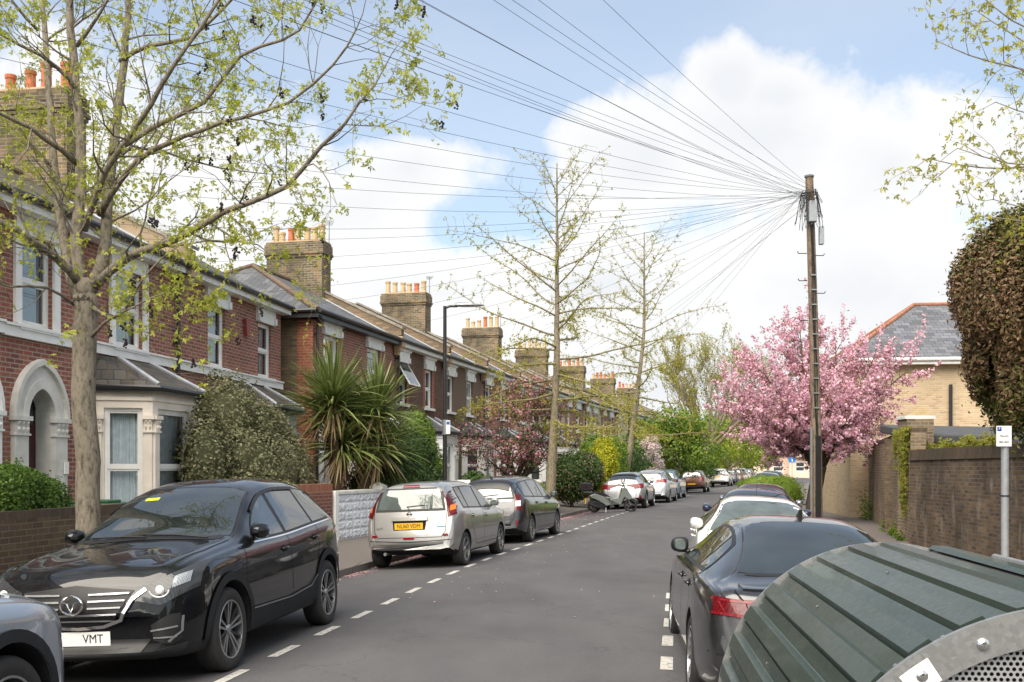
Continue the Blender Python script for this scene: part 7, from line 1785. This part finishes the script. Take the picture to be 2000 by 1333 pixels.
# ---- overhanging tree at the upper right, its trunk stands right of the view
def right_tree():
    o = Vector((9.9, 11.5, 0)); R = empty('garden_tree', o); tag(R, 'thinly leafed tree reaching in over the right wall from above', 'tree'); t = Tree(81); r = t.r
    t.limb([Vector((0, 0, -.1)), Vector((.05, 0, 2.5)), Vector((0, 0, 4.4))], .19, .15, 12)
    for (px, py, Z) in ((1830, 80, 13.2), (1905, 20, 12.8), (1812, 310, 13.0), (1870, 290, 12.5), (1945, 200, 12.6), (1900, 420, 13), (1960, 120, 12.2), (1985, 330, 12.5), (1940, 390, 12.2), (1880, -40, 13)):
        e = U(px, py, Z)-o; s = Vector((0, 0, r.uniform(2.8, 4.3))); m = s.lerp(e, .5)+Vector((r.uniform(-.2, .2), 0, .35)); pts, rr = t.limb([s, m, s.lerp(e, .72)+Vector((r.uniform(-.1, .1), r.uniform(-.15, .15), .22)), s.lerp(e, .88)+Vector((0, 0, .02)), e], .045, .005, 7)
        for i in [j for j in range(len(pts)//3, len(pts)) for _ in range(r.choice((1, 1, 2)))]:
            d = (pts[i]-pts[i-1]).normalized(); ax = Matrix.Rotation(r.uniform(0, 6.28), 3, d) @ d.orthogonal().normalized(); t.grow(pts[i], d*.5+ax*.8, r.uniform(.25, .7), .006, 1, (2, 3), .7, .05, .3, .65, .003)
    for k in range(7): a = k*.9; t.grow(Vector((0, 0, 4)), Vector((math.cos(a)*.6+.3, math.sin(a)*.6, 1)), 2, .07, 3, (2, 3), .5, .1, .2, .65, .005)
    fin(t, R, M_bark); rng = np.random.default_rng(8); tp = np.array([list(p) for p, _ in t.twigs]); C = np.repeat(tp, 2, 0)+rng.normal(size=(len(tp)*2, 3))*.04; C = C[rng.random(len(C)) < .75]
    leaves('leaves', C, .062, L_gink, R, rng, 'star', up=.3, droop=.5)
right_tree()

# ---- yew beside the wall: upright lobes
def yew():
    o = Vector((10.0, 17.6, 0)); R = empty('yew_tree', o); tag(R, 'big clipped yew, bronze at the left and green at the right, over the garden wall', 'tree'); t = Tree(91); r = t.r
    t.limb([Vector((.3, 0, -.1)), Vector((.25, 0, 2.6)), Vector((.2, 0, 4.5))], .25, .1, 12)
    for k in range(14): a = k*.9; t.grow(Vector((.25, 0, 2+k*.15)), Vector((math.cos(a), math.sin(a), 1)), 1.3, .05, 1, (2, 3))
    fin(t, R, M_barkd); rng = np.random.default_rng(9); lobes = []
    # profile of the crown: radius against height
    for k in range(190):
        z = r.uniform(2.75, 5.75); f = (z-2.6)/3.9; rad = 2.55*math.sin(math.pi*min(1, .16+.62*f+.0))**.6*(1 if z < 4.8 else 1-.3*(z-4.8)); a = r.uniform(0, 6.28); q = rad*r.uniform(.72, .9)
        lobes.append((q*math.cos(a), q*.95*math.sin(a), z, r.uniform(.16, .30), r.uniform(.45, .95), a))
    lobes.append((.2, 0, 4.2, 1.9, 1.6, 0)); lobes.append((.3, 0, 5.2, 1.3, 1.1, 0))
    Cs, Ns = [], []; b = MB()
    for (x, y, z, rx, rz, a) in lobes:
        n = int(1700*rx*rz/.15) if rx < 1 else 3000; v = rng.normal(size=(n, 3)); v /= np.linalg.norm(v, axis=1, keepdims=True)
        p = v*np.array([rx, rx, rz])*(rng.uniform(.72, 1.12, n)+(rng.random(n) < .06)*rng.uniform(.1, .5, n))[:, None]+np.array([x, y, z])
        out = (p[:, 0]-.2)*math.cos(a)+p[:, 1]*math.sin(a); lim = (x-.2)*math.cos(a)+y*math.sin(a)-.1
        k = (out > lim) if rx < 1 else np.ones(n, bool); Cs.append(p[k]); Ns.append(v[k])
        if True:
            rows = []
            for i in range(7):
                th = math.pi*i/6; rows.append([Vector((x+rx*.62*math.sin(th)*math.cos(q*math.pi/5), y+rx*.62*math.sin(th)*math.sin(q*math.pi/5), z+rz*.86*math.cos(th))) for q in range(11)])
            b.grid(rows)
    C = np.concatenate(Cs); Nn = np.concatenate(Ns); br = (C[:, 0] < -1.75+.25*np.sin(C[:, 2]*2)+rng.normal(size=len(C))*.25) & (rng.random(len(C)) < .93)
    leaves('foliage', C[br], .085, L_yewb, R, rng, 'leaf', .45, nrm=Nn[br], up=.3); leaves('foliage', C[~br], .085, L_yew, R, rng, 'leaf', .45, nrm=Nn[~br], up=.3)
    b.build('inner_core', leafmat('yew_core', (.03, .028, .012), (.05, .045, .02), 0), R, smooth=True, uv=False); print('yew', len(C))  # solid dark core in each lobe, added to block see-through
yew()

# ---- spiky palms in the front garden
M_palm = leafmat('palm_blade', (.065, .105, .022), (.14, .19, .05), .25, 1.0, c3=(.32, .34, .13), rough=.4)
M_palmdry = leafmat('dry_palm_blade', (.26, .18, .09), (.4, .31, .17), .25, 1.0)
def cordyline(label, x, z, th, seed, R0, heads, lean=0):
    o = Vector((x, z, 0)); R = empty('palm', o); tag(R, label, 'palm', 'spiky palms in the front garden'); r = random.Random(seed); b = MB()
    for (hx, hy, hz) in heads: 
        b.tube([(0, 0, -.1), (lean*.5, 0, th*.45), (hx*.75, hy*.7, hz*.8), (hx, hy, hz)], [.13, .11, .10, .085], 10)
    b.build('trunk', barkmat('palm_bark', (.06, .04, .025), (.19, .12, .07), 20), R, smooth=False, uv=False)
    for (hx, hy, hz) in heads:
        for nm, n, mat, e0, e1, L0 in (('fronds', 230, M_palm, -.35, 1.5, R0), ('dry_fronds', 55, M_palmdry, -1.25, -.45, R0*.85)):
            V, F = [], []
            for k in range(n):
                a = r.uniform(0, 6.28); el = e0+(e1-e0)*r.random()**.9; L_ = L0*r.uniform(.75, 1.1); w = r.uniform(.022, .036); d = Vector((math.cos(a)*math.cos(el), math.sin(a)*math.cos(el), math.sin(el)))
                s = Vector((-math.sin(a), math.cos(a), 0)); s = (s+Vector((0, 0, r.uniform(-.7, .7)))).normalized(); q = Vector((hx, hy, hz+r.uniform(-.12, .12))); seg = 7; dr = r.uniform(.05, .17)*(1.2 if el < .9 else .5); base = len(V)
                for i in range(seg+1):
                    ww = w*(.6 if i == 0 else 1)*(1-(i/seg)**2.2)+.001; V.append(list(q-s*ww)); V.append(list(q+s*ww)); q = q+d*(L_/seg); d = (d+Vector((0, 0, -dr*(i/seg+.15)))).normalized()
                for i in range(seg): F.append((base+2*i, base+2*i+1, base+2*i+3, base+2*i+2))
            mesh_np(nm, np.array(V), np.array(F), mat, R)
cordyline('larger spiky palm with shaggy brown trunk in the front garden, left one', U(655, 900, 24.6).x, 24.6, 2.6, 1, 1.5, [(-.12, 0, 2.95), (.12, .2, 2.2), (-.02, -.1, 3.25)])
cordyline('spiky palm right of the larger one, leaning towards the lamp post', U(703, 900, 25.2).x, 25.2, 2.4, 2, 1.4, [(.40, 0, 3.05), (.42, .15, 2.15), (.1, .2, 2.5)], .1)

# ---- shrubs and hedges
def mass(name, label, pts, n, size, mat, cat='bush', asp=.6, seed=1, group=None, core=True, box=None, up=.4, shape='leaf', kind=None, extra=None, corefac=.8):
    """pts: ellipsoids (world x, y, z, rx, ry, rz); leaves through the outer shell with an uneven outline"""
    o = Vector((pts[0][0], pts[0][1], 0)); R = empty(name, o); tag(R, label, cat, group, kind); rng = np.random.default_rng(seed); r = random.Random(seed); C, Nn = [], []; tot = sum(p[3]*p[5]+p[3]*p[4] for p in pts); b = MB()
    for (x, y, z, rx, ry, rz) in pts:
        m = int(n*(rx*rz+rx*ry)/tot); v = rng.normal(size=(m, 3)); v /= np.linalg.norm(v, axis=1, keepdims=True); pw = 1
        if box: k = np.max(np.abs(v), axis=1, keepdims=True); v2 = v/k; v2 = v*(1-box)+v2*box*.85; 
        else: v2 = v
        nz = np.array([mnoise.noise(Vector(q)*2.3+Vector((seed*3.1, x, 0))) for q in v*max(rx, rz)]); rad = rng.uniform(.80, 1.0, m)+nz*.16
        nt_ = 26; dv = rng.normal(size=(nt_, 3)); dv[:, 2] = np.abs(dv[:, 2])*1.2; dv /= np.linalg.norm(dv, axis=1, keepdims=True); kk_ = rng.integers(0, nt_, m//22); v2 = np.concatenate([v2, dv[kk_]]); v = np.concatenate([v, dv[kk_]]); rad = np.concatenate([rad, rng.uniform(.9, 1.0+.22*rng.random(nt_)[kk_], len(kk_))])
        c = v2*rad[:, None]*np.array([rx, ry, rz])+np.array([x, y, z])-np.array(o); c[m:] += rng.normal(size=(len(kk_), 3))*.02; k = c[:, 2] > .03; C.append(c[k]); Nn.append(v[k])
        rows = []
        for i in range(9):
            th = math.pi*i/8; row = []
            for q in range(15):
                u = Vector((math.sin(th)*math.cos(q*math.pi/7), math.sin(th)*math.sin(q*math.pi/7), math.cos(th)))
                if box: kk = max(abs(u.x), abs(u.y), abs(u.z)); u = u*(1-box)+u/kk*box*.85
                u *= corefac*(1+.1*mnoise.noise(u*3+Vector((seed, 0, 0)))); row.append(Vector((x+u.x*rx, y+u.y*ry, max(.0, z+u.z*rz)))-o)
            rows.append(row)
        b.grid(rows)
    C = np.concatenate(C); Nn = np.concatenate(Nn); leaves('leaves', C, size, mat, R, rng, shape, asp, nrm=Nn, up=up)
    if extra: k = rng.random(len(C)) < extra[0]; leaves(extra[3], C[k]+Nn[k]*.05, extra[1], extra[2], R, rng, 'leaf', .8, nrm=Nn[k])
    if core: b.build('leaf_core', mat, R, smooth=True, uv=False)  # solid leaf-coloured core, added to block the view through the bush
    t = MB()
    for k in range(5): t.tube([(r.uniform(-.1, .1), r.uniform(-.1, .1), 0), (r.uniform(-.3, .3), r.uniform(-.2, .2), pts[0][2]*.9)], [.03, .012], 5)
    t.build('stems', M_barkd, R, uv=False); return R
def at(px, Z, d=None): return U(px, 900, Z).x
mass('hedge', 'dense clipped evergreen hedge on top of the mossy garden wall', [(-6.28, 12.9, 1.34, .50, .95, .44), (-6.5, 11.4, 1.36, .55, 1.2, .46), (-6.12, 13.5, 1.24, .40, .5, .38)], 30000, .042, leafmat('box_hedge_leaf', (.035, .075, .01), (.08, .15, .018), .3, 2, c3=(.15, .25, .04)), 'hedge', seed=2, box=.35)
mass('bush', 'large grey-green variegated bush hiding the end house front', [(at(470, 21.2), 21.2, 1.55, 1.0, 1.1, 1.25), (at(432, 21), 21.2, 2.55, .78, .8, 1.1), (at(525, 22), 22, 1.6, .85, .9, 1.2), (at(400, 20), 20, 1.6, .55, .7, 1.3), (at(570, 23), 23, 1.35, .55, .6, .95), (at(470, 21), 20.6, .9, 1.3, 1.0, .85), (at(480, 21), 21.6, 2.3, .6, .7, .9), (at(522, 22.5), 22.5, 2.35, .5, .6, .75)], 46000, .066, L_grey, seed=3, corefac=.72)
mass('bush', 'glossy dark evergreen bush between the spiky palms and the lamp post', [(at(770, 26.4), 26.4, 1.25, .95, .9, .95), (at(800, 27.5), 27.5, 1.9, .7, .8, .85), (at(725, 25.8), 26.0, 1.1, .7, .7, .85), (at(838, 27.5), 27.3, 1.05, .45, .6, .8)], 15000, .10, L_dark, asp=.38, seed=4)
mass('bush', 'mid-green leafy shrub at the foot of the white arched porch', [(at(812, 29.5), 29.5, 2.3, .6, .6, 1.0), (at(835, 30), 30, 1.5, .55, .6, .9)], 7000, .10, L_mid, asp=.4, seed=5)
mass('bush', 'sprawling green plant under the pebbledash house bay', [(at(930, 33.5), 34, .85, .7, .8, .75), (at(962, 35), 36, .75, .9, .8, .6)], 5000, .10, L_dark, seed=6)
mass('bush', 'low garden greenery under the crab apple tree', [(at(1000, 37), 37.5, .55, 1.2, .8, .5), (at(1045, 38), 38.3, .65, .8, .8, .5)], 5000, .09, L_mid, seed=7)
mass('bush', 'bronze-green flowering shrub right of the taller ginkgo trunk', [(at(1118, 44), 44, 1.3, 1.0, .9, 1.1), (at(1150, 46), 46, 1.5, .7, .9, .9)], 8000, .10, L_dark, seed=8, extra=(.10, .06, L_pinkd, 'flowers'))
mass('hedge', 'yellow-green rounded hedge left of the leaning ginkgo', [(at(1163, 47.5), 47.5, 1.2, .55, .8, 1.1), (at(1180, 49), 49, 1.9, .7, .9, 1.2)], 7500, .10, L_ylw, 'hedge', seed=9)
mass('hedge', 'tall green hedge just behind the yellow-green one', [(at(1195, 53), 53, 1.7, .9, 1.4, 1.6), (at(1170, 52), 54, 2.1, 1.0, 1, 1.4)], 8000, .11, L_mid, 'hedge', seed=10, box=.3)
mass('hedge', 'dark squared hedge right of the leaning ginkgo trunk', [(at(1232, 60), 60, 1.5, .85, 2.0, 1.5), (at(1250, 64), 64, 1.3, .8, 2, 1.3)], 8000, .11, L_dark, 'hedge', seed=11, box=.6)
mass('hedge', 'dark hedge behind the pale people carriers', [(at(1292, 68), 68, 1.3, 1.2, 1.6, 1.4), (at(1340, 80), 80, 1.5, 1.6, 2, 1.5), (at(1365, 90), 90, 1.5, 1.6, 2, 1.5)], 8000, .13, L_dark, 'hedge', seed=12)
mass('hedge', 'bright green low shrubs at the right kerb beyond the parked saloons', [(at(1536, 38.5), 38.5, .62, .72, .7, .72), (at(1512, 42), 42, .75, .8, 1.3, .62), (at(1500, 47), 48, .75, 1.0, 3.0, .58), (at(1545, 40), 41, .85, .5, .8, .6)], 16000, .06, leafmat('privet_leaf', (.09, .15, .012), (.17, .26, .025), .35, 2, c3=(.27, .36, .05)), 'hedge', seed=13)
mass('hedge', 'neatly clipped dark green hedge across the side road', [(22.1, 68.9, 1.3, 1.9, .5, .85)], 6000, .09, L_mid, 'hedge', seed=14, box=.8)
mass('treetops', 'distant green trees closing the view at the street end', [(at(1500, 190), 190, 3, 16, 6, 4), (at(1400, 190), 190, 4, 14, 6, 5), (at(1700, 200), 200, 3, 30, 6, 4), (at(1560, 185), 186, 2.4, 9, 4, 3)], 14000, .5, L_bright, 'trees', seed=15, kind='stuff')
mass('treetops', 'row of added green trees behind the viewer, unseen, for darker car reflections', [(-9, -45, 4, 7, 4, 5), (3, -50, 4.5, 7, 4, 5), (14, -42, 4, 7, 4, 5), (22, -20, 4, 4, 8, 4.5), (20, -4, 3.5, 3.5, 6, 4)], 9000, .5, L_mid, 'trees', seed=16, kind='stuff')  # unseen trees, added so the car ends reflect something darker
# climbing creeper over the wall and weeds at its foot
def creeper():
    rng = np.random.default_rng(21); C = []; o = Vector((8.9, 23.8, 0)); R = empty('climbing_creeper', o); tag(R, 'yellow-green creeper hanging over the pale wall section and along the dark wall top', 'creeper')
    a = Vector((11.25, 32.6, 0)); c = Vector((8.97, 23.62, 0)); n = Vector((-.97, .25, 0))
    def band(u0, u1, n0, hfun, top):
        for k in range(n0):
            u = rng.uniform(u0, u1); p = c+(a-c)*u; z = top-abs(rng.normal())*hfun(u); C.append(list(p+n*rng.uniform(.02, .09)+Vector((0, 0, z))-o))
    band(.0, .30, 1500, lambda u: .16+.2*math.sin(u*40)**2, 2.60); band(.03, .15, 1100, lambda u: .45+.3*math.sin(u*60), 2.58); band(.06, .10, 900, lambda u: .95, 2.5); band(.125, .14, 260, lambda u: .7, 2.5)
    C = [q for q in C if q[2] > .55]
    for k in range(3000):
        u = rng.random(); x = 9.0+u*2.6; hh = .10+.42*max(0, mnoise.noise(Vector((u*6, 3, 0)))+.35); C.append([x-o.x, 24.0+rng.uniform(-.25, .3)+.1*u-o.y, 2.0+hh*rng.random()+.06*rng.normal()])
    C = np.array(C); leaves('leaves', C, .075, leafmat('creeper_leaf', (.10, .13, .01), (.22, .24, .02), .35, 3, c3=(.20, .12, .04)), R, rng, 'star', nrm=np.tile([-.6, -.6, .4], (len(C), 1)), up=.2)
    b = MB(); 
    for k in range(9):
        u = .03+.02*k; p = c+(a-c)*u+n*.03-o; b.tube([p+Vector((0, 0, .9+.1*k)), p+Vector((.02, .03, 1.7)), p+Vector((0, 0, 2.6))], .006, 4)
    b.build('stems', M_barkd, R, uv=False)
creeper()
def weeds(name, label, spots, seed):
    rng = np.random.default_rng(seed); C = []; o = Vector((spots[0][0], spots[0][1], 0))
    for (x, y, r_, h, n) in spots:
        q = rng.normal(size=(n, 3))*np.array([r_, r_, 0]); z = np.abs(rng.normal(size=n))*h*.5; q[:, 2] = z; C.append(q+np.array([x, y, 0])-np.array(o))
    C = np.concatenate(C); R = empty(name, o); tag(R, label, 'weeds', kind='stuff'); leaves('leaves', C, .07, L_mid, R, rng, up=.3)
weeds('weeds', 'weeds growing along the foot of the right wall', [(11.6, 34.2, .16, .9, 500), (10.0, 28.0, .09, .35, 200), (9.6, 26.4, .07, .25, 150), (9.35, 25.4, .07, .2, 120), (9.1, 24.6, .05, .15, 80)], 22)
# white flower spike plant by the oxblood door
mass('potted_plant', 'trailing white-flowered plant left of the oxblood door', [(-7.35, 15.9, .9, .13, .13, .38)], 900, .05, leafmat('white_green_leaf', (.1, .2, .08), (.4, .5, .35), .2, 8, c3=(.6, .65, .55)), 'plant', seed=23)

# ------------------------------------------------------------------ scooter, blocks the gutter side-on
def scooter():
    a = Vector((3.20, 40.8, 0)); f = Vector((4.62, 40.9, 0)); d = f-a; R = empty('scooter', (a.x, a.y, roadz(-2.4)-.005), math.atan2(d.y, d.x)); tag(R, 'grey-green maxi scooter with black top box parked across the gutter', 'scooter', None)
    wb = d.length; M_sc = paint('sage_scooter_paint', (.24, .27, .25), .4, .35); r = .27
    for x in (0, wb):
        e = empty('wheel', (x, 0, r), 0, R); b = MB(); b.lathe([(r*.68, -.05), (r*.9, -.055), (r, -.02), (r, .02), (r*.9, .055), (r*.68, .05)], n=28, axis='y'); b.build('tyre', M_tyre, e, smooth=True, uv=False)
        b = MB(); b.lathe([(r*.70, -.045), (r*.66, 0), (r*.70, .045)], n=28, axis='y'); b.lathe([(0, -.05), (.05, -.05), (.05, .05), (0, .05)], n=12, axis='y')
        for k in range(5): q = 2*math.pi*k/5; b.tube([(.04*math.cos(q), 0, .04*math.sin(q)), (r*.67*math.cos(q+.2), 0, r*.67*math.sin(q+.2))], [.022, .016], 6)
        b.build('rim', M_alloydark, e, uv=False)
    def side(poly, w0, w1, mat, nm, sh=.0, bev=.02):
        b = MB(); b.prism(poly, -w0, w0, lambda x, z, t: Vector((x, t, z))); return b.build(nm, mat, R, bevel=bev, seg=3)
    side([(-.22, .66), (.02, .74), (.40, .60), (.62, .36), (1.0, .34), (1.12, .62), (1.20, .92), (1.10, .92), (.98, .55), (.66, .50), (.62, .30), (.45, .26), (.20, .46), (-.1, .56)], .16, 0, M_sc, 'bodywork')
    side([(-.28, .72), (.08, .80), (.36, .76), (.60, .62), (.62, .60), (.35, .64), (.0, .72)], .14, 0, M_black, 'seat')
    side([(1.06, .95), (1.22, .98), (1.42, .66), (1.46, .52), (1.30, .50), (1.16, .60), (1.02, .50)], .17, 0, M_sc, 'front_fairing')
    side([(wb-.30, .42), (wb-.1, .60), (wb+.16, .56), (wb+.30, .40), (wb+.12, .52), (wb-.1, .52)], .07, 0, M_sc, 'front_mudguard')
    side([(-.18, .34), (.0, .46), (.42, .34), (.52, .22), (.3, .16), (.0, .18)], .12, 0, M_black, 'engine')
    b = MB(); b.tube([(.30, -.16, .18), (.0, -.18, .24), (-.22, -.18, .34)], [.03, .06, .055], 10); b.build('exhaust', M_black, R)
    b = MB(); b.tube([(wb, -.07, r), (wb-.22, -.05, .78)], .022, 8); b.tube([(wb, .07, r), (wb-.22, .05, .78)], .022, 8); b.build('forks', M_metal, R)
    b = MB(); b.tube([(1.05, -.34, 1.06), (1.10, -.15, 1.02), (1.12, 0, 1.0), (1.10, .15, 1.02), (1.05, .34, 1.06)], .016, 8); b.build('handlebar', M_black, R)
    for s in (-1, 1):
        b = MB(); b.tube([(1.08, s*.2, 1.04), (1.12, s*.27, 1.22)], .006, 5); b.lathe([(0, -.012), (.055, -.01), (.06, .0), (.05, .012), (0, .014)], (1.13, s*.28, 1.25), 12, 'x'); b.build('mirror', M_black, R)
    b = MB(); b.grid([[Vector((1.20-.10*k/4, y*(1-.2*k/4), .95+.22*k/4)) for y in np.linspace(-.15, .15, 5)] for k in range(5)]); b.build('windshield', M_paleglass, R, smooth=True)
    b = MB(); b.box(-.56, -.14, -.22, .22, .84, 1.16); tb = b.build('top_box', M_black, R, bevel=.035, seg=3); b = MB(); b.box(-.40, -.28, -.226, -.2205, .96, 1.0); b.build('red_badge', M_red, tb)
    b = MB(); b.box(-.42, -.1, -.1, .1, .78, .82); b.build('rack', M_metal, R)
    b = MB(); b.tube([(.45, -.05, .25), (.42, -.22, .0)], .012, 6); b.build('stand', M_metal, R)
    b = MB(); b.box(-.38, -.34, -.09, .09, .35, .55); b.build('number_plate', M_yplate, R); b = MB(); b.box(-.30, -.24, -.1, .1, .62, .70); b.build('tail_light', M_red, R)
    b = MB(); b.lathe([(0, -.01), (.05, 0), (.03, .03), (0, .035)], (1.44, 0, .62), 12, 'x'); b.build('headlight', M_clearlens, R)
scooter()
